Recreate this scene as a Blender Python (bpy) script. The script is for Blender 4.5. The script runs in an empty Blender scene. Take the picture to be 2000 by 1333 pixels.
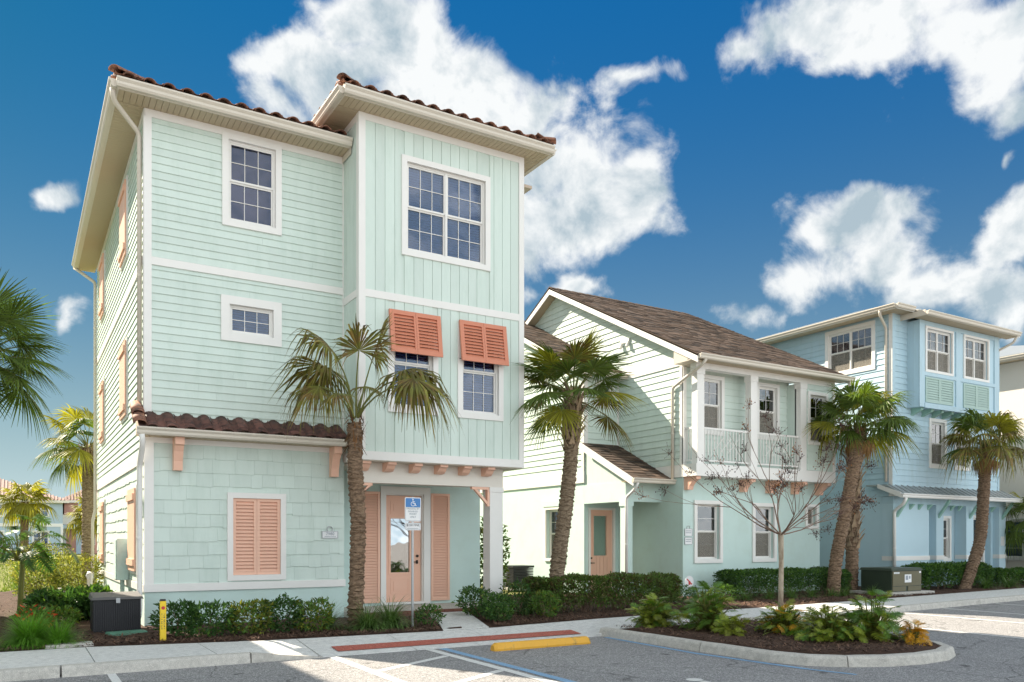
import bpy, math, random
import numpy as np
from mathutils import Vector, Matrix

rnd = random.Random(7)
R = math.radians
scene = bpy.context.scene
COL = scene.collection

# ------------------------------------------------------------------ camera
cam_d = bpy.data.cameras.new('camera')
cam_d.sensor_width = 36.0
cam_d.lens = 36.0 * 1598 / 2000
cam_d.shift_y = (1055 - 666.5) / 2000
cam_d.clip_end = 3000
cam = bpy.data.objects.new('camera', cam_d)
cam.location = (0, 0, 1.5)
cam.rotation_euler = (R(90), 0, R(58.823 - 90))
COL.objects.link(cam)
scene.camera = cam

# ------------------------------------------------------------------ world: sky with fair-weather clouds
SUN_EL = 40.0
SUN_DIR = Vector((-0.42 * math.cos(R(SUN_EL)), 0.9075 * math.cos(R(SUN_EL)), math.sin(R(SUN_EL))))   # towards the sun
SKY_STRENGTH = 0.07
EXPF = 2 ** (1.70)
world = bpy.data.worlds.new('World')
scene.world = world
world.use_nodes = True
wt = world.node_tree
for n in list(wt.nodes):
    wt.nodes.remove(n)

def wn(kind, **kw):
    n = wt.nodes.new(kind)
    for k, v in kw.items():
        setattr(n, k, v)
    return n

def wl(a, b):
    wt.links.new(a, b)

def wmath(op, a, b=None, c=None, clamp=False):
    n = wn('ShaderNodeMath', operation=op, use_clamp=clamp)
    for i, x in enumerate((a, b, c)):
        if x is None:
            continue
        if isinstance(x, (int, float)):
            n.inputs[i].default_value = x
        else:
            wl(x, n.inputs[i])
    return n.outputs[0]

def wvec(op, a, b=None):
    n = wn('ShaderNodeVectorMath', operation=op)
    for i, x in enumerate((a, b)):
        if x is None:
            continue
        if isinstance(x, (tuple, list, Vector)):
            n.inputs[i].default_value = tuple(x)
        else:
            wl(x, n.inputs[i])
    return n.outputs[1] if op in ('LENGTH', 'DOT_PRODUCT', 'DISTANCE') else n.outputs[0]

sky = wn('ShaderNodeTexSky', sky_type='NISHITA')
sky.sun_disc = False
sky.sun_elevation = R(SUN_EL)
sky.sun_rotation = math.atan2(SUN_DIR.x, SUN_DIR.y)
sky.air_density = 1.0
sky.dust_density = 0.3
sky.ozone_density = 3.0
# deepen the clear blue a little (a polarised, dry winter sky) and keep a pale band of haze at the horizon
lum = wvec('DOT_PRODUCT', sky.outputs[0], (0.0319, 0.1073, 0.0108))
inv = wmath('DIVIDE', 0.15, wmath('MAXIMUM', lum, 0.001))
chroma = wvec('SCALE', sky.outputs[0])
wl(inv, chroma.node.inputs['Scale'])
gm = wn('ShaderNodeGamma')
gm.inputs['Gamma'].default_value = 2.0
wl(chroma, gm.inputs['Color'])
level = wvec('SCALE', gm.outputs[0])
wl(wmath('POWER', lum, 0.35), level.node.inputs['Scale'])
deep = wvec('MULTIPLY', level, tuple(x * 0.74 / EXPF / SKY_STRENGTH for x in (0.012, 0.265, 0.225)))
tc = wn('ShaderNodeTexCoord')
D = wvec('NORMALIZE', tc.outputs['Generated'])
sep = wn('ShaderNodeSeparateXYZ')
wl(D, sep.inputs[0])
hz = wmath('EXPONENT', wmath('MULTIPLY', wmath('POWER', wmath('MULTIPLY', wmath('MAXIMUM', sep.outputs[2], 0.0), 5.7), 1.3), -1.0))
hmix = wn('ShaderNodeMix', data_type='RGBA')
wl(wmath('MULTIPLY', hz, 0.95), hmix.inputs[0])
wl(deep, hmix.inputs[6])
hmix.inputs[7].default_value = tuple(x / EXPF / SKY_STRENGTH for x in (0.66, 0.79, 0.85)) + (1,)

# cumulus: (azimuth from +X towards +Y, elevation, half width, half height) in degrees
CLOUDS = [(68.8, 31.6, 3.99, 1.86), (71.9, 29.9, 3.65, 1.76), (66.0, 30.1, 4.11, 2.98), (60.3, 28.4, 3.88, 3.1), (56.7, 28.5, 3.87, 2.17), (50.5, 29.3, 1.89, 1.15), (73.7, 27.6, 2.34, 1.68), (56.1, 24.7, 3.64, 3.64), (54.5, 21.6, 4.45, 2.77), (50.6, 22.5, 3.45, 2.71), (48.5, 20.9, 2.36, 1.55), (62.4, 26.4, 6.07, 3.21), (67.4, 27.3, 5.23, 2.51), (57.2, 19.8, 2.26, 2.13), (58.8, 25.3, 5.43, 3.61), (63.8, 28.6, 5.94, 3.39), (69.5, 29.1, 5.1, 2.41), (56.7, 26.7, 4.65, 2.88), (43.4, 29.3, 2.3, 1.33), (39.5, 30.4, 4.07, 2.11), (34.0, 30.0, 5.58, 1.78), (29.7, 27.6, 4.21, 3.03), (27.2, 24.2, 1.64, 1.71), (27.6, 28.5, 2.68, 1.59), (35.8, 28.6, 3.96, 1.57), (37.5, 19.4, 2.65, 2.06), (34.6, 19.5, 3.34, 2.02), (35.2, 17.0, 4.87, 2.18), (31.4, 15.4, 5.23, 1.82), (28.2, 17.5, 2.45, 2.26), (27.6, 14.5, 3.16, 2.09), (38.2, 16.8, 2.37, 1.55), (42.5, 15.3, 1.61, 1.29), (88.1, 20.6, 1.11, 1.04), (86.8, 13.4, 1.23, 0.87), (50.1, 29.2, 1.37, 0.76), (27.8, 21.7, 0.62, 0.89), (57.4, 17.2, 1.53, 1.1), (54.5, 16.8, 1.72, 0.81)]
def fbm(vec, scale, detail, rough, dist=0.0):
    n = wn('ShaderNodeTexNoise')
    n.noise_dimensions = '3D'
    n.inputs['Scale'].default_value = scale
    n.inputs['Detail'].default_value = detail
    n.inputs['Roughness'].default_value = rough
    n.inputs['Distortion'].default_value = dist
    wl(vec, n.inputs['Vector'])
    return n.outputs[0]

warp = wn('ShaderNodeTexNoise')
warp.inputs['Scale'].default_value = 9
warp.inputs['Detail'].default_value = 4
wl(D, warp.inputs['Vector'])
wv = wvec('SCALE', wvec('SUBTRACT', warp.outputs[1], (0.5, 0.5, 0.5)))
wv.node.inputs['Scale'].default_value = 0.13
DW = wvec('ADD', D, wv)

def cloud_field(vec):
    f = None
    for az, el, wdeg, hdeg in CLOUDS:
        strength = 0.62 if wdeg < 2.4 else 1.0
        ca, sa, ce, se = math.cos(R(az)), math.sin(R(az)), math.cos(R(el)), math.sin(R(el))
        c = (ca * ce, sa * ce, se)
        right = (sa, -ca, 0)
        up = (-ca * se, -sa * se, ce)
        dv = wvec('SUBTRACT', vec, c)
        x = wmath('MULTIPLY', wvec('DOT_PRODUCT', dv, right), 1 / math.sin(R(wdeg)))
        y = wmath('MULTIPLY', wvec('DOT_PRODUCT', dv, up), 1 / math.sin(R(hdeg)))
        z = wvec('DOT_PRODUCT', dv, c)
        r2 = wmath('ADD', wmath('MULTIPLY', x, x), wmath('MULTIPLY', y, y))
        r2 = wmath('ADD', r2, wmath('MULTIPLY', wmath('MULTIPLY', z, z), 8))
        g = wmath('MULTIPLY', wmath('SUBTRACT', 1.0, wmath('SQRT', r2)), strength)
        f = g if f is None else wmath('SMOOTH_MAX', f, g, 0.30)
    return f

placed = cloud_field(DW)
# out of view, broken cumulus goes on round the sky, cover raised for fill
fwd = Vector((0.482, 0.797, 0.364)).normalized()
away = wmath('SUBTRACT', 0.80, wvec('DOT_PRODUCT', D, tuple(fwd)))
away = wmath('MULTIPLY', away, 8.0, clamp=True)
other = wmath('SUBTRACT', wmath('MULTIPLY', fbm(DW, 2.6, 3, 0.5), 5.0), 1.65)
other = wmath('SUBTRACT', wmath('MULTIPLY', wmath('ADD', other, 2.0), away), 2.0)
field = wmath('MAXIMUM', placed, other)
n1 = fbm(D, 12, 10, 0.62, 0.3)
DU = wvec('ADD', D, (-0.010, 0.014, 0.030))
dens = wmath('ADD', wmath('MULTIPLY', wmath('MAXIMUM', field, -1.5), 1.6), wmath('MULTIPLY', wmath('SUBTRACT', n1, 0.46), 3.6))
mr = wn('ShaderNodeMapRange', interpolation_type='SMOOTHSTEP')
wl(dens, mr.inputs[0])
mr.inputs[1].default_value = 0.0
mr.inputs[2].default_value = 1.05
alpha = mr.outputs[0]
thick = wn('ShaderNodeMapRange')
wl(wmath('ADD', field, wmath('MULTIPLY', wmath('SUBTRACT', fbm(D, 7, 8, 0.6, 0.5), 0.5), 3.6)), thick.inputs[0])
thick.inputs[1].default_value = -0.10
thick.inputs[2].default_value = 1.7
relief = wmath('MULTIPLY', wmath('SUBTRACT', fbm(D, 10, 7, 0.58, 0.3), fbm(DU, 10, 7, 0.58, 0.3)), 4.2)
lightness = wmath('ADD', wmath('SUBTRACT', 1.0, wmath('MULTIPLY', thick.outputs[0], 0.80)), relief, clamp=True)
ccol = wn('ShaderNodeMix', data_type='RGBA')
ccol.inputs[6].default_value = tuple(x * 1.0 / EXPF / SKY_STRENGTH for x in (0.45, 0.56, 0.63)) + (1,)
ccol.inputs[7].default_value = tuple(x * 1.0 / EXPF / SKY_STRENGTH for x in (0.98, 1.0, 1.0)) + (1,)
wl(lightness, ccol.inputs[0])
# unseen clouds opposite the sun are brightened to add fill on the shaded fronts
fill_gain = wn('ShaderNodeMapRange', interpolation_type='SMOOTHSTEP')
wl(wvec('DOT_PRODUCT', D, tuple(SUN_DIR)), fill_gain.inputs[0])
fill_gain.inputs[1].default_value = 0.25
fill_gain.inputs[2].default_value = -0.75
fill_gain.inputs[3].default_value = 1.0
fill_gain.inputs[4].default_value = 3.0
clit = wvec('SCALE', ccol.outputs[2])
wl(fill_gain.outputs[0], clit.node.inputs['Scale'])
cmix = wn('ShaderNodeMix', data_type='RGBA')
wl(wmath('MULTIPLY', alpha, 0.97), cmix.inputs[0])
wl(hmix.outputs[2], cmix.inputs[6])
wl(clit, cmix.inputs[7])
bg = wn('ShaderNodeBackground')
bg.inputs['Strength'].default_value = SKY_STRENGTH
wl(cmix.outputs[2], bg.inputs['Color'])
wo = wn('ShaderNodeOutputWorld')
wl(bg.outputs[0], wo.inputs[0])
world.cycles.sampling_method = 'MANUAL'
world.cycles.sample_map_resolution = 512

# ------------------------------------------------------------------ sun, exposure
sun_d = bpy.data.lights.new('sun', 'SUN')
sun_d.energy = 3.9
sun_d.angle = R(0.53)
sun_d.color = (1.0, 0.885, 0.72)
sun = bpy.data.objects.new('sun', sun_d)
sun.rotation_euler = (-SUN_DIR).to_track_quat('-Z', 'Y').to_euler()
sun.location = (-8, 18, 30)
COL.objects.link(sun)
vs = scene.view_settings
vs.view_transform = 'Standard'
vs.look = 'None'
vs.exposure = 1.70
vs.gamma = 1.0
vs.use_curve_mapping = False
scene.cycles.max_bounces = 7
scene.cycles.diffuse_bounces = 3
scene.cycles.transparent_max_bounces = 10

# ------------------------------------------------------------------ materials
def pmat(name, col, rough=0.6, var=0.08, scale=3.0, bump=0.0, bscale=80.0, metallic=0.0, spec=0.4, obj_var=0.0,
         col2=None, c2scale=8.0, c2lo=0.45, c2hi=0.6, island=0.0, translucent=0.0, stretch=None, bdist=0.01):
    m = bpy.data.materials.new(name)
    m.use_nodes = True
    t = m.node_tree
    b = t.nodes['Principled BSDF']
    b.inputs['Roughness'].default_value = rough
    b.inputs['Metallic'].default_value = metallic
    b.inputs['Specular IOR Level'].default_value = spec
    geo = t.nodes.new('ShaderNodeNewGeometry')
    pos = geo.outputs['Position']
    if stretch:
        vm = t.nodes.new('ShaderNodeVectorMath')
        vm.operation = 'MULTIPLY'
        vm.inputs[1].default_value = stretch
        t.links.new(pos, vm.inputs[0])
        pos = vm.outputs[0]
    def noise(s, d=4, r=0.6):
        n = t.nodes.new('ShaderNodeTexNoise')
        n.inputs['Scale'].default_value = s
        n.inputs['Detail'].default_value = d
        n.inputs['Roughness'].default_value = r
        t.links.new(pos, n.inputs['Vector'])
        return n.outputs[0]
    def mixc(f, a, bb):
        mx = t.nodes.new('ShaderNodeMix')
        mx.data_type = 'RGBA'
        t.links.new(f, mx.inputs[0])
        for i, x in ((6, a), (7, bb)):
            if isinstance(x, tuple):
                mx.inputs[i].default_value = x[:3] + (1,)
            else:
                t.links.new(x, mx.inputs[i])
        return mx.outputs[2]
    lo = tuple(c * (1 - var) for c in col)
    hi = tuple(min(1, c * (1 + var)) for c in col)
    out = mixc(noise(scale), lo, hi)
    if col2:
        mr_ = t.nodes.new('ShaderNodeMapRange')
        mr_.inputs[1].default_value = c2lo
        mr_.inputs[2].default_value = c2hi
        t.links.new(noise(c2scale, 6, 0.65), mr_.inputs[0])
        out = mixc(mr_.outputs[0], out, tuple(col2))
    for src, amt in ((('obj', obj_var)), (('isl', island))):
        if amt > 0:
            if src == 'obj':
                oi = t.nodes.new('ShaderNodeObjectInfo').outputs['Random']
            else:
                oi = geo.outputs['Random Per Island']
            mr_ = t.nodes.new('ShaderNodeMapRange')
            mr_.inputs[3].default_value = 1 - amt
            mr_.inputs[4].default_value = 1 + amt
            t.links.new(oi, mr_.inputs[0])
            vm = t.nodes.new('ShaderNodeVectorMath')
            vm.operation = 'SCALE'
            t.links.new(out, vm.inputs[0])
            t.links.new(mr_.outputs[0], vm.inputs['Scale'])
            out = vm.outputs[0]
    t.links.new(out, b.inputs['Base Color'])
    if bump > 0:
        bp = t.nodes.new('ShaderNodeBump')
        bp.inputs['Strength'].default_value = bump
        bp.inputs['Distance'].default_value = bdist
        t.links.new(noise(bscale, 5, 0.65), bp.inputs['Height'])
        t.links.new(bp.outputs[0], b.inputs['Normal'])
    if translucent > 0:
        tr = t.nodes.new('ShaderNodeBsdfTranslucent')
        vm = t.nodes.new('ShaderNodeVectorMath')
        vm.operation = 'MULTIPLY'
        vm.inputs[1].default_value = (1.5, 1.5, 0.6)
        t.links.new(out, vm.inputs[0])
        t.links.new(vm.outputs[0], tr.inputs['Color'])
        ms = t.nodes.new('ShaderNodeMixShader')
        ms.inputs[0].default_value = translucent
        t.links.new(b.outputs[0], ms.inputs[1])
        t.links.new(tr.outputs[0], ms.inputs[2])
        t.links.new(ms.outputs[0], t.nodes['Material Output'].inputs[0])
    return m

def glass_mat(name, tint, refl=0.35):
    m = bpy.data.materials.new(name)
    m.use_nodes = True
    t = m.node_tree
    t.nodes.remove(t.nodes['Principled BSDF'])
    gl = t.nodes.new('ShaderNodeBsdfGlossy')
    gl.inputs['Roughness'].default_value = 0.015
    tr = t.nodes.new('ShaderNodeBsdfTransparent')
    tr.inputs['Color'].default_value = tint + (1,)
    fr = t.nodes.new('ShaderNodeFresnel')
    fr.inputs['IOR'].default_value = 1.55
    # old float glass is never flat
    geo = t.nodes.new('ShaderNodeNewGeometry')
    n = t.nodes.new('ShaderNodeTexNoise')
    n.inputs['Scale'].default_value = 1.3
    t.links.new(geo.outputs['Position'], n.inputs['Vector'])
    bp = t.nodes.new('ShaderNodeBump')
    bp.inputs['Strength'].default_value = 0.06
    bp.inputs['Distance'].default_value = 0.1
    t.links.new(n.outputs[0], bp.inputs['Height'])
    t.links.new(bp.outputs[0], gl.inputs['Normal'])
    ad = t.nodes.new('ShaderNodeMath')
    ad.operation = 'ADD'
    ad.use_clamp = True
    t.links.new(fr.outputs[0], ad.inputs[0])
    ad.inputs[1].default_value = refl
    ms = t.nodes.new('ShaderNodeMixShader')
    t.links.new(ad.outputs[0], ms.inputs[0])
    t.links.new(tr.outputs[0], ms.inputs[1])
    t.links.new(gl.outputs[0], ms.inputs[2])
    t.links.new(ms.outputs[0], t.nodes['Material Output'].inputs[0])
    return m

def sheet_mat(name, lo, hi, spots, rough, bump, s1=0.6, s2=60, s3=320, crack=0.0):
    """Ground: large blotches, fine aggregate and darker stains."""
    m = pmat(name, lo, rough=rough, var=0.0, spec=0.3)
    t = m.node_tree
    b = t.nodes['Principled BSDF']
    geo = t.nodes.new('ShaderNodeNewGeometry')
    def noise(s, d, r=0.6):
        n = t.nodes.new('ShaderNodeTexNoise')
        n.inputs['Scale'].default_value = s
        n.inputs['Detail'].default_value = d
        n.inputs['Roughness'].default_value = r
        t.links.new(geo.outputs['Position'], n.inputs['Vector'])
        return n.outputs[0]
    def ramp(src, a, c):
        mr_ = t.nodes.new('ShaderNodeMapRange')
        mr_.inputs[1].default_value = a
        mr_.inputs[2].default_value = c
        t.links.new(src, mr_.inputs[0])
        return mr_.outputs[0]
    def mixc(f, a, c, mode='MIX'):
        mx = t.nodes.new('ShaderNodeMix')
        mx.data_type = 'RGBA'
        mx.blend_type = mode
        if isinstance(f, float):
            mx.inputs[0].default_value = f
        else:
            t.links.new(f, mx.inputs[0])
        for i, x in ((6, a), (7, c)):
            if isinstance(x, tuple):
                mx.inputs[i].default_value = x[:3] + (1,)
            else:
                t.links.new(x, mx.inputs[i])
        return mx.outputs[2]
    out = mixc(ramp(noise(s1, 5), 0.3, 0.7), lo, hi)
    out = mixc(ramp(noise(s2, 3), 0.35, 0.75), out, tuple(c * 0.72 for c in lo))
    fine = noise(s3, 2)
    out = mixc(ramp(fine, 0.52, 0.72), out, tuple(min(1, c * 1.7) for c in hi))
    out = mixc(ramp(noise(1.7, 6, 0.7), 0.60, 0.80), out, spots)
    t.links.new(out, b.inputs['Base Color'])
    bp = t.nodes.new('ShaderNodeBump')
    bp.inputs['Strength'].default_value = bump
    bp.inputs['Distance'].default_value = 0.01
    t.links.new(fine, bp.inputs['Height'])
    t.links.new(bp.outputs[0], b.inputs['Normal'])
    return m

M = {}
M['mint'] = pmat('mint_paint', (0.640, 0.738, 0.675), 0.55, 0.04, 2.0, 0.15, 60, obj_var=0.04, stretch=(2.5, 2.5, 0.5), col2=(0.552, 0.660, 0.590), c2scale=2.2, c2lo=0.48, c2hi=0.80)
M['mint_stucco'] = pmat('mint_stucco', (0.595, 0.745, 0.700), 0.8, 0.05, 1.2, 0.35, 55, col2=(0.547, 0.678, 0.616), c2scale=2.2, c2lo=0.48, c2hi=0.80)
M['mint2'] = pmat('pale_mint_paint', (0.640, 0.735, 0.672), 0.55, 0.04, 1.5, 0.1, 60, obj_var=0.04, stretch=(2.5, 2.5, 0.5), col2=(0.561, 0.660, 0.590), c2scale=2.2, c2lo=0.48, c2hi=0.80)
M['blue'] = pmat('sky_blue_paint', (0.48, 0.65, 0.74), 0.55, 0.04, 1.5, 0.1, 60, obj_var=0.04, stretch=(2.5, 2.5, 0.5), col2=(0.432, 0.585, 0.636), c2scale=2.2, c2lo=0.48, c2hi=0.80)
M['blue_stucco'] = pmat('sky_blue_stucco', (0.53, 0.70, 0.78), 0.8, 0.06, 1.0, 0.3, 55)
M['blue_deep'] = pmat('deeper_blue_paint', (0.17, 0.38, 0.55), 0.6, 0.05, 1.0)
M['green_trim'] = pmat('sea_green_paint', (0.33, 0.55, 0.47), 0.5, 0.06, 3.0)
M['sage'] = pmat('grey_sage_paint', (0.40, 0.54, 0.49), 0.5, 0.06, 3.0)
M['white'] = pmat('white_trim_paint', (0.84, 0.82, 0.785), 0.5, 0.04, 3.0, 0.05, 40, obj_var=0.02)
M['cream'] = pmat('cream_fascia_paint', (0.66, 0.60, 0.51), 0.5, 0.04, 2.0)
M['soffit'] = pmat('vented_soffit_vinyl', (0.52, 0.42, 0.29), 0.55, 0.05, 1.0, obj_var=0.03)
M['peach'] = pmat('peach_paint', (0.88, 0.53, 0.39), 0.5, 0.05, 3.0, 0.05, 60)
M['coral'] = pmat('coral_paint', (0.64, 0.235, 0.14), 0.45, 0.06, 3.0)
M['tile'] = pmat('terracotta_tile', (0.27, 0.125, 0.08), 0.75, 0.3, 6.0, 0.3, 60, obj_var=0.35, col2=(0.11, 0.062, 0.048), c2scale=9)
M['tile_dark'] = pmat('dark_brown_tile', (0.15, 0.068, 0.052), 0.75, 0.3, 6.0, 0.3, 60, obj_var=0.3, col2=(0.075, 0.042, 0.036), c2scale=9)
M['tile_far'] = pmat('faded_tile', (0.36, 0.235, 0.20), 0.8, 0.2, 2.0)
M['mortar'] = pmat('tile_mortar', (0.62, 0.50, 0.40), 0.9, 0.1, 8.0, 0.3, 90)
M['shingle'] = pmat('brown_roof_shingle', (0.092, 0.060, 0.042), 0.9, 0.30, 18.0, 0.3, 200, island=0.65)
M['metal_roof'] = pmat('grey_metal_roof', (0.38, 0.41, 0.42), 0.35, 0.06, 2.0, metallic=0.4)
M['glass'] = glass_mat('window_glass', (0.46, 0.60, 0.80), 0.03)
M['glass_door'] = glass_mat('reflective_door_glass', (0.5, 0.5, 0.5), 0.5)
M['glass_sky'] = glass_mat('sky_reflecting_glass', (0.50, 0.56, 0.66), 0.13)
M['glass_dark'] = glass_mat('dark_window_glass', (0.36, 0.47, 0.78), 0.02)
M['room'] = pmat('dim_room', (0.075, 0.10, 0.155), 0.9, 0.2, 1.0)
M['blind'] = pmat('window_blind', (0.60, 0.64, 0.72), 0.6, 0.05, 2.0)
M['curtain'] = pmat('tan_curtain', (0.72, 0.62, 0.48), 0.9, 0.15, 14.0, stretch=(1, 1, 0.1))
M['screen'] = pmat('insect_screen', (0.30, 0.275, 0.235), 0.8, 0.08, 2.0)
_t = M['screen'].node_tree
_tr = _t.nodes.new('ShaderNodeBsdfTransparent')
_ms = _t.nodes.new('ShaderNodeMixShader')
_ms.inputs[0].default_value = 0.50
_t.links.new(_tr.outputs[0], _ms.inputs[1])
_t.links.new(_t.nodes['Principled BSDF'].outputs[0], _ms.inputs[2])
_t.links.new(_ms.outputs[0], _t.nodes['Material Output'].inputs[0])
M['dark'] = pmat('black_plastic', (0.022, 0.022, 0.026), 0.45, 0.2, 5.0, 0.2, 40)
M['steel'] = pmat('galvanised_steel', (0.45, 0.46, 0.47), 0.4, 0.12, 12.0, metallic=0.7)
M['brass'] = pmat('aged_bronze', (0.05, 0.04, 0.035), 0.35, 0.1, 4.0, metallic=0.8)
M['yellow'] = pmat('yellow_paint', (0.80, 0.42, 0.05), 0.6, 0.12, 6.0, 0.15, 50, col2=(0.34, 0.22, 0.08), c2scale=6, c2lo=0.56, c2hi=0.72)
M['marker'] = pmat('yellow_plastic', (0.85, 0.58, 0.03), 0.4, 0.06, 6.0)
M['brick'] = pmat('porch_brick', (0.20, 0.085, 0.06), 0.8, 0.2, 6.0, 0.3, 90, obj_var=0.25)
M['signblue'] = pmat('sign_blue', (0.055, 0.20, 0.48), 0.35, 0.08, 30.0)
M['signwhite'] = pmat('sign_white', (0.80, 0.80, 0.80), 0.35, 0.03, 5.0)
M['ink'] = pmat('dark_print', (0.05, 0.055, 0.07), 0.5, 0.05, 5.0)
M['greyink'] = pmat('grey_print', (0.28, 0.32, 0.36), 0.5, 0.05, 5.0)
M['red'] = pmat('red_print', (0.55, 0.05, 0.05), 0.5, 0.05, 5.0)
M['asphalt'] = sheet_mat('worn_asphalt', (0.25, 0.245, 0.245), (0.32, 0.312, 0.308), (0.13, 0.127, 0.13), 0.9, 1.0, 0.5, 22, 60)
def weather_asphalt(m):
    """Coarse stone, dark drips and fine cracks."""
    t = m.node_tree
    b_ = t.nodes['Principled BSDF']
    src = b_.inputs['Base Color'].links[0].from_socket
    geo = t.nodes.new('ShaderNodeNewGeometry')
    def mul(col, fac, lo, hi, a, c):
        mr_ = t.nodes.new('ShaderNodeMapRange')
        mr_.inputs[1].default_value = a; mr_.inputs[2].default_value = c
        mr_.inputs[3].default_value = lo; mr_.inputs[4].default_value = hi
        t.links.new(fac, mr_.inputs[0])
        vm = t.nodes.new('ShaderNodeVectorMath'); vm.operation = 'SCALE'
        t.links.new(col, vm.inputs[0]); t.links.new(mr_.outputs[0], vm.inputs['Scale'])
        return vm.outputs[0]
    def noise(sc, d, dist=0.0):
        n = t.nodes.new('ShaderNodeTexNoise')
        n.inputs['Scale'].default_value = sc; n.inputs['Detail'].default_value = d; n.inputs['Distortion'].default_value = dist
        t.links.new(geo.outputs['Position'], n.inputs['Vector'])
        return n
    out = mul(src, noise(75, 2).outputs[0], 0.55, 1.5, 0.30, 0.70)
    out = mul(out, noise(34, 2).outputs[0], 0.75, 1.25, 0.30, 0.70)
    out = mul(out, noise(2.6, 3).outputs[0], 0.45, 1.0, 0.27, 0.34)
    wp = noise(1.2, 4)
    mx = t.nodes.new('ShaderNodeMix'); mx.data_type = 'VECTOR'; mx.inputs[0].default_value = 0.35
    t.links.new(geo.outputs['Position'], mx.inputs[4]); t.links.new(wp.outputs[1], mx.inputs[5])
    vo = t.nodes.new('ShaderNodeTexVoronoi'); vo.feature = 'DISTANCE_TO_EDGE'; vo.inputs['Scale'].default_value = 0.55
    t.links.new(mx.outputs[1], vo.inputs['Vector'])
    out = mul(out, vo.outputs[0], 0.55, 1.0, 0.001, 0.005)
    t.links.new(out, b_.inputs['Base Color'])
weather_asphalt(M['asphalt'])
M['concrete'] = sheet_mat('pavement_concrete', (0.66, 0.655, 0.63), (0.72, 0.71, 0.68), (0.50, 0.485, 0.46), 0.85, 0.2, 0.9, 12, 260)
M['kerb'] = sheet_mat('kerb_concrete', (0.50, 0.475, 0.43), (0.58, 0.55, 0.50), (0.30, 0.28, 0.25), 0.85, 0.25, 1.5, 14, 220)
M['paint_white'] = sheet_mat('road_paint_white', (0.74, 0.73, 0.70), (0.80, 0.79, 0.77), (0.50, 0.49, 0.47), 0.7, 0.2, 2, 40, 260)
M['paint_blue'] = sheet_mat('road_paint_blue', (0.20, 0.36, 0.56), (0.26, 0.43, 0.62), (0.14, 0.17, 0.22), 0.7, 0.2, 2, 40, 260)
M['tactile'] = sheet_mat('brick_red_tactile', (0.40, 0.115, 0.085), (0.47, 0.15, 0.11), (0.28, 0.10, 0.08), 0.75, 0.2, 2, 30, 200)
M['mulch'] = sheet_mat('bark_mulch', (0.055, 0.030, 0.020), (0.10, 0.055, 0.035), (0.025, 0.016, 0.012), 0.95, 1.0, 3, 45, 130)
M['chip'] = pmat('bark_chip', (0.125, 0.07, 0.045), 0.9, 0.3, 20.0, island=0.7)
M['soil'] = sheet_mat('grassy_ground', (0.12, 0.13, 0.03), (0.19, 0.18, 0.045), (0.14, 0.10, 0.05), 0.95, 0.6, 0.3, 8, 80)
M['lawn'] = sheet_mat('sunlit_lawn', (0.14, 0.16, 0.03), (0.20, 0.20, 0.04), (0.10, 0.12, 0.03), 0.95, 0.8, 0.4, 10, 90)
M['grassblade'] = pmat('grass_blade', (0.12, 0.17, 0.03), 0.6, 0.2, 3.0, island=0.4, translucent=0.3)
def leafmat(name, col, isl=0.45, tr=0.28, rough=0.45, col2=None, c2scale=5.0):
    return pmat(name, col, rough, 0.2, 6.0, spec=0.4, island=isl, translucent=tr, col2=col2, c2scale=c2scale)
M['leaf_dark'] = leafmat('dark_green_leaf', (0.051, 0.119, 0.030))
M['leaf_mid'] = leafmat('green_leaf', (0.100, 0.191, 0.036))
M['leaf_yellow'] = leafmat('yellow_green_leaf', (0.20, 0.21, 0.03), col2=(0.08, 0.12, 0.02), c2scale=7)
M['leaf_hedge'] = leafmat('olive_hedge_leaf', (0.108, 0.154, 0.040), col2=(0.10, 0.075, 0.03), c2scale=4)
M['leaf_philo'] = leafmat('glossy_lobed_leaf', (0.30, 0.37, 0.045), 0.35, 0.3, 0.3, col2=(0.20, 0.22, 0.03), c2scale=3)
M['leaf_philo_dark'] = leafmat('deep_green_lobed_leaf', (0.12, 0.23, 0.035), 0.35, 0.3, 0.3)
M['leaf_gold'] = leafmat('golden_lobed_leaf', (0.62, 0.33, 0.02), 0.3, 0.35, 0.4)
M['leaf_grass'] = leafmat('liriope_blade', (0.096, 0.175, 0.039), 0.5, 0.2, 0.4)
M['leaf_bright'] = leafmat('bright_green_blade', (0.13, 0.30, 0.03), 0.4, 0.3, 0.5)
M['leaf_variegated'] = leafmat('variegated_leaf', (0.34, 0.34, 0.09), 0.5, 0.3, 0.5, col2=(0.12, 0.16, 0.03), c2scale=9)
M['leaf_red'] = leafmat('red_bract', (0.60, 0.07, 0.03), 0.4, 0.3, 0.5)
M['frond'] = leafmat('palm_frond', (0.109, 0.167, 0.032), 0.40, 0.32, 0.52)
M['frond_olive'] = leafmat('weathered_palm_frond', (0.185, 0.185, 0.035), 0.5, 0.25, 0.5, col2=(0.20, 0.13, 0.04), c2scale=5)
M['frond_gold'] = leafmat('yellowing_palm_frond', (0.275, 0.263, 0.031), 0.35, 0.4, 0.55)
M['frond_dead'] = pmat('dead_palm_leaf', (0.33, 0.18, 0.07), 0.8, 0.3, 6.0, island=0.35)
M['petiole'] = pmat('palm_stalk', (0.14, 0.15, 0.03), 0.5, 0.2, 6.0)
M['bark_palm'] = pmat('palm_bark', (0.27, 0.18, 0.115), 0.9, 0.35, 9.0, 0.6, 45, col2=(0.11, 0.07, 0.045), c2scale=14, stretch=(1, 1, 3), bdist=0.03)
M['bark_grey'] = pmat('pale_palm_bark', (0.30, 0.225, 0.15), 0.9, 0.3, 9.0, 0.6, 45, col2=(0.14, 0.095, 0.06), c2scale=13, stretch=(1, 1, 3), bdist=0.03)
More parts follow.
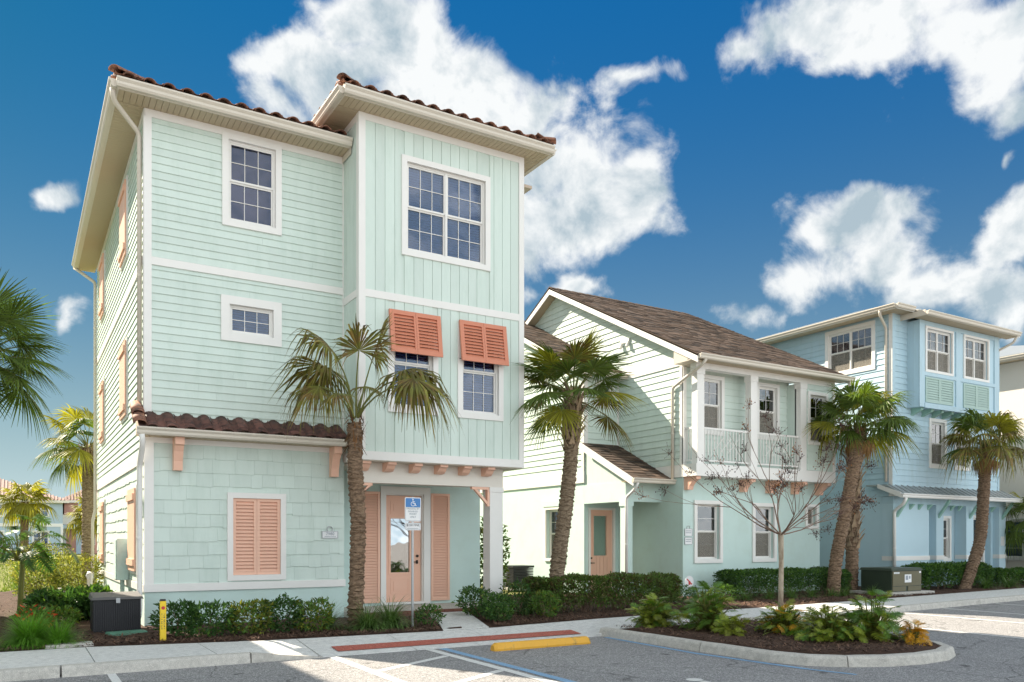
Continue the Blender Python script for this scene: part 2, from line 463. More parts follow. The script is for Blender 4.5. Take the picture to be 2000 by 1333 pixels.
M['boot'] = pmat('palm_boot', (0.36, 0.26, 0.17), 0.85, 0.25, 9.0, 0.4, 60, obj_var=0.3)
M['fibre'] = pmat('palm_fibre', (0.17, 0.085, 0.035), 0.9, 0.3, 10.0, island=0.4)
M['bark_smooth'] = pmat('smooth_tan_bark', (0.52, 0.43, 0.33), 0.7, 0.2, 5.0, 0.2, 30, col2=(0.26, 0.19, 0.13), c2scale=6, stretch=(1, 1, 0.4))
M['twig'] = pmat('brown_twig', (0.22, 0.14, 0.10), 0.8, 0.2, 6.0)
M['seed'] = pmat('dark_seed_pod', (0.075, 0.035, 0.030), 0.8, 0.3, 6.0, island=0.6)
M['seed_rust'] = pmat('rusty_dry_leaf', (0.30, 0.12, 0.04), 0.8, 0.3, 6.0, island=0.5)
M['transformer'] = pmat('dark_green_enamel', (0.035, 0.05, 0.033), 0.45, 0.15, 4.0)
M['transformer_front'] = pmat('faded_olive_enamel', (0.13, 0.115, 0.06), 0.5, 0.12, 4.0)
M['irrigation'] = pmat('green_plastic_lid', (0.10, 0.25, 0.17), 0.6, 0.08, 8.0)
M['pink'] = pmat('salmon_siding_paint', (0.66, 0.34, 0.27), 0.6, 0.05, 1.0)
M['farblue'] = pmat('powder_blue_paint', (0.44, 0.55, 0.63), 0.6, 0.05, 1.0)
M['offwhite'] = pmat('warm_white_paint', (0.78, 0.73, 0.655), 0.6, 0.05, 1.0)

# ------------------------------------------------------------------ mesh building
ORG = {}                       # world origin of every Empty used as a parent

class MB:
    def __init__(s):
        s.v, s.f = [], []
    def add(s, pts, faces):
        k = len(s.v)
        s.v.extend(tuple(map(float, p)) for p in pts)
        s.f.extend(tuple(k + i for i in f) for f in faces)
        return s
    def box(s, x0, x1, y0, y1, z0, z1):
        x0, x1 = min(x0, x1), max(x0, x1); y0, y1 = min(y0, y1), max(y0, y1); z0, z1 = min(z0, z1), max(z0, z1)
        return s.add([(x0, y0, z0), (x1, y0, z0), (x1, y1, z0), (x0, y1, z0), (x0, y0, z1), (x1, y0, z1), (x1, y1, z1), (x0, y1, z1)],
                     [(0, 3, 2, 1), (4, 5, 6, 7), (0, 1, 5, 4), (1, 2, 6, 5), (2, 3, 7, 6), (3, 0, 4, 7)])
    def fb(s, F, u0, u1, v0, v1, w0, w1):
        a, b = F(u0, v0, w0), F(u1, v1, w1)
        return s.box(a[0], b[0], a[1], b[1], a[2], b[2])
    def prism(s, A, B):
        n = len(A)
        k = [tuple(range(n))[::-1], tuple(range(n, 2 * n))]
        k += [(i, (i + 1) % n, n + (i + 1) % n, n + i) for i in range(n)]
        return s.add(list(A) + list(B), k)
    def extr(s, pts, d):
        d = Vector(d)
        return s.prism(pts, [tuple(Vector(p) + d) for p in pts])
    def tube(s, pts, rad, seg=8, cap=True):
        pts = [Vector(p) for p in pts]
        if isinstance(rad, (int, float)):
            rad = [rad] * len(pts)
        ring, ref = [], None
        for i, p in enumerate(pts):
            d = (pts[min(i + 1, len(pts) - 1)] - pts[max(i - 1, 0)]).normalized()
            if ref is None:
                ref = Vector((1, 0, 0)) if abs(d.x) < 0.8 else Vector((0, 1, 0))
            a = (ref - d * ref.dot(d)).normalized()
            ref = a
            b = d.cross(a)
            r = rad[i]
            ring.append([p + (a * math.cos(2 * math.pi * k / seg) + b * math.sin(2 * math.pi * k / seg)) * r for k in range(seg)])
        vs_ = [q for r_ in ring for q in r_]
        fs = []
        for i in range(len(pts) - 1):
            for k in range(seg):
                a0, a1 = i * seg + k, i * seg + (k + 1) % seg
                fs.append((a0, a1, a1 + seg, a0 + seg))
        if cap:
            fs.append(tuple(range(seg))[::-1])
            fs.append(tuple(range((len(pts) - 1) * seg, len(pts) * seg)))
        return s.add(vs_, fs)
    def mesh(s, name, mat, smooth=False):
        me = bpy.data.meshes.new(name)
        me.from_pydata(s.v, [], s.f)
        if smooth:
            me.polygons.foreach_set('use_smooth', [True] * len(me.polygons))
        me.materials.append(M[mat] if isinstance(mat, str) else mat)
        return me
    def build(s, name, mat, parent=None, smooth=False, **tags):
        return place(name, s.mesh(name, mat, smooth), parent, (0, 0, 0), **tags)

def place(name, me, parent=None, at=(0, 0, 0), rot=None, scale=None, **tags):
    """A mesh object whose own origin stands at the world point `at`, under `parent`."""
    o = bpy.data.objects.new(name, me)
    COL.objects.link(o)
    p = Vector(at)
    if parent is not None:
        o.parent = parent
        o.location = p - ORG[parent.name]
    else:
        o.location = p
    if rot is not None:
        o.rotation_euler = rot
    if scale is not None:
        o.scale = scale
    ORG[o.name] = p
    for k, v in tags.items():
        o[k] = v
    return o

def thing(name, label, category, loc, group=None):
    o = bpy.data.objects.new(name, None)
    o.empty_display_size = 0.3
    COL.objects.link(o)
    o.location = loc
    ORG[o.name] = Vector(loc)
    o['label'] = label
    o['category'] = category
    if group:
        o['group'] = group
    return o

def setting(name):
    o = bpy.data.objects.new(name, None)
    COL.objects.link(o)
    ORG[o.name] = Vector((0, 0, 0))
    o['kind'] = 'structure'
    return o

def Fy(Y):                      # a wall that looks towards -Y: u = X, v = Z, w = out of the wall
    f = lambda u, v, w: (u, Y - w, v)
    f.kind = 'y'
    return f
def Fx(X):                      # a wall that looks towards -X: u = Y
    f = lambda u, v, w: (X - w, u, v)
    f.kind = 'x'
    return f

def text_mesh(name, body, size, mat, F, u, v, w, align='CENTER', depth=0.001, bold=0.0):
    cu = bpy.data.curves.new(name, 'FONT')
    cu.body = body
    cu.size = size
    cu.align_x = align
    cu.align_y = 'CENTER'
    cu.extrude = depth
    cu.offset = bold
    cu.resolution_u = 2
    tmp = bpy.data.objects.new(name, cu)
    COL.objects.link(tmp)
    bpy.context.view_layer.update()
    me = bpy.data.meshes.new_from_object(tmp.evaluated_get(bpy.context.evaluated_depsgraph_get()))
    bpy.data.objects.remove(tmp)
    for vt in me.vertices:
        vt.co = F(u + vt.co.x, v + vt.co.y, w + vt.co.z)
    me.materials.clear()
    me.materials.append(M[mat])
    return me
# ------------------------------------------------------------------ shared building pieces
def wall(name, F, u0, u1, v0, v1, mat, parent, holes=(), depth=0.16, **tags):
    us = sorted({u0, u1} | {min(max(h[i], u0), u1) for h in holes for i in (0, 1)})
    vs_ = sorted({v0, v1} | {min(max(h[i], v0), v1) for h in holes for i in (2, 3)})
    mb = MB()
    for a, b in zip(us, us[1:]):
        run = None
        for c, d in zip(vs_, vs_[1:]):
            um, vm = (a + b) / 2, (c + d) / 2
            if any(h[0] < um < h[1] and h[2] < vm < h[3] for h in holes):
                if run:
                    mb.fb(F, a, b, run[0], run[1], -depth, 0)
                    run = None
            else:
                run = (run[0], d) if run else (c, d)
        if run:
            mb.fb(F, a, b, run[0], run[1], -depth, 0)
    return mb.build(name, mat, parent, **tags)

BOARD = {}
def board_piece(kind, L, h, mat, lip=0.024, top=0.005):
    key = (kind, round(L, 3), round(h, 4), mat)
    if key not in BOARD:
        mb = MB()
        prof = [(0, 0), (lip, 0), (lip, 0.006), (top, h), (0, h)]           # (w, v)
        if kind == 'y':
            A = [(0, -w, v) for w, v in prof]; B = [(L, -w, v) for w, v in prof]
        else:
            A = [(-w, 0, v) for w, v in prof]; B = [(-w, L, v) for w, v in prof]
        BOARD[key] = mb.prism(A, B).mesh('siding_board', mat)
    return BOARD[key]

def siding(F, u0, u1, v0, v1, ex, mat, parent, holes=(), maxlen=3.66, left=None, right=None, seed=1):
    """Lap boards, each its own piece. left/right(v) trim the ends under a sloping roof."""
    r = random.Random(seed)
    v = v0
    row = 0
    while v < v1 - 0.02:
        h = min(ex, v1 - v)
        a0, a1 = u0, u1
        b0, b1 = u0, u1
        if left:
            a0, b0 = max(u0, left(v)), max(u0, left(v + h))
        if right:
            a1, b1 = min(u1, right(v)), min(u1, right(v + h))
        cuts = [(a0, a1)]
        for hu0, hu1, hv0, hv1 in holes:
            if v + h > hv0 + 0.03 and v < hv1 - 0.03:
                nc = []
                for p, q in cuts:
                    if hu1 <= p or hu0 >= q:
                        nc.append((p, q))
                    else:
                        if hu0 > p + 0.01: nc.append((p, hu0))
                        if hu1 < q - 0.01: nc.append((hu1, q))
                cuts = nc
        for p, q in cuts:
            if q - p < 0.03:
                continue
            x = p
            first = True
            while x < q - 0.02:
                L = maxlen * r.uniform(0.25, 1.0) if first else maxlen
                e = q if q - x < L + 0.5 else x + L
                first = False
                sl, sr = (x == p and p == a0 and left), (e == q and q == a1 and right)
                if sl or sr:
                    prof = [(0, 0), (0.024, 0), (0.024, 0.006), (0.005, h), (0, h)]
                    k0 = (b0 - a0) / h if sl else 0
                    k1 = (b1 - a1) / h if sr else 0
                    A = [F(x + k0 * t, v + t, w) for w, t in prof]
                    B = [F(e + k1 * t, v + t, w) for w, t in prof]
                    MB().prism(A, B).build('siding_board', mat, parent)
                else:
                    gap = 0.0015
                    place('siding_board', board_piece(F.kind, e - x - gap, h, mat), parent, F(x, v, 0))
                x = e
        v += ex
        row += 1

def shingles(F, u0, u1, v0, v1, ex, mat, parent, holes=(), joined=False, seed=3, wmin=0.17, wmax=0.42):
    r = random.Random(seed)
    all_mb = MB()
    n = round((v1 - v0) / ex)
    ex = (v1 - v0) / n
    d_prev = 0.0
    for k in range(n):
        v = v0 + k * ex
        u = u0 - r.uniform(0, 0.1)
        while u < u1:
            L = r.uniform(wmin, wmax)
            a, b = max(u, u0), min(u + L, u1)
            u += L
            if b - a < 0.02:
                continue
            d = r.choice((0.0, 0.0, 0.014, 0.024)) if r.random() < 0.7 else d_prev
            d_prev = d
            top = v + ex + 0.015
            hit = False
            for h in holes:
                if b > h[0] + 0.02 and a < h[1] - 0.02 and top > h[2] + 0.03 and v + d < h[3] - 0.03:
                    hit = True
                    if a < h[0]: b = min(b, h[0]); hit = False
                    elif b > h[1]: a = max(a, h[1]); hit = False
            if hit or b - a < 0.02:
                continue
            mb = all_mb if joined else MB()
            lip = 0.020
            prof = [(0, v + d), (lip, v + d), (0.004, min(top, v1)), (0, min(top, v1))]
            mb.prism([F(a + 0.0009, t, w) for w, t in prof], [F(b - 0.0009, t, w) for w, t in prof])
            if not joined:
                mb.build('shingle', mat, parent)
    if joined:
        all_mb.build('shingles', mat, parent, kind='stuff')

def upright_boards(F, u0, u1, v0, v1, pitch, mat, parent, holes=()):
    n = max(1, round((u1 - u0) / pitch))
    p = (u1 - u0) / n
    cache = {}
    for k in range(n):
        a, b = u0 + k * p + 0.004, u0 + (k + 1) * p - 0.004
        spans = [(v0, v1)]
        for h in holes:
            if b > h[0] + 0.02 and a < h[1] - 0.02:
                if a < h[0] or b > h[1]:
                    if a < h[0] and h[0] - a > 0.03: b = h[0]
                    elif b > h[1] and b - h[1] > 0.03: a = h[1]
                    continue
                spans = [s for p_, q in spans for s in ((p_, min(q, h[2])), (max(p_, h[3]), q)) if s[1] - s[0] > 0.02]
        for c, d in spans:
            key = (round(b - a, 4), round(d - c, 4))
            if key not in cache:
                q = MB()
                if F.kind == 'y': q.box(0, b - a, -0.016, 0, 0, d - c)
                else: q.box(-0.016, 0, 0, b - a, 0, d - c)
                cache[key] = q.mesh('panel_board', mat)
            place('panel_board', cache[key], parent, F(a, c, 0))

def frame(mb, F, u0, u1, v0, v1, t, w0, w1, tb=None, tt=None):
    tb = t if tb is None else tb
    tt = t if tt is None else tt
    mb.fb(F, u0, u0 + t, v0, v1, w0, w1)
    mb.fb(F, u1 - t, u1, v0, v1, w0, w1)
    mb.fb(F, u0 + t, u1 - t, v0, v0 + tb, w0, w1)
    mb.fb(F, u0 + t, u1 - t, v1 - tt, v1, w0, w1)

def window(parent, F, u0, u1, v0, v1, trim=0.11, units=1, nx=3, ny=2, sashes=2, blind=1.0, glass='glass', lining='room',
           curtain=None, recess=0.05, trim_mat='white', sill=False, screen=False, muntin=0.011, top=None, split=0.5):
    """Cased window with sashes, panes, glazing bars, a blind and a dim room behind it. Returns the hole in the wall."""
    tt = trim if top is None else top
    mb = MB()
    if trim > 0:
        frame(mb, F, u0, u1, v0, v1, trim, -0.01, 0.045, tt=tt)
        if sill:
            mb.fb(F, u0 - 0.03, u1 + 0.03, v0 - 0.03, v0 + 0.03, 0.0, 0.075)
    a, b, c, d = u0 + trim, u1 - trim, v0 + trim, v1 - tt
    hole = (a - 0.012, b + 0.012, c - 0.012, d + 0.012)
    jm = -recess
    frame(mb, F, a - 0.01, b + 0.01, c - 0.01, d + 0.01, 0.045, jm - 0.06, jm + 0.012)
    root = mb.build('window', trim_mat, parent)
    ia, ib, ic, id_ = a + 0.035, b - 0.035, c + 0.035, d - 0.035
    uw = (ib - ia) / units
    sash = MB(); munt = MB(); bl = MB()
    for k in range(units):
        p, q = ia + k * uw, ia + (k + 1) * uw
        if units > 1:
            if k: p += 0.02
            if k < units - 1: q -= 0.02
            if k < units - 1: sash.fb(F, q, q + 0.04, ic, id_, jm - 0.03, jm + 0.016)
        levels = [(ic, id_)] if sashes == 1 else [(ic, ic + (id_ - ic) * split), (ic + (id_ - ic) * split, id_)]
        for si, (e, g) in enumerate(levels):
            off = -0.028 if (sashes == 2 and si == 0) else 0.0
            frame(sash, F, p, q, e, g, 0.028, jm - 0.045 + off, jm - 0.002 + off, tb=0.034, tt=0.030)
            pa, pb, pc, pd = p + 0.028, q - 0.028, e + 0.034, g - 0.030
            pm = MB().fb(F, pa, pb, pc, pd, jm - 0.026 + off, jm - 0.022 + off)
            pm.build('pane', glass, root)
            if screen and si == 0:
                MB().fb(F, pa - 0.01, pb + 0.01, pc - 0.01, pd + 0.01, jm + off + 0.0, jm + off + 0.002).build('insect_screen', 'screen', root)
            for i in range(1, nx):
                x = pa + (pb - pa) * i / nx
                munt.fb(F, x - muntin / 2, x + muntin / 2, pc, pd, jm - 0.020 + off, jm - 0.010 + off)
            for j in range(1, ny):
                y = pc + (pd - pc) * j / ny
                munt.fb(F, pa, pb, y - muntin / 2, y + muntin / 2, jm - 0.0205 + off, jm - 0.0095 + off)
        if blind > 0:
            y = id_ - 0.01
            stop = id_ - (id_ - ic) * blind
            wv_ = jm - 0.13
            while y > stop:
                A = [F(p + 0.02, y, wv_ + 0.018), F(p + 0.02, y - 0.022, wv_ - 0.018), F(p + 0.02, y - 0.024, wv_ - 0.018), F(p + 0.02, y - 0.002, wv_ + 0.018)]
                B = [F(q - 0.02, y, wv_ + 0.018), F(q - 0.02, y - 0.022, wv_ - 0.018), F(q - 0.02, y - 0.024, wv_ - 0.018), F(q - 0.02, y - 0.002, wv_ + 0.018)]
                bl.prism(A, B)
                y -= 0.050
    if sash.v: sash.build('sash', trim_mat, root)
    if munt.v: munt.build('glazing_bars', trim_mat, root)
    if bl.v: bl.build('blind', 'blind', root, kind='stuff')
    if curtain:
        cm = MB()
        n = 40
        for i in range(n):
            x0, x1 = ia + (ib - ia) * i / n, ia + (ib - ia) * (i + 1) / n
            z0 = jm - 0.15 - 0.02 * (i % 2)
            z1 = jm - 0.15 - 0.02 * ((i + 1) % 2)
            cm.add([F(x0, ic, z0), F(x1, ic, z1), F(x1, id_, z1), F(x0, id_, z0)], [(0, 1, 2, 3)])
        cm.build('curtain', curtain, root)
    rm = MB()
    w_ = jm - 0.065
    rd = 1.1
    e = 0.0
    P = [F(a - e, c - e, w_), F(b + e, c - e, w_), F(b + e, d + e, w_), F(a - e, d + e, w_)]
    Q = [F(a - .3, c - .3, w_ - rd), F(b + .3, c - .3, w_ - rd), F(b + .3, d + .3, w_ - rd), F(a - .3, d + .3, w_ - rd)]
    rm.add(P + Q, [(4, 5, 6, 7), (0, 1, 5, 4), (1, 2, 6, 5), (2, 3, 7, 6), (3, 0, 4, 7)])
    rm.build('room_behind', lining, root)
    return hole

def louvre_shutter(parent, F, u0, u1, v0, v1, mat, name='shutter', t=0.05, w=0.05, leaves=1, pitch=0.062, mid=False, tilt_top=0.0, tilt_bottom=0.0, wb=0.0):
    """Framed shutter of slanted louvres; tilt_* push its top and bottom out of the wall."""
    def G(u, v, ww):
        k = (v - v0) / (v1 - v0)
        return F(u, v, ww + wb + tilt_bottom * (1 - k) + tilt_top * k)
    def gb(mb, a, b, c, d, e, g):
        mb.prism([G(a, c, e), G(b, c, e), G(b, c, g), G(a, c, g)], [G(a, d, e), G(b, d, e), G(b, d, g), G(a, d, g)])
    fr = MB(); lv = MB()
    uw = (u1 - u0) / leaves
    for k in range(leaves):
        p, q = u0 + k * uw + (0.002 if k else 0), u0 + (k + 1) * uw - (0.002 if k < leaves - 1 else 0)
        tl = t if (k == 0 or name == 'shutter') else t / 2
        tr_ = t if (k == leaves - 1 or name == 'shutter') else t / 2
        gb(fr, p, p + tl, v0, v1, 0, w)
        gb(fr, q - tr_, q, v0, v1, 0, w)
        gb(fr, p + tl, q - tr_, v0, v0 + t, 0, w * 0.97)
        gb(fr, p + tl, q - tr_, v1 - t, v1, 0, w * 0.97)
        rows = [(v0 + t, v1 - t)]
        if mid:
            m_ = (v0 + v1) / 2
            gb(fr, p + tl, q - tr_, m_ - t / 2, m_ + t / 2, 0, w * 0.97)
            rows = [(v0 + t, m_ - t / 2), (m_ + t / 2, v1 - t)]
        for c, d in rows:
            n = max(3, round((d - c) / pitch))
            s = (d - c) / n
            for j in range(n):
                y = c + j * s
                prof = [(w * 0.88, y + 0.002), (w * 0.88, y + 0.010), (0.004, y + s * 1.05), (0.004, y + s * 1.05 - 0.008)]
                lv.prism([G(p + tl, v, ww) for ww, v in prof], [G(q - tr_, v, ww) for ww, v in prof])
    o = fr.build(name, mat, parent)
    lv.build('louvres', mat, o, kind='stuff')
    return o

def gutter_profile(a, b, zb, parent, F=None, out=(0, -1), name='gutter', mat='cream', size=0.125):
    """Ogee gutter from a to b (x, y); `out` points away from the house."""
    a, b = Vector((a[0], a[1], 0)), Vector((b[0], b[1], 0))
    o = Vector((out[0], out[1], 0))
    prof = [(0, 0), (0.065, 0.0), (0.085, 0.03), (0.085, 0.065), (0.115, 0.10), (0.115, 0.125), (0.100, 0.125), (0.095, 0.11), (0.0, 0.11)]
    k = size / 0.125
    A = [tuple(a + o * (w * k) + Vector((0, 0, zb + z * k))) for w, z in prof]
    B = [tuple(b + o * (w * k) + Vector((0, 0, zb + z * k))) for w, z in prof]
    return MB().prism(A, B).build(name, mat, parent)

def downspout(parent, pts, w=0.075, d=0.055, mat='cream'):
    """Rectangular-ish pipe swept along pts."""
    mb = MB()
    pts = [Vector(p) for p in pts]
    fine = []
    for i, p in enumerate(pts):
        if 0 < i < len(pts) - 1:
            a = (pts[i - 1] - p).normalized() * 0.07
            b = (pts[i + 1] - p).normalized() * 0.07
            fine += [p + a, p + (a + b) * 0.3, p + b]
        else:
            fine.append(p)
    mb.tube(fine, w * 0.55, 8)
    o = mb.build('downspout', mat, parent, smooth=True)
    st = MB()
    for i in range(len(pts) - 1):
        if abs(pts[i].z - pts[i + 1].z) > 1.5:
            n = int(abs(pts[i].z - pts[i + 1].z) / 1.4)
            for k in range(1, n + 1):
                q = pts[i].lerp(pts[i + 1], k / (n + 1))
                st.tube([q - Vector((0, 0, 0.016)), q + Vector((0, 0, 0.016))], w * 0.62, 8)
    if st.v:
        st.build('strap', mat, o)
    return o

def soffit(parent, x0, x1, y0, y1, z, along='x', pitch=0.10, mat='soffit'):
    """Strip soffit: grooves run across the eave. Joined because each strip is a few pixels wide."""
    mb = MB()
    if along == 'x':
        n = max(1, round((x1 - x0) / pitch)); p = (x1 - x0) / n
        for k in range(n):
            mb.box(x0 + k * p + 0.004, x0 + (k + 1) * p - 0.004, y0, y1, z, z + 0.012)
    else:
        n = max(1, round((y1 - y0) / pitch)); p = (y1 - y0) / n
        for k in range(n):
            mb.box(x0, x1, y0 + k * p + 0.004, y0 + (k + 1) * p - 0.004, z, z + 0.012)
    o = mb.build('soffit', mat, parent, kind='stuff')
    MB().box(x0, x1, y0, y1, z + 0.014, z + 0.03).build('soffit_deck', mat, parent)
    return o

TILE = {}
def tile_mesh(L=0.42, r=0.098, seg=7, mat='tile'):
    key = (L, r, mat)
    if key not in TILE:
        mb = MB()
        n = seg
        O_, I_ = [], []
        vs_ = []
        for e, (y, k) in enumerate(((0.0, 1.0), (L, 0.9))):
            for i in range(n + 1):
                t = math.pi * i / n
                vs_.append((math.cos(t) * r * k, y, math.sin(t) * r * k * 0.72))
            for i in range(n + 1):
                t = math.pi * i / n
                vs_.append((math.cos(t) * (r - 0.016) * k, y, math.sin(t) * (r - 0.018) * k * 0.72))
        m = n + 1
        fs = []
        for i in range(n):
            fs.append((i, i + 1, 2 * m + i + 1, 2 * m + i))
            fs.append((m + i + 1, m + i, 3 * m + i, 3 * m + i + 1))
            fs.append((i + 1, i, m + i, m + i + 1))
            fs.append((2 * m + i, 2 * m + i + 1, 3 * m + i + 1, 3 * m + i))
        fs.append((0, 2 * m, 3 * m, m)); fs.append((n, m + n, 3 * m + n, 2 * m + n))
        TILE[key] = mb.add(vs_, fs).mesh('roof_tile', mat, smooth=True)
    return TILE[key]

def s_tile_row(parent, origin, along, up, n, pitch=0.31, rows=1, seed=5, L=0.40, expose=0.33, holder='roof_tile', mat='tile', flat=1.0):
    """Rows of barrel tiles. origin: eave start; along: unit vector on the eave; up: unit vector up the slope."""
    r = random.Random(seed)
    al, upv = Vector(along).normalized(), Vector(up).normalized()
    nz = al.cross(upv).normalized()
    if nz.z < 0: nz = -nz
    mat3 = Matrix((al, upv, nz)).transposed()
    cover, pan = tile_mesh(mat=mat), tile_mesh(L=0.42, r=0.094, mat=mat)
    for j in range(rows):
        for i in range(n):
            if i % 1 == 0:
                p = Vector(origin) + al * (pitch * (i + 0.5) + r.uniform(-0.008, 0.008)) + upv * (j * expose + r.uniform(-0.008, 0.008)) + nz * (0.012 * 1)
                rot = (mat3 @ Matrix.Rotation(r.uniform(-0.02, 0.02), 3, 'Z')).to_euler()
                place(holder, cover, parent, p, rot=rot, scale=(1.0, 1, flat))
            q = Vector(origin) + al * (pitch * i) + upv * (j * expose) + nz * 0.052 * flat
            rot = (mat3 @ Matrix.Rotation(math.pi, 3, 'Y')).to_euler()
            place(holder, pan, parent, q, rot=rot, scale=(0.75, 1, 0.6))

def corbel(parent, F, u, v1, w0, w1, wid, hgt, mat='peach'):
    """Curved bracket: tall at the wall, its underside swept up to the nose."""
    pts = [(w0, v1), (w1, v1), (w1, v1 - hgt * 0.22), (w1 * 0.82 + w0 * 0.18, v1 - hgt * 0.26), (w0 + (w1 - w0) * 0.62, v1 - hgt * 0.42),
           (w0 + (w1 - w0) * 0.42, v1 - hgt * 0.72), (w0 + (w1 - w0) * 0.36, v1 - hgt), (w0, v1 - hgt)]
    return MB().prism([F(u - wid / 2, v, w) for w, v in pts], [F(u + wid / 2, v, w) for w, v in pts]).build('corbel', mat, parent)

def plate_roof(name, mat, parent, polys, thick=0.05):
    """Closed roof shell from upper polygons: each polygon extruded straight down."""
    mb = MB()
    for P in polys:
        mb.prism([(x, y, z - thick) for x, y, z in P], P)
    return mb.build(name, mat, parent)
# ------------------------------------------------------------------ three-storey mint house
HX0, HX1, HY0, HY1 = 1.89, 9.01, 15.33, 25.0
BX, BY = 5.45, 14.47
EAVE = 8.93
house = thing('mint_house', 'three-storey mint green house with terracotta tile roof and peach shutters', 'house', (HX0, HY0, 0))
fF, sF, bF, rF = Fy(HY0), Fx(HX0), Fy(BY), Fx(BX)

# front, upper two storeys left of the bay
h3 = window(house, fF, 3.16, 4.23, 7.18, 8.86, units=1, nx=3, ny=2, blind=0, glass='glass_dark', recess=0.03)
h2 = window(house, fF, 3.14, 4.23, 5.10, 5.92, trim=0.15, units=1, nx=3, ny=2, sashes=1, recess=0.04)
wf = wall('clapboard_wall', fF, HX0, BX, 3.30, EAVE, 'mint', house, [h3, h2])
siding(fF, HX0 + 0.10, BX, 6.40, 8.80, 0.136, 'mint', wf, [h3], seed=11, maxlen=3.0)
siding(fF, HX0 + 0.10, BX, 3.60, 6.26, 0.136, 'mint', wf, [h2], seed=12, maxlen=3.0)
MB().fb(fF, HX0 - 0.015, HX0 + 0.10, 3.55, 8.80, 0, 0.032).fb(fF, HX0 + 0.10, BX - 0.03, 6.26, 6.395, 0, 0.034).fb(fF, HX0 - 0.015, BX - 0.03, 8.80, EAVE, 0, 0.030).fb(
    fF, BX - 0.035, BX, 3.55, 8.80, 0, 0.028).build('trim', 'white', house)

# side wall
ws = wall('clapboard_wall', sF, HY0 + 0.161, HY1, 0.10, EAVE, 'mint', house)
siding(sF, HY0 + 0.02, HY1, 6.42, 8.82, 0.136, 'mint', ws, seed=21)
siding(sF, HY0 + 0.02, HY1, 3.02, 6.27, 0.136, 'mint', ws, seed=22)
shingles(sF, HY0 + 0.02, HY1, 0.73, 2.84, 0.235, 'mint', ws, joined=True, seed=23, wmin=0.1, wmax=0.2)
MB().fb(sF, HY0 - 0.002, HY1, 6.27, 6.42, 0, 0.034).fb(sF, HY0 - 0.002, HY1, 2.84, 3.02, 0, 0.034).fb(sF, HY0 - 0.002, HY1, 0.60, 0.73, 0, 0.036).fb(
    sF, HY0 - 0.03, HY0 + 0.08, 3.02, 8.82, 0, 0.030).fb(sF, HY0 - 0.002, HY1, 8.82, EAVE, 0, 0.028).build('trim', 'white', house)
for (a, b, c, d) in ((17.75, 18.75, 7.15, 8.62), (17.75, 18.75, 3.97, 5.45), (22.6, 23.5, 7.15, 8.62), (22.6, 23.5, 3.97, 5.45), (16.25, 17.3, 0.93, 2.45), (22.6, 23.5, 0.93, 2.45)):
    sh = MB()
    frame(sh, sF, a - 0.06, b + 0.06, c - 0.06, d + 0.06, 0.06, 0, 0.045)
    sh = sh.build('blind_shutter', 'white', house)
    n = 5
    for k in range(n):
        p = (b - a) / n
        MB().fb(sF, a + k * p + 0.004, a + (k + 1) * p - 0.004, c, d, 0.02, 0.075).build('shutter_board', 'peach', sh)
    MB().fb(sF, a + 0.02, b - 0.02, c + 0.10, c + 0.22, 0.075, 0.105).fb(sF, a + 0.02, b - 0.02, d - 0.22, d - 0.10, 0.075, 0.105).build('batten', 'peach', sh)

# ground floor front: shingles over a stucco plinth
gh = (3.35, 4.21, 0.86, 2.26)
wg = wall('shingled_wall', fF, HX0, BX, 0.60, 3.30, 'mint', house, [gh])
shingles(fF, HX0 + 0.13, BX, 0.735, 3.18, 0.243, 'mint', wg, [gh], seed=31)
wall('plinth', fF, HX0 - 0.012, BX, -0.10, 0.60, 'mint_stucco', house, depth=0.15)
MB().box(HX0 - 0.012, HX0 + 0.1, HY0 + 0.151, HY1, -0.1, 0.60).build('plinth', 'mint_stucco', house)
tr = MB()
tr.fb(fF, HX0 - 0.02, HX0 + 0.135, 0.735, 3.18, 0, 0.034).fb(fF, HX0 - 0.03, BX + 0.02, 0.60, 0.735, 0, 0.042).fb(fF, HX0 - 0.02, BX + 0.02, 3.18, 3.30, 0, 0.036)
frame(tr, fF, 3.25, 4.31, 0.76, 2.36, 0.10, 0, 0.050)
tr.build('trim', 'white', house)
MB().fb(fF, gh[0] - .02, gh[1] + .02, gh[2] - .02, gh[3] + .02, -0.10, -0.06).build('shutter_backing', 'peach', house)
louvre_shutter(house, fF, 3.352, 4.208, 0.862, 2.258, 'peach', leaves=2, t=0.055, w=0.05, wb=-0.035, pitch=0.065)

# pent roof over the ground floor
PY = 14.93
PZ0, PZ1 = 3.40, 3.64
pr = MB().prism([(1.74, PY, 3.30), (1.74, PY, PZ0), (1.74, HY0, PZ1), (1.74, HY0, 3.30)], [(BX, PY, 3.30), (BX, PY, PZ0), (BX, HY0, PZ1), (BX, HY0, 3.30)]).build('pent_roof', 'mortar', house)
pu = Vector((0, HY0 - PY, PZ1 - PZ0)).normalized()
s_tile_row(pr, (1.80, PY - 0.06, PZ0 - 0.01), (1, 0, 0), pu, 12, pitch=0.303, rows=1, seed=41, mat='tile_dark', flat=0.72)
s_tile_row(pr, (1.80, PY - 0.06 + pu.y * 0.15, PZ0 - 0.01 + pu.z * 0.15 + 0.004), (1, 0, 0), pu, 12, pitch=0.303, rows=1, seed=42, mat='tile_dark', flat=0.72)
for k in range(2):
    place('hip_tile', tile_mesh(), pr, (1.76, PY - 0.08 + k * 0.27, PZ0 + 0.03 + k * 0.20), rot=(math.atan2(pu.z, pu.y), 0, 0), scale=(1.15, 1, 1.2))
gutter_profile((1.70, PY), (BX - 0.005, PY), 3.27, house)
soffit(house, 1.74, BX, PY + 0.005, HY0 - 0.03, 3.275)
corbel(house, fF, 2.40, 3.272, 0.03, 0.34, 0.15, 0.56)
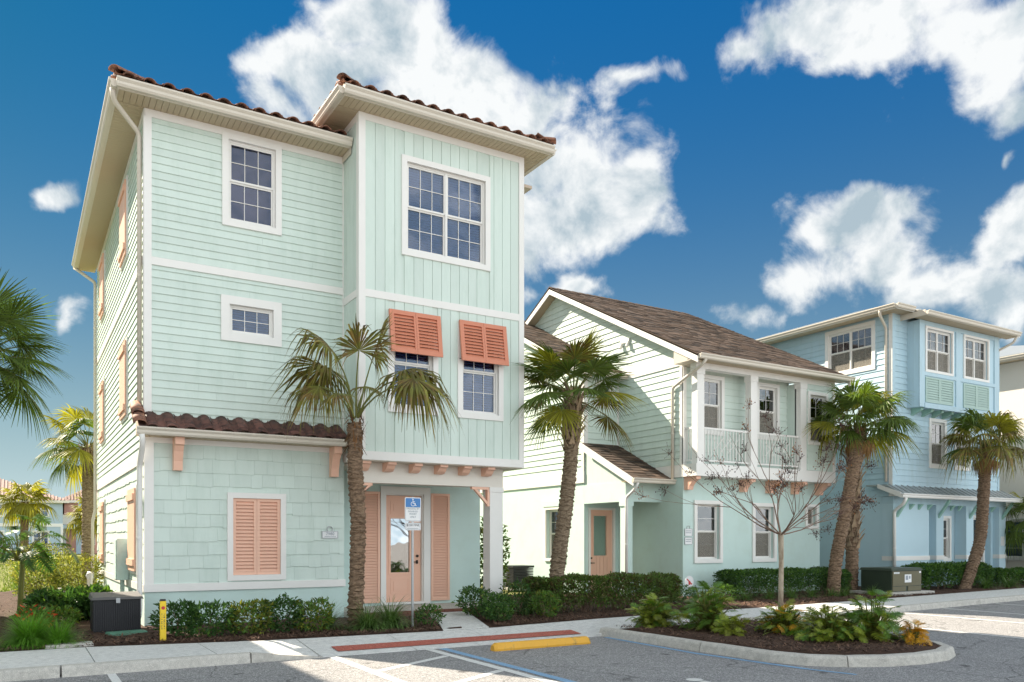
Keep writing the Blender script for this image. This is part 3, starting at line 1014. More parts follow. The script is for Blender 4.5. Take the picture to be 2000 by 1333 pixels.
corbel(house, fF, 5.22, 3.272, 0.03, 0.34, 0.15, 0.56)

# projecting bay: two storeys of upright boards carried on corbels and a beam
bw = window(house, bF, 6.28, 8.22, 6.95, 8.86, units=2, nx=3, ny=2, recess=0.035)
w1 = window(house, bF, 6.00, 7.05, 3.93, 5.84, nx=3, ny=2, recess=0.035)
w2 = window(house, bF, 7.48, 8.53, 3.93, 5.84, nx=3, ny=2, recess=0.035)
wb_ = wall('board_wall', bF, BX, HX1, 3.00, 9.45, 'mint', house, [bw, w1, w2])
upright_boards(bF, BX + 0.10, HX1 - 0.10, 6.18, 9.32, 0.203, 'mint', wb_, [(6.28, 8.22, 6.95, 8.86)])
upright_boards(bF, BX + 0.10, HX1 - 0.10, 3.16, 6.04, 0.203, 'mint', wb_, [(6.0, 7.05, 3.93, 5.84), (7.48, 8.53, 3.93, 5.84)])
wr = wall('board_wall', rF, BY + 0.161, HY0 + 0.3, 3.00, 9.45, 'mint', house)
upright_boards(rF, BY + 0.10, HY0, 6.18, 9.32, 0.203, 'mint', wr)
upright_boards(rF, BY + 0.10, HY0, 3.16, 6.04, 0.203, 'mint', wr)
tb = MB()
for F, a, b in ((bF, BX, HX1),):
    tb.fb(F, a - 0.032, a + 0.10, 3.00, 9.45, 0, 0.034).fb(F, b - 0.10, b + 0.02, 3.00, 9.45, 0, 0.034)
    tb.fb(F, a + 0.10, b - 0.10, 6.04, 6.18, 0, 0.032).fb(F, a + 0.10, b - 0.10, 3.0, 3.16, 0, 0.036).fb(F, a + 0.10, b - 0.10, 9.32, 9.45, 0, 0.030)
tb.fb(rF, BY + 0.002, BY + 0.10, 3.00, 9.45, 0, 0.032).fb(rF, BY + 0.10, HY0 - 0.035, 6.04, 6.18, 0, 0.030).fb(rF, BY + 0.10, HY0 - 0.035, 3.0, 3.16, 0, 0.030).fb(rF, BY + 0.10, HY0 - 0.035, 9.32, 9.45, 0, 0.028)
tb.build('trim', 'white', house)
MB().box(BX, HX1, BY + 0.002, HY0 + 1.1, 2.985, 3.0).build('bay_underside', 'cream', house)
MB().box(HX1 - 0.15, HX1 - 0.001, BY + 0.16, HY1, 3.0, 9.4).build('board_wall', 'mint', house)
MB().box(HX1 - 0.15, HX1 - 0.001, 16.461, HY1, -0.1, 3.0).build('stucco_wall', 'mint_stucco', house)
MB().box(HX0, HX1, HY1 - 0.15, HY1 - 0.001, -0.1, EAVE).build('clapboard_wall', 'mint', house)
for (a, b) in ((6.00, 7.07), (7.49, 8.56)):
    s = louvre_shutter(house, bF, a, b, 5.04, 5.86, 'coral', name='awning_shutter', leaves=2, t=0.085, w=0.045, pitch=0.062, tilt_top=0.05, tilt_bottom=0.17)
    MB().tube([bF(a + 0.03, 5.10, 0.04), bF(a + 0.03, 5.08, 0.20)], 0.009, 6).tube([bF(b - 0.03, 5.10, 0.04), bF(b - 0.03, 5.08, 0.20)], 0.009, 6).build('prop_rod', 'brass', s)
for x in (5.62, 6.13, 6.68, 7.23, 7.77, 8.31):
    pts = [(0.0, 2.985), (0.30, 2.985), (0.30, 2.94), (0.24, 2.92), (0.19, 2.86), (0.12, 2.82), (0.0, 2.815)]
    F = Fy(14.83)
    MB().prism([F(x - 0.085, v, w) for w, v in pts], [F(x + 0.085, v, w) for w, v in pts]).build('corbel', 'peach', house)
MB().box(BX, 8.75, 14.83, 15.13, 2.60, 2.984).build('porch_beam', 'offwhite', house)
cm = MB().box(8.44, 8.75, 14.835, 15.125, 0.10, 2.50).box(8.425, 8.765, 14.82, 15.14, 2.50, 2.60).box(8.42, 8.77, 14.815, 15.145, 0.08, 0.26)
cm.build('porch_column', 'white', house)
# timber bracket by the column
bk = MB()
F = Fy(14.93)
bk.fb(F, 8.02, 8.44, 2.545, 2.598, 0, 0.09).fb(F, 8.385, 8.438, 2.20, 2.545, 0.002, 0.088)
bk.prism([F(8.08, 2.545, 0.01), F(8.15, 2.545, 0.01), F(8.15, 2.545, 0.08), F(8.08, 2.545, 0.08)], [F(8.385, 2.23, 0.01), F(8.385, 2.30, 0.01), F(8.385, 2.30, 0.08), F(8.385, 2.23, 0.08)])
bk.build('bracket', 'peach', house)
bk = MB()
bk.fb(F, 5.46, 5.85, 2.545, 2.598, 0, 0.09).fb(F, 5.462, 5.515, 2.20, 2.545, 0.002, 0.088)
bk.prism([F(5.515, 2.23, 0.01), F(5.515, 2.30, 0.01), F(5.515, 2.30, 0.08), F(5.515, 2.23, 0.08)], [F(5.76, 2.545, 0.01), F(5.83, 2.545, 0.01), F(5.83, 2.545, 0.08), F(5.76, 2.545, 0.08)])
bk.build('bracket', 'peach', house)
# recessed porch
dF = Fy(16.3)
dh = (6.70, 7.60, 0.14, 2.50)
wall('stucco_wall', dF, BX, HX1, 0.0, 3.0, 'mint_stucco', house, [dh])
MB().box(BX - 0.15, BX, HY0 + 0.16, 16.46, 0, 3.0).build('stucco_wall', 'mint_stucco', house)
MB().box(BX, 8.95, 15.14, 16.3, 2.94, 2.97).build('porch_ceiling', 'cream', house)
dt = MB().fb(dF, 6.59, 6.71, 0.14, 2.64, 0, 0.05).fb(dF, 7.59, 7.75, 0.14, 2.64, 0, 0.05).fb(dF, 6.71, 7.59, 2.49, 2.64, 0, 0.05)
dt.fb(dF, 6.67, 6.72, 0.14, 2.50, -0.14, -0.001).fb(dF, 7.57, 7.62, 0.14, 2.50, -0.14, -0.001).fb(dF, 6.72, 7.57, 2.46, 2.50, -0.14, -0.001)
dt.build('door_casing', 'white', house)
door = MB()
a, b, c, d = 6.725, 7.565, 0.165, 2.455
ga, gb_, gc, gd = 6.86, 7.30, 0.80, 1.96
w0, w1_ = -0.12, -0.075
door.fb(dF, a, ga - 0.04, c, d, w0, w1_).fb(dF, gb_ + 0.04, b, c, d, w0, w1_).fb(dF, ga - 0.04, gb_ + 0.04, c, gc - 0.04, w0, w1_).fb(dF, ga - 0.04, gb_ + 0.04, gd + 0.04, d, w0, w1_)
frame(door, dF, ga - 0.045, gb_ + 0.045, gc - 0.045, gd + 0.045, 0.045, w0, w1_ + 0.012)
for (e, g) in ((2.06, 2.34), (0.33, 0.68)):
    frame(door, dF, 6.86, 7.30, e, g, 0.035, w1_, w1_ + 0.010)
    door.fb(dF, 6.93, 7.23, e + 0.065, g - 0.065, w1_, w1_ + 0.008)
door = door.build('front_door', 'peach', house)
MB().fb(dF, ga, gb_, gc, gd, w0 + 0.02, w0 + 0.025).build('door_pane', 'glass_door', door)
MB().fb(dF, ga - .05, gb_ + .05, gc - .05, gd + .05, w0 - 0.35, w0 - 0.34).build('door_blind', 'offwhite', door)
hk = MB()
hk.tube([dF(7.48, 1.15, w1_), dF(7.48, 1.15, w1_ + 0.03)], 0.03, 10).fb(dF, 7.455, 7.50, 0.98, 1.06, w1_, w1_ + 0.015).tube([dF(7.48, 1.02, w1_ + 0.05), dF(7.38, 1.02, w1_ + 0.05)], 0.011, 6).tube([dF(7.48, 1.02, w1_), dF(7.48, 1.02, w1_ + 0.05)], 0.011, 6)
hk.build('door_handle', 'brass', door)
MB().fb(dF, 6.60, 7.74, 0.115, 0.162, -0.14, 0.06).build('door_sill', 'white', house)
louvre_shutter(house, dF, 6.08, 6.575, 0.17, 2.52, 'peach', t=0.05, w=0.045, wb=0.004, pitch=0.06)
louvre_shutter(house, dF, 7.765, 8.22, 0.17, 2.52, 'peach', t=0.05, w=0.045, wb=0.004, pitch=0.06)
porch = MB().box(BX, 8.95, 14.86, 16.3, -0.02, 0.105).build('porch_floor', 'kerb', house)
x = 5.5
bmesh_ = MB().box(0, 0.19, 0, 0.10, 0, 0.055).mesh('brick', 'brick')
for k in range(2):
    x = BX + 0.1 * k
    while x < 8.8:
        place('brick', bmesh_, porch, (x, 14.765 - 0.002 * k, -0.01 + 0.06 * k))
        x += 0.2

# main roof and bay roof
def hip_roof(parent, x0, x1, y0, y1, z, pitch, gut_sides, ov_tiles, seed):
    w = x1 - x0; l = y1 - y0
    h = min(w, l) / 2 * pitch
    if l >= w:
        r0, r1 = ((x0 + x1) / 2, y0 + w / 2, z + h), ((x0 + x1) / 2, y1 - w / 2, z + h)
        polys = [[(x0, y0, z), (x1, y0, z), r0], [(x1, y0, z), (x1, y1, z), r1, r0], [(x1, y1, z), (x0, y1, z), r1], [(x0, y1, z), (x0, y0, z), r0, r1]]
    else:
        r0, r1 = (x0 + l / 2, (y0 + y1) / 2, z + h), (x1 - l / 2, (y0 + y1) / 2, z + h)
        polys = [[(x0, y0, z), (x1, y0, z), r1, r0], [(x1, y0, z), (x1, y1, z), r1], [(x1, y1, z), (x0, y1, z), r0, r1], [(x0, y1, z), (x0, y0, z), r0]]
    return plate_roof('roof', 'mortar', parent, polys, 0.06), polys

def tile_slopes(parent, x0, x1, y0, y1, z, pitch, sides, seed):
    s = math.sqrt(1 + pitch * pitch)
    if 'f' in sides:
        n = int((x1 - x0) / 0.305)
        for j in range(2):
            s_tile_row(parent, (x0 + 0.03 + j * 0.25, y0 - 0.05 + 0.33 * j / s, z + 0.33 * j * pitch / s), (1, 0, 0), (0, 1, pitch), n - 2 * j, pitch=(x1 - x0 - 0.06 - 0.5 * j) / (n - 2 * j), rows=1, seed=seed + j)
    if 'l' in sides:
        n = int((y1 - y0) / 0.305)
        s_tile_row(parent, (x0 - 0.05, y1 - 0.05, z), (0, -1, 0), (1, 0, pitch), n, pitch=(y1 - y0 - 0.1) / n, rows=1, seed=seed + 5)
    if 'r' in sides:
        n = int((y1 - y0) / 0.305)
        s_tile_row(parent, (x1 + 0.05, y0 + 0.05, z), (0, 1, 0), (-1, 0, pitch), n, pitch=(y1 - y0 - 0.1) / n, rows=1, seed=seed + 7)

def hip_caps(parent, p, d, n, rise):
    d = Vector(d).normalized()
    up = Vector((d.x, d.y, rise)).normalized()
    side = Vector((-d.y, d.x, 0))
    nz = side.cross(up)
    if nz.z < 0: nz = -nz
    m3 = Matrix((up.cross(nz), up, nz)).transposed()
    for k in range(n):
        place('hip_tile', tile_mesh(), parent, Vector(p) + up * (0.33 * k) + Vector((0, 0, 0.05 + 0.012)), rot=m3.to_euler(), scale=(1.1, 1, 1.1))

OV = 0.48
mx0, my0, mx1, my1 = HX0 - OV, HY0 - OV, HX1 + OV, HY1 + OV
roof, _ = hip_roof(house, mx0, mx1, my0, my1, EAVE + 0.19, 0.33, '', 0, 1)
tile_slopes(roof, mx0, BX - 0.05, my0, my1, EAVE + 0.19, 0.33, 'f', 51)
s_tile_row(roof, (mx0 - 0.05, my1 - 0.05, EAVE + 0.19), (0, -1, 0), (1, 0, 0.33), 34, pitch=(my1 - my0 - 0.1) / 34, seed=56)
hip_caps(roof, (mx0 - 0.06, my0 - 0.06, EAVE + 0.19), (1, 1, 0), 8, 0.33 / math.sqrt(2))
fa = MB().box(mx0 + 0.001, BX - 0.045, my0, my0 + 0.025, EAVE - 0.01, EAVE + 0.13).box(mx0, mx0 + 0.025, my0 + 0.025, my1, EAVE - 0.01, EAVE + 0.13).build('fascia', 'cream', house)
soffit(house, mx0 + 0.02, BX - 0.05, my0 + 0.02, HY0 - 0.03, EAVE)
soffit(house, mx0 + 0.02, HX0 - 0.03, HY0 - 0.02, my1, EAVE, along='y')
MB().box(BX - 0.045, BX - 0.035, my0 - 0.02, HY0 - 0.03, EAVE - 0.12, EAVE + 0.13).build('eave_return', 'cream', house)
gutter_profile((mx0 - 0.02, my0), (BX - 0.04, my0), EAVE + 0.0, house, size=0.14)
gutter_profile((mx0, my1), (mx0, my0 - 0.02), EAVE + 0.0, house, out=(-1, 0), size=0.14)
bx0, by0, bx1, by1 = BX - 0.46, BY - 0.44, HX1 + 0.42, HY0 + 3.2
BE = 9.45
broof, _ = hip_roof(house, bx0, bx1, by0, by1, BE + 0.19, 0.33, '', 0, 1)
tile_slopes(broof, bx0, bx1, by0, by1, BE + 0.19, 0.33, 'flr', 61)
hip_caps(broof, (bx0 - 0.06, by0 - 0.06, BE + 0.19), (1, 1, 0), 7, 0.33 / math.sqrt(2))
hip_caps(broof, (bx1 + 0.06, by0 - 0.06, BE + 0.19), (-1, 1, 0), 7, 0.33 / math.sqrt(2))
MB().box(bx0 + 0.026, bx1 - 0.026, by0, by0 + 0.025, BE - 0.01, BE + 0.13).box(bx0, bx0 + 0.025, by0, by1, BE - 0.01, BE + 0.13).box(bx1 - 0.025, bx1, by0, by1, BE - 0.01, BE + 0.13).build('fascia', 'cream', house)
soffit(house, bx0 + 0.02, bx1 - 0.02, by0 + 0.02, BY - 0.03, BE)
soffit(house, bx0 + 0.02, BX - 0.03, BY - 0.02, by1, BE, along='y')
soffit(house, HX1 + 0.02, bx1 - 0.02, BY - 0.02, by1, BE, along='y')
MB().box(BX - 0.16, BX, HY0 + 0.3, by1, EAVE, BE).box(BX, HX1, by1 - 0.6, by1 - 0.45, EAVE, BE).build('board_wall', 'mint', house)
gutter_profile((bx0 - 0.02, by0), (bx1 + 0.02, by0), BE, house, size=0.14)
gutter_profile((bx0, by1), (bx0, by0 - 0.02), BE, house, out=(-1, 0), size=0.14)
gutter_profile((bx1, by0 - 0.02), (bx1, by1), BE, house, out=(1, 0), size=0.14)
# rainwater pipes
downspout(house, [(mx0 - 0.06, my0 + 0.10, EAVE + 0.02), (mx0 - 0.04, my0 + 0.20, EAVE - 0.12), (HX0 - 0.075, HY0 + 0.13, EAVE - 0.40), (HX0 - 0.075, HY0 + 0.13, 3.62)])
downspout(house, [(1.78, PY - 0.06, 3.27), (1.80, PY - 0.03, 3.12), (1.80, HY0 - 0.02, 2.78), (1.80, HY0 - 0.02, 0.28), (1.76, HY0 - 0.14, 0.14), (1.60, HY0 - 0.40, 0.11)], mat='white', w=0.085)
downspout(house, [(mx0 - 0.06, my1 - 0.1, EAVE + 0.02), (HX0 - 0.075, HY1 - 0.15, EAVE - 0.45), (HX0 - 0.075, HY1 - 0.15, 2.3), (HX0 - 0.14, HY1 - 0.2, 2.0), (HX0 - 0.14, HY1 - 0.2, 0.2)])
# house number plaque
pl = MB().fb(fF, 5.005, 5.315, 1.535, 1.665, 0.022, 0.034)
frame(pl, fF, 5.0, 5.32, 1.53, 1.67, 0.012, 0.020, 0.042)
ring = [fF(5.16 + 0.055 * math.cos(t), 1.705 + 0.055 * math.sin(t), 0.03) for t in [math.pi * (-0.2 + 1.4 * i / 12) for i in range(13)]]
pl.tube(ring, 0.009, 6)
plq = thing('number_plaque', 'white house number plaque reading 7980 on mint shingles by the palm', 'plaque', fF(5.16, 1.53, 0))
pl.build('frame', 'steel', plq)
MB().fb(fF, 5.013, 5.307, 1.543, 1.657, 0.0345, 0.036).build('face', 'signwhite', plq)
place('digits', text_mesh('digits', '7980', 0.085, 'greyink', fF, 5.16, 1.615, 0.038), plq)
lm = MB()
x = 5.05
while x < 5.27:
    l = rnd.uniform(0.006, 0.016); lm.fb(fF, x, x + l, 1.557, 1.568, 0.036, 0.0375); x += l + 0.004
lm.build('small_print', 'greyink', plq)
# meter cabinet on the side wall
mt = thing('meter_cabinet', 'tall mint painted electrical meter cabinet on the sunlit side wall', 'meter box', sF(17.9, 0.7, 0))
MB().fb(sF, 17.50, 17.95, 0.72, 1.52, 0.03, 0.24).build('cabinet', 'mint_stucco', mt)
MB().fb(sF, 17.52, 17.93, 0.74, 1.50, 0.241, 0.256).build('cover', 'mint_stucco', mt)
MB().fb(sF, 17.97, 18.35, 1.22, 1.36, 0.03, 0.16).build('junction_box', 'steel', mt)
MB().tube([sF(17.7, 0.72, 0.12), sF(17.7, 0.02, 0.12)], 0.04, 8).build('conduit', 'mint_stucco', mt)
# ------------------------------------------------------------------ two-storey pale mint house with balcony
H2 = thing('gabled_house', 'two-storey pale mint house with brown shingle gable roof and white balcony', 'house', (15, 16.1, 0))
X2, Y2, X2R, Y2B = 15.0, 16.1, 20.45, 27.8
RY, RZ, EY, EZ = 21.9, 9.62, 15.2, 6.20
SL = (RZ - EZ) / (RY - EY)
roofz = lambda y: RZ - SL * abs(y - RY)
lF, gF, oF, nF, kF = Fx(X2), Fy(Y2), Fx(13.76), Fy(18.79), Fy(15.6)
EX = 0.178
# ground floor front
g1 = window(H2, gF, 15.38, 16.42, 0.88, 2.56, trim=0.10, nx=1, ny=2, blind=0.45, curtain='curtain', recess=0.10, lining='room', glass='glass_sky', screen=True)
g2 = window(H2, gF, 17.58, 18.55, 0.88, 2.54, trim=0.10, nx=1, ny=2, blind=0.3, curtain='curtain', recess=0.10, glass='glass_sky', screen=True)
g3 = window(H2, gF, 19.78, 20.35, 1.83, 2.55, trim=0.09, nx=1, ny=1, sashes=1, blind=0, curtain='curtain', recess=0.10, glass='glass_sky', screen=True)
wall('stucco_wall', gF, X2, X2R, -0.1, 3.16, 'mint_stucco', H2, [g1, g2, g3])
wall('stucco_wall', lF, Y2 + 0.161, 18.79, -0.1, 3.16, 'mint_stucco', H2)
MB().box(X2R - 0.15, X2R, Y2 + 0.16, Y2B, -0.1, 6.15).box(15.2, X2R - 0.16, Y2B - 0.15, Y2B, -0.1, 6.15).build('clapboard_wall', 'mint2', H2)
# band round the balcony floor
MB().box(X2 - 0.03, X2R + 0.03, 15.57, Y2 - 0.001, 3.16, 3.48).box(X2 - 0.035, X2, Y2, 18.75, 3.16, 3.48).build('balcony_band', 'white', H2)
for x in (15.12, 17.15, 18.2, 19.25, 20.3):
    corbel(H2, gF, x, 3.158, 0.0, 0.46, 0.16, 0.34)
# balcony recess
b1 = window(H2, gF, 15.55, 16.48, 4.33, 5.93, trim=0.10, nx=2, ny=2, blind=0.9, recess=0.04, glass='glass_sky', screen=True)
b2 = window(H2, gF, 17.74, 18.67, 4.33, 5.93, trim=0.10, nx=2, ny=2, blind=0.9, recess=0.04, glass='glass_sky', screen=True)
wbk = wall('clapboard_wall', gF, X2, 19.1, 3.48, 6.12, 'mint2', H2, [b1, b2])
siding(gF, X2 + 0.02, 19.0, 3.49, 6.0, EX, 'mint2', wbk, [b1, b2], seed=71)
b3 = window(H2, kF, 19.28, 20.14, 4.22, 5.74, trim=0.09, nx=2, ny=2, blind=0.5, recess=0.04, glass='glass_sky', screen=True)
wk = wall('clapboard_wall', kF, 19.26, X2R, 3.48, 5.95, 'mint2', H2, [b3])
siding(kF, 19.27, X2R - 0.09, 3.49, 5.94, EX, 'mint2', wk, [b3], seed=72)
MB().box(19.0, 19.25, 15.76, Y2, 3.48, 5.95).build('balcony_end_wall', 'mint2', H2)
MB().fb(kF, X2R - 0.09, X2R + 0.02, 3.48, 5.95, 0, 0.035).box(X2 - 0.02, X2R + 0.02, 15.58, 15.80, 5.95, 6.10).build('trim', 'white', H2)
MB().box(X2, X2R, 15.80, Y2 + 0.02, 6.06, 6.10).build('balcony_ceiling', 'cream', H2)
for x in (15.03, 17.0, 19.0):
    MB().box(x, x + 0.25, 15.60, 15.80, 3.48, 5.95).box(x - 0.02, x + 0.27, 15.585, 15.82, 5.80, 5.95).build('balcony_column', 'white', H2)
MB().fb(lF, Y2 - 0.05, Y2 + 0.09, 3.48, 6.1, 0, 0.03).fb(gF, X2 - 0.03, X2 + 0.1, 3.48, 6.06, 0, 0.03).build('trim', 'white', H2)
# railings
def railing(name, p, q, parent):
    p, q = Vector(p), Vector(q)
    d = (q - p); L = d.length; d.normalize()
    n = Vector((-d.y, d.x, 0)) * 0.014
    rails = MB()
    for z0, z1 in ((4.40, 4.45), (3.56, 3.60)):
        A = [p + n * 1.6 + Vector((0, 0, z0)), p - n * 1.6 + Vector((0, 0, z0)), p - n * 1.6 + Vector((0, 0, z1)), p + n * 1.6 + Vector((0, 0, z1))]
        rails.prism([tuple(a) for a in A], [tuple(a + d * L) for a in A])
    r_ = rails.build(name, 'white', parent)
    k = max(2, round(L / 0.115))
    for i in range(1, k):
        c = p + d * (L * i / k)
        MB().box(c.x - 0.010, c.x + 0.010, c.y - 0.010, c.y + 0.010, 3.60, 4.40).build('baluster', 'white', r_)
    if L > 1.2:
        lat = MB()
        mid = p + d * (L / 2)
        for s in (-1, 1):
            for off in (-0.28, 0.0, 0.28):
                h = 0.38
                a = mid + d * (off - h * s * 0.5) + Vector((0, -0.016, 4.0 - h * 0.5 - abs(off) * 0))
                b = mid + d * (off + h * s * 0.5) + Vector((0, -0.016, 4.0 + h * 0.5))
                lat.tube([a, b], 0.009, 5)
        lat.build('lattice', 'white', r_)
railing('railing', (15.28, 15.70, 0), (17.0, 15.70, 0), H2)
railing('railing', (17.25, 15.70, 0), (19.0, 15.70, 0), H2)
railing('railing', (15.06, 15.80, 0), (15.06, 16.1, 0), H2)
# gable wall
gw = MB().prism([(X2, Y2 + .161, 3.3), (X2, Y2B, 3.3), (X2, Y2B, roofz(Y2B) - 0.12), (X2, RY, RZ - 0.12), (X2, Y2 + .161, roofz(Y2 + .161) - 0.12)],
                [(X2 + 0.15, Y2 + .161, 3.3), (X2 + 0.15, Y2B, 3.3), (X2 + 0.15, Y2B, roofz(Y2B) - 0.12), (X2 + 0.15, RY, RZ - 0.12), (X2 + 0.15, Y2 + .161, roofz(Y2 + .161) - 0.12)]).build('gable_wall', 'mint2', H2)
inv = lambda v: RY - (RZ - 0.14 - v) / SL
siding(lF, Y2 + 0.10, 18.75, 3.49, 6.10, EX, 'mint2', gw, seed=73)
siding(lF, Y2 + 0.05, Y2B, 6.38, RZ - 0.2, EX, 'mint2', gw, left=inv, right=lambda v: 2 * RY - inv(v), seed=74)
MB().fb(lF, Y2, 18.76, 6.10, 6.375, 0, 0.034).build('trim', 'white', H2)
# main roof, shingled
rx0, rx1 = 14.65, 20.75
rb = plate_roof('roof', 'shingle', H2, [[(rx0, EY, EZ), (rx1, EY, EZ), (rx1, RY, RZ), (rx0, RY, RZ)], [(rx0, RY, RZ), (rx1, RY, RZ), (rx1, 2 * RY - EY, EZ), (rx0, 2 * RY - EY, EZ)]], 0.06)
def shingle_slope(parent, x0, x1, y0, z0, y1, z1, course=0.19, seed=9):
    r = random.Random(seed)
    L = math.hypot(y1 - y0, z1 - z0)
    uy, uz = (y1 - y0) / L, (z1 - z0) / L
    ny, nz = -uz, uy
    if nz < 0: ny, nz = -ny, -nz
    mb = MB()
    n = int(L / course)
    for j in range(n):
        s0 = j * course
        x = x0 - r.uniform(0, 0.3)
        while x < x1:
            w = r.uniform(0.18, 0.42)
            a, b = max(x, x0), min(x + w - 0.004, x1)
            x += w
            if b - a < 0.01: continue
            t0 = 0.010 + r.choice((0.0, 0.006, 0.012))
            s1 = min(s0 + course + 0.02, L)
            def P(xx, s, t): return (xx, y0 + uy * s + ny * t, z0 + uz * s + nz * t)
            mb.add([P(a, s0, 0.002), P(b, s0, 0.002), P(b, s0, t0), P(a, s0, t0), P(b, s1, 0.004), P(a, s1, 0.004)], [(0, 1, 2, 3), (3, 2, 4, 5)])
    return mb.build('shingles', 'shingle', parent, kind='stuff')
shingle_slope(rb, rx0, rx1, EY, EZ, RY, RZ)
shingle_slope(rb, rx0, rx1, 2 * RY - EY, EZ, RY, RZ, 0.3, 10)
for k in range(20):
    x = rx0 + 0.3 * k
    MB().prism([(x, RY - 0.15, RZ - 0.05), (x, RY, RZ + 0.035), (x, RY + 0.15, RZ - 0.05)], [(x + 0.32, RY - 0.15, RZ - 0.06), (x + 0.32, RY, RZ + 0.022), (x + 0.32, RY + 0.15, RZ - 0.06)]).build('ridge_cap', 'shingle', rb)
# barge boards and eave
for xx, sgn in ((rx0, 1), (rx1 - 0.03, 1)):
    for s in (-1, 1):
        ye = EY if s < 0 else 2 * RY - EY
        P = [(xx, ye, EZ - 0.22), (xx, RY, RZ - 0.22), (xx, RY, RZ - 0.02), (xx, ye, EZ - 0.02)]
        MB().extr(P, (0.03, 0, 0)).build('barge_board', 'white', H2)
for s in (-1, 1):
    ye = EY + 0.05 if s < 0 else 2 * RY - EY - 0.05
    zz = roofz(ye)
    P = [(rx0 + 0.03, ye, zz - 0.19), (rx0 + 0.03, RY, RZ - 0.19), (X2 - 0.001, RY, RZ - 0.19), (X2 - 0.001, ye, zz - 0.19)]
    MB().prism([(a, b, c) for a, b, c in P], [(a, b, c + 0.02) for a, b, c in P]).build('rake_soffit', 'soffit', H2)
soffit(H2, rx0 + 0.03, rx1 - 0.03, EY + 0.03, 15.60, 6.10)
MB().box(rx0 + 0.032, rx1 - 0.032, EY, EY + 0.025, 6.08, 6.19).build('fascia', 'cream', H2)
MB().prism([(rx0 + 0.03, EY + 0.03, 6.085), (rx0 + 0.03, Y2, 6.085), (rx0 + 0.03, Y2, roofz(Y2) - 0.2)], [(X2 - .002, EY + 0.03, 6.085), (X2 - .002, Y2, 6.085), (X2 - .002, Y2, roofz(Y2) - 0.2)]).build('eave_return', 'cream', H2)
gutter_profile((rx0 + 0.03, EY), (rx1, EY), 6.08, H2)
fl = MB().tube([lF(18.6, 7.2, 0.02), lF(18.6, 7.02, 0.10)], 0.05, 8).tube([lF(18.3, 7.2, 0.02), lF(18.3, 7.02, 0.10)], 0.05, 8).fb(lF, 18.25, 18.65, 7.16, 7.26, 0.02, 0.06)
fl.build('flood_light', 'white', H2)
# bump on the left
bh = window(H2, oF, 19.75, 20.80, 0.86, 2.50, trim=0.09, nx=2, ny=2, blind=0.55, recess=0.12, lining='room', glass='glass_sky', screen=True)
wall('stucco_wall', oF, 18.79, 26.5, -0.1, 3.12, 'mint_stucco', H2, [bh])
MB().fb(oF, 19.68, 20.87, 2.50, 2.66, 0, 0.06).build('window_head', 'mint_stucco', H2)
wo_ = wall('clapboard_wall', oF, 18.79, 26.5, 3.12, 6.3, 'mint2', H2)
BS = 6.25
bz = lambda y: BS + SL * (y - 18.4)
siding(oF, 18.80, 26.4, 3.42, 8.6, EX, 'mint2', wo_, left=lambda v: 18.4 + (v + 0.22 - BS) / SL, seed=75)
MB().prism([(13.76, 18.79, 6.2), (13.76, 25.2, 6.2), (13.76, 25.2, bz(25.2) - 0.1), (13.76, 18.79, bz(18.79) - 0.1)], [(13.9, 18.79, 6.2), (13.9, 25.2, 6.2), (13.9, 25.2, bz(25.2) - 0.1), (13.9, 18.79, bz(18.79) - 0.1)]).build('clapboard_wall', 'mint2', H2)
MB().fb(oF, 18.76, 26.4, 3.12, 3.42, 0, 0.034).fb(oF, 18.77, 18.88, 3.42, 6.2, 0, 0.03).build('trim', 'white', H2)
ub = window(H2, nF, 14.15, 14.82, 5.30, 6.08, trim=0.08, nx=1, ny=1, blind=0, recess=0.04, glass='glass_sky', screen=True)
dh2 = (13.93, 14.83, 0.0, 2.40)
wn2 = wall('clapboard_wall', nF, 13.921, X2, 2.9, 6.3, 'mint2', H2, [ub])
siding(nF, 13.80, X2, 4.2, 6.15, EX, 'mint2', wn2, [ub], seed=76)
wall('stucco_wall', nF, 13.92, X2, -0.05, 2.9, 'mint_stucco', H2, [dh2])
MB().fb(nF, X2 - 0.07, X2, 4.2, 6.15, 0, 0.03).fb(nF, 13.76, 13.87, 4.2, 6.2, 0, 0.03).build('trim', 'white', H2)
rb2 = plate_roof('roof', 'shingle', H2, [[(13.45, 18.4, BS), (X2 - 0.04, 18.4, BS), (X2 - 0.04, 25.2, bz(25.2)), (13.45, 25.2, bz(25.2))]], 0.06)
shingle_slope(rb2, 13.45, X2 - 0.04, 18.4, BS, 25.2, bz(25.2), seed=12)
MB().extr([(13.45, 18.4, BS - 0.22), (13.45, 25.2, bz(25.2) - 0.22), (13.45, 25.2, bz(25.2) - 0.02), (13.45, 18.4, BS - 0.02)], (0.03, 0, 0)).build('barge_board', 'white', H2)
MB().prism([(13.48, 18.4, BS - 0.19), (13.48, 25.2, bz(25.2) - 0.19), (13.758, 25.2, bz(25.2) - 0.19), (13.758, 18.4, BS - 0.19)], [(13.48, 18.4, BS - 0.17), (13.48, 25.2, bz(25.2) - 0.17), (13.758, 25.2, bz(25.2) - 0.17), (13.758, 18.4, BS - 0.17)]).build('rake_soffit', 'soffit', H2)
gutter_profile((13.45, 18.4), (X2 - 0.04, 18.4), BS - 0.14, H2)
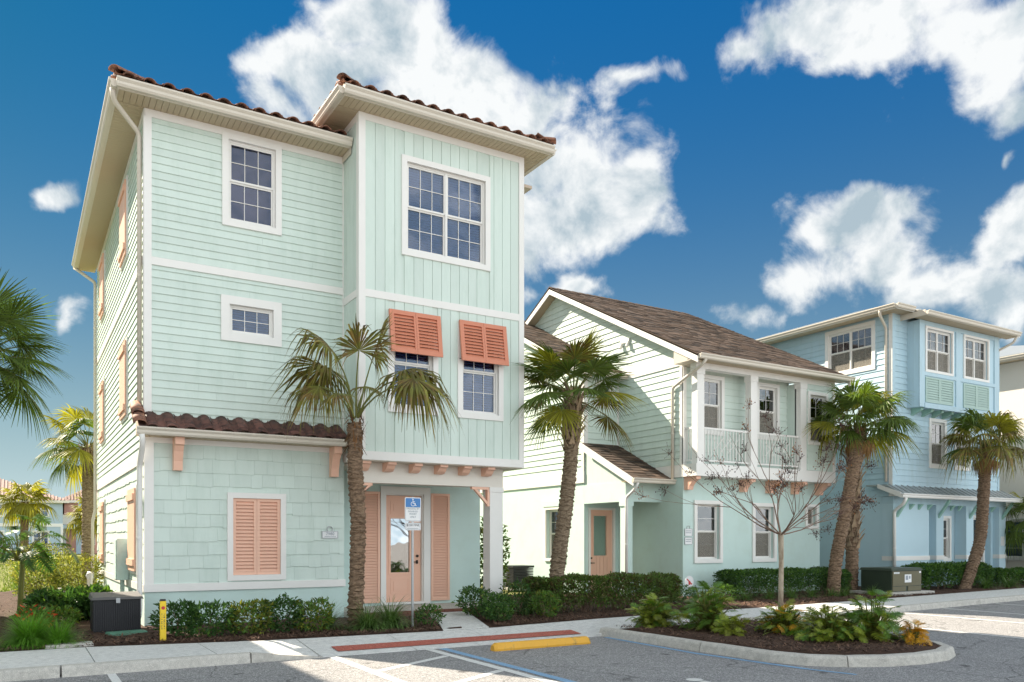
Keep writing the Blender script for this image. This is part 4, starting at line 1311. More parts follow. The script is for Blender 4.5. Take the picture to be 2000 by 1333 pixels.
# entry porch with lean-to roof
ez = lambda y: 3.10 + (4.26 - 3.10) / (18.79 - 16.45) * (y - 16.45)
lean = plate_roof('porch_roof', 'shingle', H2, [[(13.60, 16.45, ez(16.45)), (X2 - 0.04, 16.45, ez(16.45)), (X2 - 0.04, 18.77, ez(18.77)), (13.60, 18.77, ez(18.77))]], 0.05)
shingle_slope(lean, 13.60, X2 - 0.04, 16.45, ez(16.45), 18.77, ez(18.77), seed=13)
MB().extr([(13.58, 16.42, ez(16.42) - 0.19), (13.58, 18.77, ez(18.77) - 0.19), (13.58, 18.77, ez(18.77) + 0.01), (13.58, 16.42, ez(16.42) + 0.01)], (0.03, 0, 0)).build('barge_board', 'white', H2)
MB().extr([(13.77, 16.94, 3.05), (13.77, 18.785, 3.05), (13.77, 18.785, ez(18.785) - 0.06), (13.77, 16.94, ez(16.94) - 0.06)], (0.12, 0, 0)).build('porch_gable', 'mint2', H2)
gutter_profile((13.56, 16.45), (X2 + 0.02, 16.45), 2.98, H2)
soffit(H2, 13.62, X2 - 0.04, 16.48, 16.94, 3.02)
MB().box(13.76, 14.0, 16.942, 18.785, 2.52, 3.05).box(14.001, X2 - 0.002, 16.94, 17.14, 2.52, 3.05).build('porch_beam', 'mint_stucco', H2)
MB().box(13.77, 14.0, 16.95, 17.18, 0.0, 2.40).box(13.745, 14.02, 16.925, 17.2, 2.40, 2.52).build('porch_column', 'mint_stucco', H2)
d2 = MB()
a, b, c, d = 13.97, 14.79, 0.06, 2.36
ga, gb_, gc, gd = 14.10, 14.62, 1.02, 2.22
d2.fb(nF, a, ga, c, d, -0.10, -0.05).fb(nF, gb_, b, c, d, -0.10, -0.05).fb(nF, ga, gb_, gd, d, -0.10, -0.05)
for k in range(4):
    p = (gb_ - ga) / 4
    d2.fb(nF, ga + k * p + 0.004, ga + (k + 1) * p - 0.004, c, gc, -0.10, -0.055)
frame(d2, nF, ga, gb_, gc, gd, 0.03, -0.10, -0.04)
d2 = d2.build('side_door', 'peach', H2)
MB().fb(nF, ga + 0.03, gb_ - 0.03, gc + 0.03, gd - 0.03, -0.085, -0.08).build('door_pane', glass_mat('clear_door_glass', (0.85, 0.9, 0.88), 0.03), d2)
MB().fb(nF, ga + .02, gb_ - .02, gc + .02, gd - .02, -0.094, -0.088).build('door_blind', pmat('pale_door_blind', (0.55, 0.62, 0.55), 0.6, 0.05, 2.0), d2)
MB().tube([nF(14.03, 0.98, -0.05), nF(14.03, 0.98, 0.0)], 0.025, 8).tube([nF(14.03, 0.84, 0.0), nF(14.13, 0.84, 0.0)], 0.012, 6).tube([nF(14.03, 0.84, -0.05), nF(14.03, 0.84, 0.0)], 0.018, 8).build('door_handle', 'brass', d2)
MB().fb(nF, 13.90, 13.97, 0.0, 2.42, -0.11, 0.03).fb(nF, 14.79, 14.86, 0.0, 2.42, -0.11, 0.03).fb(nF, 13.97, 14.79, 2.36, 2.42, -0.11, 0.03).build('door_casing', 'white', H2)
downspout(H2, [(13.72, 16.40, 2.98), (13.73, 16.55, 2.80), (13.72, 16.86, 2.62), (13.72, 16.86, 0.15)], mat='white')
downspout(H2, [(rx0 + 0.25, EY - 0.05, 6.08), (rx0 + 0.22, EY + 0.05, 5.95), (X2 - 0.07, 16.42, 5.55), (X2 - 0.07, 16.42, 3.1)], mat='cream')
downspout(H2, [(rx1 - 0.15, EY - 0.05, 6.08), (rx1 - 0.15, EY, 5.95), (X2R + 0.06, 15.75, 5.7), (X2R + 0.06, 15.75, 3.3)], mat='cream')
# plaques beside the front window
pq = thing('house_plaque', 'pair of small white plaques beside the balcony house window', 'plaque', gF(15.18, 1.5, 0))
mb = MB()
frame(mb, gF, 15.05, 15.32, 1.60, 1.80, 0.010, 0.0, 0.025)
frame(mb, gF, 15.05, 15.32, 1.38, 1.57, 0.010, 0.0, 0.025)
mb.tube([gF(15.13, 1.80, 0.012), gF(15.14, 1.87, 0.012), gF(15.22, 1.87, 0.012), gF(15.23, 1.80, 0.012)], 0.008, 5)
mb.build('frame', 'steel', pq)
MB().fb(gF, 15.06, 15.31, 1.61, 1.79, 0.0, 0.014).fb(gF, 15.06, 15.31, 1.39, 1.56, 0.0, 0.014).build('face', 'signwhite', pq)
mb = MB()
for z in (1.73, 1.68, 1.50, 1.45):
    x = 15.09
    while x < 15.27:
        l = rnd.uniform(0.008, 0.02); mb.fb(gF, x, x + l, z, z + 0.018, 0.014, 0.0155); x += l + 0.006
mb.build('small_print', 'greyink', pq)
ac = thing('air_conditioner', 'dark air conditioning unit against the pale mint side wall', 'air conditioner', (13.2, 21.4, 0))
acb = MB().box(12.75, 13.5, 21.0, 21.75, 0.06, 0.10).box(12.75, 13.5, 21.0, 21.75, 0.66, 0.72)
for k in range(12):
    acb.box(12.77, 13.48, 21.02, 21.73, 0.10 + k * 0.047, 0.10 + k * 0.047 + 0.03)
acb.build('casing', 'dark', ac)
MB().box(12.7, 13.55, 20.95, 21.8, -0.02, 0.06).build('pad', 'kerb', ac)
# ------------------------------------------------------------------ three-storey blue house
H3 = thing('blue_house', 'three-storey sky blue house with grey metal roof and sea green brackets', 'house', (23.07, 15.5, 0))
X3, Y3 = 23.07, 15.5
lB, fB, bB, gB, pB = Fx(X3), Fy(Y3), Fy(15.09), Fy(15.85), Fy(15.45)
hw = window(H3, lB, 16.07, 17.92, 6.86, 8.40, trim=0.12, units=2, nx=3, ny=2, blind=0.5, recess=0.03, glass='glass_sky', screen=True)
wall('stucco_wall', lB, Y3 + 0.35, 26, -0.1, 2.85, 'blue_stucco', H3)
w = wall('clapboard_wall', lB, Y3 + 0.161, 26, 2.85, 8.5, 'blue', H3, [hw])
siding(lB, Y3 + 0.1, 26, 2.87, 8.49, 0.178, 'blue', w, [hw], seed=81)
MB().fb(lB, Y3 - 0.02, Y3 + 0.1, 2.85, 8.5, 0, 0.03).build('trim', 'white', H3)
u1 = window(H3, fB, 24.95, 25.9, 3.80, 5.40, trim=0.11, nx=2, ny=2, blind=0.5, recess=0.03, glass='glass_sky', screen=True)
u2 = window(H3, fB, 26.35, 27.25, 3.80, 5.40, trim=0.11, nx=2, ny=2, blind=0.5, recess=0.03, glass='glass_sky', screen=True)
w = wall('clapboard_wall', fB, X3, 29.0, 2.85, 8.5, 'blue', H3, [u1, u2])
siding(fB, X3 + 0.1, 29.0, 3.15, 8.49, 0.178, 'blue', w, [u1, u2], seed=82)
MB().fb(fB, X3 - 0.02, X3 + 0.1, 2.9, 8.5, 0, 0.03).fb(fB, 28.95, 29.05, 2.9, 8.5, 0, 0.03).build('trim', 'blue', H3)
MB().box(X3 + 0.16, 29.0, 25.85, 26, -0.1, 8.5).box(28.85, 29.0, Y3 + 0.16, 25.84, -0.1, 8.5).build('clapboard_wall', 'blue', H3)
# third-floor bay
bX0, bX1, bz0, bz1 = 23.80, 28.2, 5.62, 8.30
w1 = window(H3, bB, 24.10, 25.60, 6.72, 8.15, trim=0.07, units=2, nx=2, ny=2, blind=0.5, recess=0.06, glass='glass_sky', screen=True)
w2 = window(H3, bB, 26.18, 27.66, 6.72, 8.15, trim=0.07, units=2, nx=2, ny=2, blind=0.5, recess=0.06, glass='glass_sky', screen=True)
bay = wall('bay', bB, bX0, bX1, bz0, bz1, 'blue', H3, [w1, w2])
MB().box(bX0, bX0 + 0.15, 15.252, Y3, bz0, bz1).box(bX1 - 0.15, bX1, 15.252, Y3, bz0, bz1).box(bX0 + 0.151, bX1 - 0.151, 15.252, Y3, bz0, bz0 + 0.1).build('bay_side', 'blue', H3)
t = MB()
for x in (bX0 - 0.012, 25.74, bX1 - 0.22):
    t.fb(bB, x, x + 0.25, bz0, bz1, 0, 0.035)
t.fb(bB, bX0 + 0.24, bX1 - 0.22, bz0 - 0.02, bz0 + 0.13, 0, 0.05).fb(bB, bX0 + 0.24, bX1 - 0.22, 6.60, 6.72, 0, 0.033).fb(bB, bX0 + 0.24, bX1 - 0.22, 8.16, bz1, 0, 0.03)
t.build('bay_trim', 'blue', H3)
for a, b in ((24.12, 25.60), (26.18, 27.66)):
    louvre_shutter(H3, bB, a, b, 5.78, 6.57, 'sage', leaves=2, t=0.05, w=0.03, wb=0.001, pitch=0.075)
for k in range(8):
    x = 24.0 + k * 0.55
    MB().prism([fB(x, bz0, 0.0), fB(x, bz0, 0.36), fB(x, bz0 - 0.08, 0.34), fB(x, bz0 - 0.22, 0.0)], [fB(x + 0.13, bz0, 0.0), fB(x + 0.13, bz0, 0.36), fB(x + 0.13, bz0 - 0.08, 0.34), fB(x + 0.13, bz0 - 0.22, 0.0)]).build('corbel', 'green_trim', H3)
# roof
def seam_roof(parent, polys_seams, name='roof', mat='metal_roof'):
    polys, seams = polys_seams
    o = plate_roof(name, mat, parent, polys, 0.05)
    mb = MB()
    for a, b in seams:
        mb.tube([a, b], 0.018, 5)
    if mb.v: mb.build('seams', mat, o, kind='stuff')
    return o
e0 = 8.60
ax0, ay0, ax1, ay1 = X3 - 0.5, Y3 - 0.45, 29.5, 26.5
apex = ((ax0 + ax1) / 2, 18.9, e0 + 1.15); apex2 = ((ax0 + ax1) / 2, 22.6, e0 + 1.15)
polys = [[(ax0, ay0, e0), (ax1, ay0, e0), apex], [(ax1, ay0, e0), (ax1, ay1, e0), apex2, apex], [(ax1, ay1, e0), (ax0, ay1, e0), apex2], [(ax0, ay1, e0), (ax0, ay0, e0), apex, apex2]]
seams = []
for k in range(1, 26):
    y = ay0 + k * 0.43
    if y < ay1:
        t_ = min(1, (y - ay0) / (apex[1] - ay0), (ay1 - y) / (ay1 - apex2[1]))
        seams.append(((ax0, y, e0 + 0.01), (ax0 + (apex[0] - ax0) * t_, y, e0 + 0.01 + 1.15 * t_)))
for k in range(1, 16):
    x = ax0 + k * 0.43
    t_ = min((x - ax0), (ax1 - x)) / ((ax1 - ax0) / 2)
    seams.append(((x, ay0, e0 + 0.01), (x, ay0 + (apex[1] - ay0) * t_, e0 + 0.01 + 1.15 * t_)))
seam_roof(H3, (polys, seams))
soffit(H3, ax0 + 0.02, X3 - 0.03, ay0, ay1, 8.48, along='y', mat='soffit')
soffit(H3, X3 - 0.03, ax1 - 0.02, ay0, Y3 - 0.03, 8.48)
MB().box(ax0, ax0 + 0.02, ay0, ay1, 8.46, 8.56).box(ax0 + 0.02, ax1, ay0 - 0.02, ay0, 8.46, 8.56).build('fascia', 'white', H3)
gutter_profile((ax0, ay1), (ax0, ay0 - 0.02), 8.48, H3, out=(-1, 0))
gutter_profile((ax0 - 0.05, ay0 - 0.02), (bX0 - 0.4, ay0 - 0.02), 8.48, H3)
plate_roof('bay_roof', 'cream', H3, [[(bX0 - 0.35, 14.65, 8.42), (bX1 + 0.45, 14.65, 8.42), (bX1 + 0.45, 15.6, 8.75), (bX0 - 0.35, 15.6, 8.75)]], 0.04)
soffit(H3, bX0 - 0.35, bX1 + 0.45, 14.66, 15.08, 8.31)
MB().box(bX0 - 0.35, bX1 + 0.45, 14.64, 14.66, 8.29, 8.38).box(bX0 - 0.36, bX0 - 0.34, 14.66, 15.49, 8.29, 8.46).build('fascia', 'cream', H3)
gutter_profile((bX0 - 0.37, 14.64), (bX1 + 0.47, 14.64), 8.30, H3)
downspout(H3, [(ax0 - 0.05, ay0 + 0.5, 8.50), (ax0 + 0.0, ay0 + 0.52, 8.35), (X3 - 0.06, ay0 + 0.62, 8.05), (X3 - 0.06, ay0 + 0.62, 3.3)])
downspout(H3, [(bX1 + 0.35, 14.62, 8.32), (bX1 + 0.35, 14.75, 8.1), (bX1 + 0.07, 15.3, 7.8), (bX1 + 0.07, 15.3, 5.2)])
# ground floor: porch bays under a metal pent roof
gw1 = window(H3, gB, 25.85, 26.75, 0.80, 2.30, trim=0.09, nx=2, ny=2, blind=0.5, recess=0.03, glass='glass_sky', screen=True)
gw2 = window(H3, gB, 27.75, 28.75, 0.15, 2.35, trim=0.09, nx=1, ny=1, blind=0, curtain='blind', recess=0.03, glass='glass_sky', screen=True)
wall('stucco_wall', gB, X3 + 0.161, 29.0, -0.1, 2.85, 'blue_stucco', H3, [gw1, gw2])
for a, b in ((23.05, 24.9), (25.30, 25.70), (27.0, 27.42), (29.0, 29.4)):
    pm = MB().fb(pB, a, b, -0.1, 2.62, -0.395, 0.0)
    o = pm.build('pier', 'blue_stucco', H3)
    MB().fb(pB, a - 0.02, b + 0.02, 0.86, 1.0, -0.38, 0.02).build('pier_band', 'white', o)
MB().fb(pB, X3 - 0.03, 29.4, 2.62, 2.84, -0.4, 0.01).build('porch_beam', 'blue', H3)
p0, p1, z0, z1 = 15.02, 15.499, 2.92, 3.20
pp = [[(22.78, p0, z0), (29.55, p0, z0), (29.3, p1, z1), (22.78, p1, z1)], [(22.78, p1, z1), (X3 - 0.002, p1, z1), (X3 - 0.002, 16.2, z1 + 0.02), (22.78, 16.2, z1 + 0.02)]]
seam_roof(H3, (pp, [((22.9 + 0.3 * k, p0, z0 + 0.01), (22.9 + 0.3 * k, p1, z1 + 0.01)) for k in range(22)]), name='porch_roof')
MB().prism([(22.76, p0, z0 - 0.14), (22.76, p1 + .3, z1 - 0.1), (22.76, p1 + .3, z1 + 0.03), (22.76, p0, z0 + 0.02)], [(22.80, p0, z0 - 0.14), (22.80, p1 + .3, z1 - 0.1), (22.80, p1 + .3, z1 + 0.03), (22.80, p0, z0 + 0.02)]).build('barge_board', 'white', H3)
gutter_profile((22.76, p0), (29.6, p0), 2.78, H3, mat='white')
MB().box(22.80, 29.55, p0 + 0.005, 15.43, 2.845, 2.86).build('porch_soffit', 'white', H3)
for x in (23.25, 25.45, 27.2, 29.2):
    MB().prism([pB(x - 0.05, 2.20, 0.0), pB(x - 0.05, 2.32, 0.0), pB(x - 0.05, 2.84, 0.36), pB(x - 0.05, 2.72, 0.36)], [pB(x + 0.05, 2.20, 0.0), pB(x + 0.05, 2.32, 0.0), pB(x + 0.05, 2.84, 0.36), pB(x + 0.05, 2.72, 0.36)]).build('strut', 'green_trim', H3)
for x in (23.9, 24.35, 24.85, 26.1, 26.55, 28.0, 28.5):
    MB().prism([pB(x - 0.05, 2.45, 0.0), pB(x - 0.05, 2.62, 0.0), pB(x - 0.05, 2.62, 0.15)], [pB(x + 0.05, 2.45, 0.0), pB(x + 0.05, 2.62, 0.0), pB(x + 0.05, 2.62, 0.15)]).build('corbel', 'green_trim', H3)
downspout(H3, [(22.95, p0 - 0.06, 2.78), (22.95, p0 + 0.02, 2.6), (23.0, 15.38, 2.4), (23.0, 15.38, 0.1)], mat='white', w=0.09)
MB().fb(pB, 29.08, 29.3, 1.30, 1.62, 0.0, 0.02).build('plaque_panel', 'signwhite', H3)

# ------------------------------------------------------------------ white house at the right edge
H4 = thing('white_house', 'warm white house beyond the blue house at the right edge', 'house', (31.2, 15.2, 0))
lW = Fx(31.2)
a1 = window(H4, lW, 15.7, 16.6, 0.75, 2.3, trim=0.09, nx=1, ny=2, blind=0.4, recess=0.05)
wall('stucco_wall', lW, 14.5, 24, -0.1, 8.0, 'offwhite', H4, [a1])
MB().box(31.36, 38, 14.5, 14.66, -0.1, 8.0).box(37.84, 38, 14.67, 24, -0.1, 8.0).box(31.36, 37.83, 23.84, 24, -0.1, 8.0).build('stucco_wall', 'offwhite', H4)
plate_roof('roof', 'metal_roof', H4, [[(30.75, 14.05, 8.2), (38.5, 14.05, 8.2), (34.6, 18, 9.4)], [(30.75, 24.5, 8.2), (30.75, 14.05, 8.2), (34.6, 18, 9.4), (34.6, 20.5, 9.4)], [(38.5, 14.05, 8.2), (38.5, 24.5, 8.2), (34.6, 20.5, 9.4), (34.6, 18, 9.4)], [(38.5, 24.5, 8.2), (30.75, 24.5, 8.2), (34.6, 20.5, 9.4)]], 0.05)
soffit(H4, 30.77, 31.17, 14.05, 24.5, 8.0, along='y')
MB().box(30.75, 30.77, 14.05, 24.5, 7.98, 8.15).build('fascia', 'cream', H4)
gutter_profile((30.75, 24.5), (30.75, 14.05), 8.02, H4, out=(-1, 0))

# ------------------------------------------------------------------ next house on the left: it shades the pavement
H0 = thing('neighbour_house', 'tall mint house left of the frame whose shadow crosses the pavement', 'house', (-8.6, 15.3, 0))
nY = Fy(15.3)
k1 = window(H0, nY, -7.4, -6.2, 6.9, 8.5, nx=3, ny=2, blind=0.6)
k2 = window(H0, nY, -4.4, -3.2, 6.9, 8.5, nx=3, ny=2, blind=0.6)
k3 = window(H0, nY, -7.4, -6.2, 3.9, 5.5, nx=3, ny=2, blind=0.6)
k4 = window(H0, nY, -4.4, -3.2, 3.9, 5.5, nx=3, ny=2, blind=0.6)
wall('stucco_wall', nY, -8.6, -1.95, -0.1, 8.9, 'mint_stucco', H0, [k1, k2, k3, k4])
MB().box(-8.6, -8.45, 15.46, 22.4, -0.1, 8.9).box(-2.1, -1.95, 15.46, 22.4, -0.1, 8.9).box(-8.44, -2.11, 22.25, 22.4, -0.1, 8.9).build('stucco_wall', 'mint_stucco', H0)
plate_roof('roof', 'tile', H0, [[(-9.05, 14.85, 8.95), (-1.5, 14.85, 8.95), (-5.3, 18.4, 10.1), (-5.3, 18.4, 10.1)][:3], [(-1.5, 14.85, 8.95), (-1.5, 22.9, 8.95), (-5.3, 19.2, 10.1), (-5.3, 18.4, 10.1)], [(-1.5, 22.9, 8.95), (-9.05, 22.9, 8.95), (-5.3, 19.2, 10.1)], [(-9.05, 22.9, 8.95), (-9.05, 14.85, 8.95), (-5.3, 18.4, 10.1), (-5.3, 19.2, 10.1)]], 0.12)
soffit(H0, -9.03, -1.52, 14.87, 22.88, 8.83)

# ------------------------------------------------------------------ far houses at the end of the lawn
def far_house(name, label, x0, x1, y, depth, eave, mat, rise, bay=None):
    h = thing(name, label, 'house', (x0, y, 0))
    F = Fy(y)
    holes = []
    n = max(1, int((x1 - x0) / 3.2))
    for i in range(n):
        c = x0 + (x1 - x0) * (i + 0.5) / n
        for z0, z1 in ((0.9, 2.5), (3.9, 5.3)):
            holes.append(window(h, F, c - 0.8, c + 0.8, z0, z1, trim=0.12, units=2, nx=1, ny=1, blind=0.5, recess=0.04))
    w = wall('wall', F, x0, x1, -0.3, eave, mat, h, holes)
    MB().box(x0, x1, y + 0.17, y + depth, -0.3, eave - 0.001).build('wall', mat, h)
    MB().fb(F, x0 - 0.03, x1 + 0.03, 2.9, 3.25, 0, 0.05).fb(F, x0 - 0.05, x0 + 0.2, -0.3, 2.9, 0, 0.05).fb(F, x1 - 0.2, x1 + 0.05, -0.3, 2.9, 0, 0.05).fb(F, x0 - 0.03, x1 + 0.03, eave - 0.3, eave, 0, 0.05).build('trim', 'white', h)
    a, b, c, d = x0 - 0.6, x1 + 0.6, y - 0.6, y + depth + 0.6
    e = min((b - a), (d - c)) / 2
    polys = [[(a, c, eave), (b, c, eave), (b - e, c + e, eave + rise), (a + e, c + e, eave + rise)], [(b, c, eave), (b, d, eave), (b - e, d - e, eave + rise), (b - e, c + e, eave + rise)],
             [(b, d, eave), (a, d, eave), (a + e, d - e, eave + rise), (b - e, d - e, eave + rise)], [(a, d, eave), (a, c, eave), (a + e, c + e, eave + rise), (a + e, d - e, eave + rise)]]
    rf = plate_roof('roof', 'tile_far', h, polys, 0.1)
    ribs = MB()
    k = int((b - a) / 0.32)
    for i in range(k):
        xx = a + (i + 0.5) * (b - a) / k
        t_ = min(1, (xx - a) / e, (b - xx) / e)
        ribs.tube([(xx, c, eave + 0.03), (xx, c + e * t_, eave + 0.03 + rise * t_)], 0.075, 5, cap=False)
    ribs.build('roof_tiles', 'tile_far', rf, kind='stuff')
    MB().box(a, b, c - 0.02, c, eave - 0.25, eave).build('gutter', 'offwhite', h)
    return h
fh = far_house('pink_house', 'distant salmon pink house with red tile roof behind the lawn', 4.6, 14.0, 106.0, 10, 6.0, 'pink', 2.8)
# its blue-framed balcony
F = Fy(104.0)
bal = MB().box(2.0, 6.2, 104.0, 105.95, 2.75, 3.2).box(5.7, 6.2, 104.0, 104.5, -0.3, 2.75).box(2.0, 2.4, 104.0, 104.5, -0.3, 2.75).box(5.9, 6.2, 104.0, 104.3, 3.2, 5.8)
bal.build('balcony_frame', 'farblue', fh)
MB().box(2.05, 5.88, 104.05, 104.12, 3.25, 4.3).build('balustrade', 'offwhite', fh)
far_house('powder_blue_house', 'distant powder blue house with tile roof behind the leafy plant', -8.0, 4.2, 100.0, 12, 5.7, 'farblue', 2.6)
# ------------------------------------------------------------------ ground, pavement, parking
def lerp_table(T):
    def f(x):
        if x <= T[0][0]: return T[0][1]
        for (a, b), (c, d) in zip(T, T[1:]):
            if x <= c: return b + (d - b) * (x - a) / (c - a)
        return T[-1][1]
    return f
back_y = lerp_table([(-8, 12.95), (1, 12.88), (3, 12.36), (6, 12.12), (7, 12.15), (10, 12.55), (14, 12.66), (18, 12.9), (27, 13.6), (40, 14.5)])
kerb_y = lerp_table([(-8, 11.05), (12, 11.05), (15, 11.08), (18, 11.35), (23, 11.75), (30, 12.3), (40, 13.0)])
ramp_z = lerp_table([(2.6, 0.0), (3.62, -0.118), (8.45, -0.118), (8.9, 0.0)])
AZ = -0.13
MB().add([(-400, -400, AZ), (400, -400, AZ), (400, 14.6, AZ), (-400, 14.6, AZ)], [(0, 1, 2, 3)]).build('asphalt_lot', 'asphalt', kind='structure')
gb = MB().add([(-400, 12.0, -0.07), (-8, 12.0, -0.07), (400, 14.8, -0.07), (400, 900, -0.07), (-400, 900, -0.07)], [(0, 1, 2, 3, 4)]).build('ground', 'soil', kind='structure')
MB().add([(-40, 28, -0.02), (13, 28, -0.02), (13, 99, -0.02), (-40, 99, -0.02)], [(0, 1, 2, 3)]).build('lawn', 'lawn', kind='structure')
# mulch beds follow the back of the pavement
def mulch_bed(name, xs, y_lo, y_hi, z, seed):
    r = random.Random(seed)
    mb = MB(); n = len(xs); m = 40
    vs_ = []
    for x in xs:
        for j in range(m + 1):
            y = y_lo(x) + (y_hi(x) - y_lo(x)) * j / m
            vs_.append((x, y, z + (0.0 if j == 0 else r.uniform(-0.012, 0.03))))
    fs = [(i * (m + 1) + j, (i + 1) * (m + 1) + j, (i + 1) * (m + 1) + j + 1, i * (m + 1) + j + 1) for i in range(n - 1) for j in range(m)]
    return mb.add(vs_, fs).build(name, 'mulch', kind='structure')
frange = lambda a, b, s: [a + (b - a) * k / int((b - a) / s) for k in range(int((b - a) / s) + 1)]
mulch_bed('planting_bed', frange(-8, 1.9, 0.2), lambda x: back_y(x) + 0.01, lambda x: 28.0, 0.0, 1)
mulch_bed('planting_bed', frange(1.9, 36, 0.15), lambda x: back_y(x) + 0.01, lambda x: 19.0, 0.0, 2)
def chips(name, n, region, z, seed):
    r = random.Random(seed)
    mb = MB()
    for k in range(n):
        x, y = region(r)
        a, t = r.uniform(0, 6.28), r.uniform(-0.5, 0.5)
        l, w = r.uniform(0.012, 0.045), r.uniform(0.004, 0.012)
        ca, sa = math.cos(a), math.sin(a)
        h = z + r.uniform(0.004, 0.035)
        P = [(-l, -w), (l, -w * 0.6), (l * 0.9, w), (-l, w * 0.7)]
        mb.add([(x + p * ca - q * sa, y + p * sa + q * ca, h + p * t) for p, q in P], [(0, 1, 2, 3)])
    mb.build(name, 'chip', kind='stuff', label='loose bark chips strewn over the planting beds', category='mulch')
def bed_region(r):
    while True:
        x = r.uniform(-0.6, 22) if r.random() < 0.6 else r.uniform(-0.6, 9)
        y = back_y(x) + 0.03 + abs(r.gauss(0, 0.8))
        if r.random() < 0.25 and x < 1.8: y = r.uniform(12.9, 26)
        if x > 1.7 and y > 15.2: continue
        if 5.95 + (y - 12.1) * 0.39 < x < 6.98 + (y - 12.1) * 0.39: continue
        return x, y
chips('bark_chips', 16000, bed_region, 0.012, 3)
# pavement slabs
pav = setting('pavement')
joints = [-8 + 1.47 * k for k in range(7)] + [2.25, 3.62, 5.05, 6.5, 8.0, 9.5]
x = 11.0
while x < 40: joints.append(x); x += 1.5
for a, b in zip(joints, joints[1:]):
    if b - a < 0.2: continue
    a2, b2 = a + 0.006, b - 0.006
    ky = lambda x: kerb_y(x) + 0.17 if (x < 2.7 or x > 11.9) else kerb_y(x) + 0.02
    fa, fb_ = (ky(a2), ky(b2))
    if a < 2.7 < b: fb_ = ky(2.2)
    za, zb = ramp_z(a2), ramp_z(b2)
    top = [(a2, fa, za), (b2, fb_, zb), (b2, back_y(b2), 0.0), (a2, back_y(a2), 0.0)]
    MB().prism([(p[0], p[1], p[2] - 0.12) for p in top], top).build('concrete_slab', 'concrete', pav)
# walkway to the porch
wk = [((6.02, 12.13), (6.9, 12.16)), ((6.50, 13.35), (7.30, 13.35)), ((6.98, 14.75), (7.85, 14.75))]
for (l0, r0), (l1, r1) in zip(wk, wk[1:]):
    g = 0.006
    top = [(l0[0], l0[1] + g, 0.012), (r0[0], r0[1] + g, 0.012), (r1[0], r1[1] - g, 0.05), (l1[0], l1[1] - g, 0.05)]
    if l0[1] > 13: top = [(p[0], p[1], 0.05) for p in top]
    MB().prism([(p[0], p[1], -0.08) for p in top], top).build('walkway_slab', 'concrete', pav)
# kerbs
def kerb_run(parent, pts, width, top, bottom, seg=3.0):
    """Battered kerb with a rounded nose along pts; the road lies on the right-hand side of travel."""
    pts = [Vector((p[0], p[1], 0)) for p in pts]
    fine = [pts[0]]
    for p, q in zip(pts, pts[1:]):
        n = max(1, int((q - p).length / 0.25))
        fine += [p.lerp(q, (k + 1) / n) for k in range(n)]
    prof = [(-0.01, bottom), (0.018, top - 0.035), (0.034, top - 0.010), (0.060, top), (width, top), (width, bottom)]
    rings = []
    for i, p in enumerate(fine):
        d = (fine[min(i + 1, len(fine) - 1)] - fine[max(i - 1, 0)]).normalized()
        nrm = Vector((-d.y, d.x, 0))
        rings.append([p + nrm * w + Vector((0, 0, z + rnd.uniform(-0.002, 0.002))) for w, z in prof])
    acc, start = 0, 0
    for i in range(1, len(fine)):
        acc += (fine[i] - fine[i - 1]).length
        if acc >= seg or i == len(fine) - 1:
            mb = MB(); k = len(prof)
            sub = rings[start:i + 1]
            d0 = (sub[1][0] - sub[0][0]).normalized() * 0.006
            d1 = (sub[-1][0] - sub[-2][0]).normalized() * 0.006
            sub = [[q + d0 for q in sub[0]]] + sub[1:-1] + [[q - d1 for q in sub[-1]]]
            vs_ = [tuple(q) for r_ in sub for q in r_]
            fs = [(j * k + m, j * k + (m + 1) % k, (j + 1) * k + (m + 1) % k, (j + 1) * k + m) for j in range(len(sub) - 1) for m in range(k)]
            fs += [tuple(range(k))[::-1], tuple(range((len(sub) - 1) * k, len(sub) * k))]
            mb.add(vs_, fs).build('kerb_stone', 'kerb', parent)
            acc, start = 0, i
kerb = setting('kerb')
kerb_run(kerb, [(-8, kerb_y(-8)), (0.44, 11.05)], 0.165, 0.0, AZ - 0.02, seg=3.0)
kerb_run(kerb, [(0.45, 11.05), (2.65, 11.05)], 0.165, 0.0, AZ - 0.02, seg=3.0)
kerb_run(kerb, [(12.0, 11.05), (15, 11.08), (18, 11.35), (23, 11.75), (30, 12.3), (40, 13.0)], 0.165, 0.0, AZ - 0.02)
top = [(2.66, 11.05, -0.002), (3.62, 11.05, -0.118), (3.62, 11.065, -0.118), (2.66, 11.215, -0.002)]
MB().prism([(p[0], p[1], AZ - 0.02) for p in top], top).build('kerb_stone', 'kerb', kerb)
# planted island
isl = setting('traffic_island')
outer = [(8.47, 11.15), (8.50, 10.0), (8.52, 8.8), (8.58, 7.55), (8.75, 7.08), (9.1, 6.73), (9.6, 6.48), (10.2, 6.38), (10.8, 6.42), (11.3, 6.62), (11.65, 7.0), (11.82, 7.6), (11.88, 9.0), (11.92, 11.03)]
kerb_run(isl, outer, 0.17, 0.005, AZ - 0.02, seg=2.1)
c = Vector((10.15, 9.0))
inner = [tuple(Vector(p) + (c - Vector(p)).normalized() * 0.15) for p in outer]
mb = MB()
vs_ = [(c.x, c.y, 0.03)]
for k in range(1, 7):
    for p in inner:
        q = c.lerp(Vector(p), k / 6)
        vs_.append((q.x, q.y, -0.03 + (0.05 if k < 6 else 0.0) + rnd.uniform(0, 0.03)))
n = len(inner)
fs = [(0, 1 + i, 1 + (i + 1) % n) for i in range(n)]
for k in range(5):
    for i in range(n):
        a, b = 1 + k * n + i, 1 + k * n + (i + 1) % n
        fs.append((a, a + n, b + n, b))
mb.add(vs_, fs).build('island_bed', 'mulch', isl)
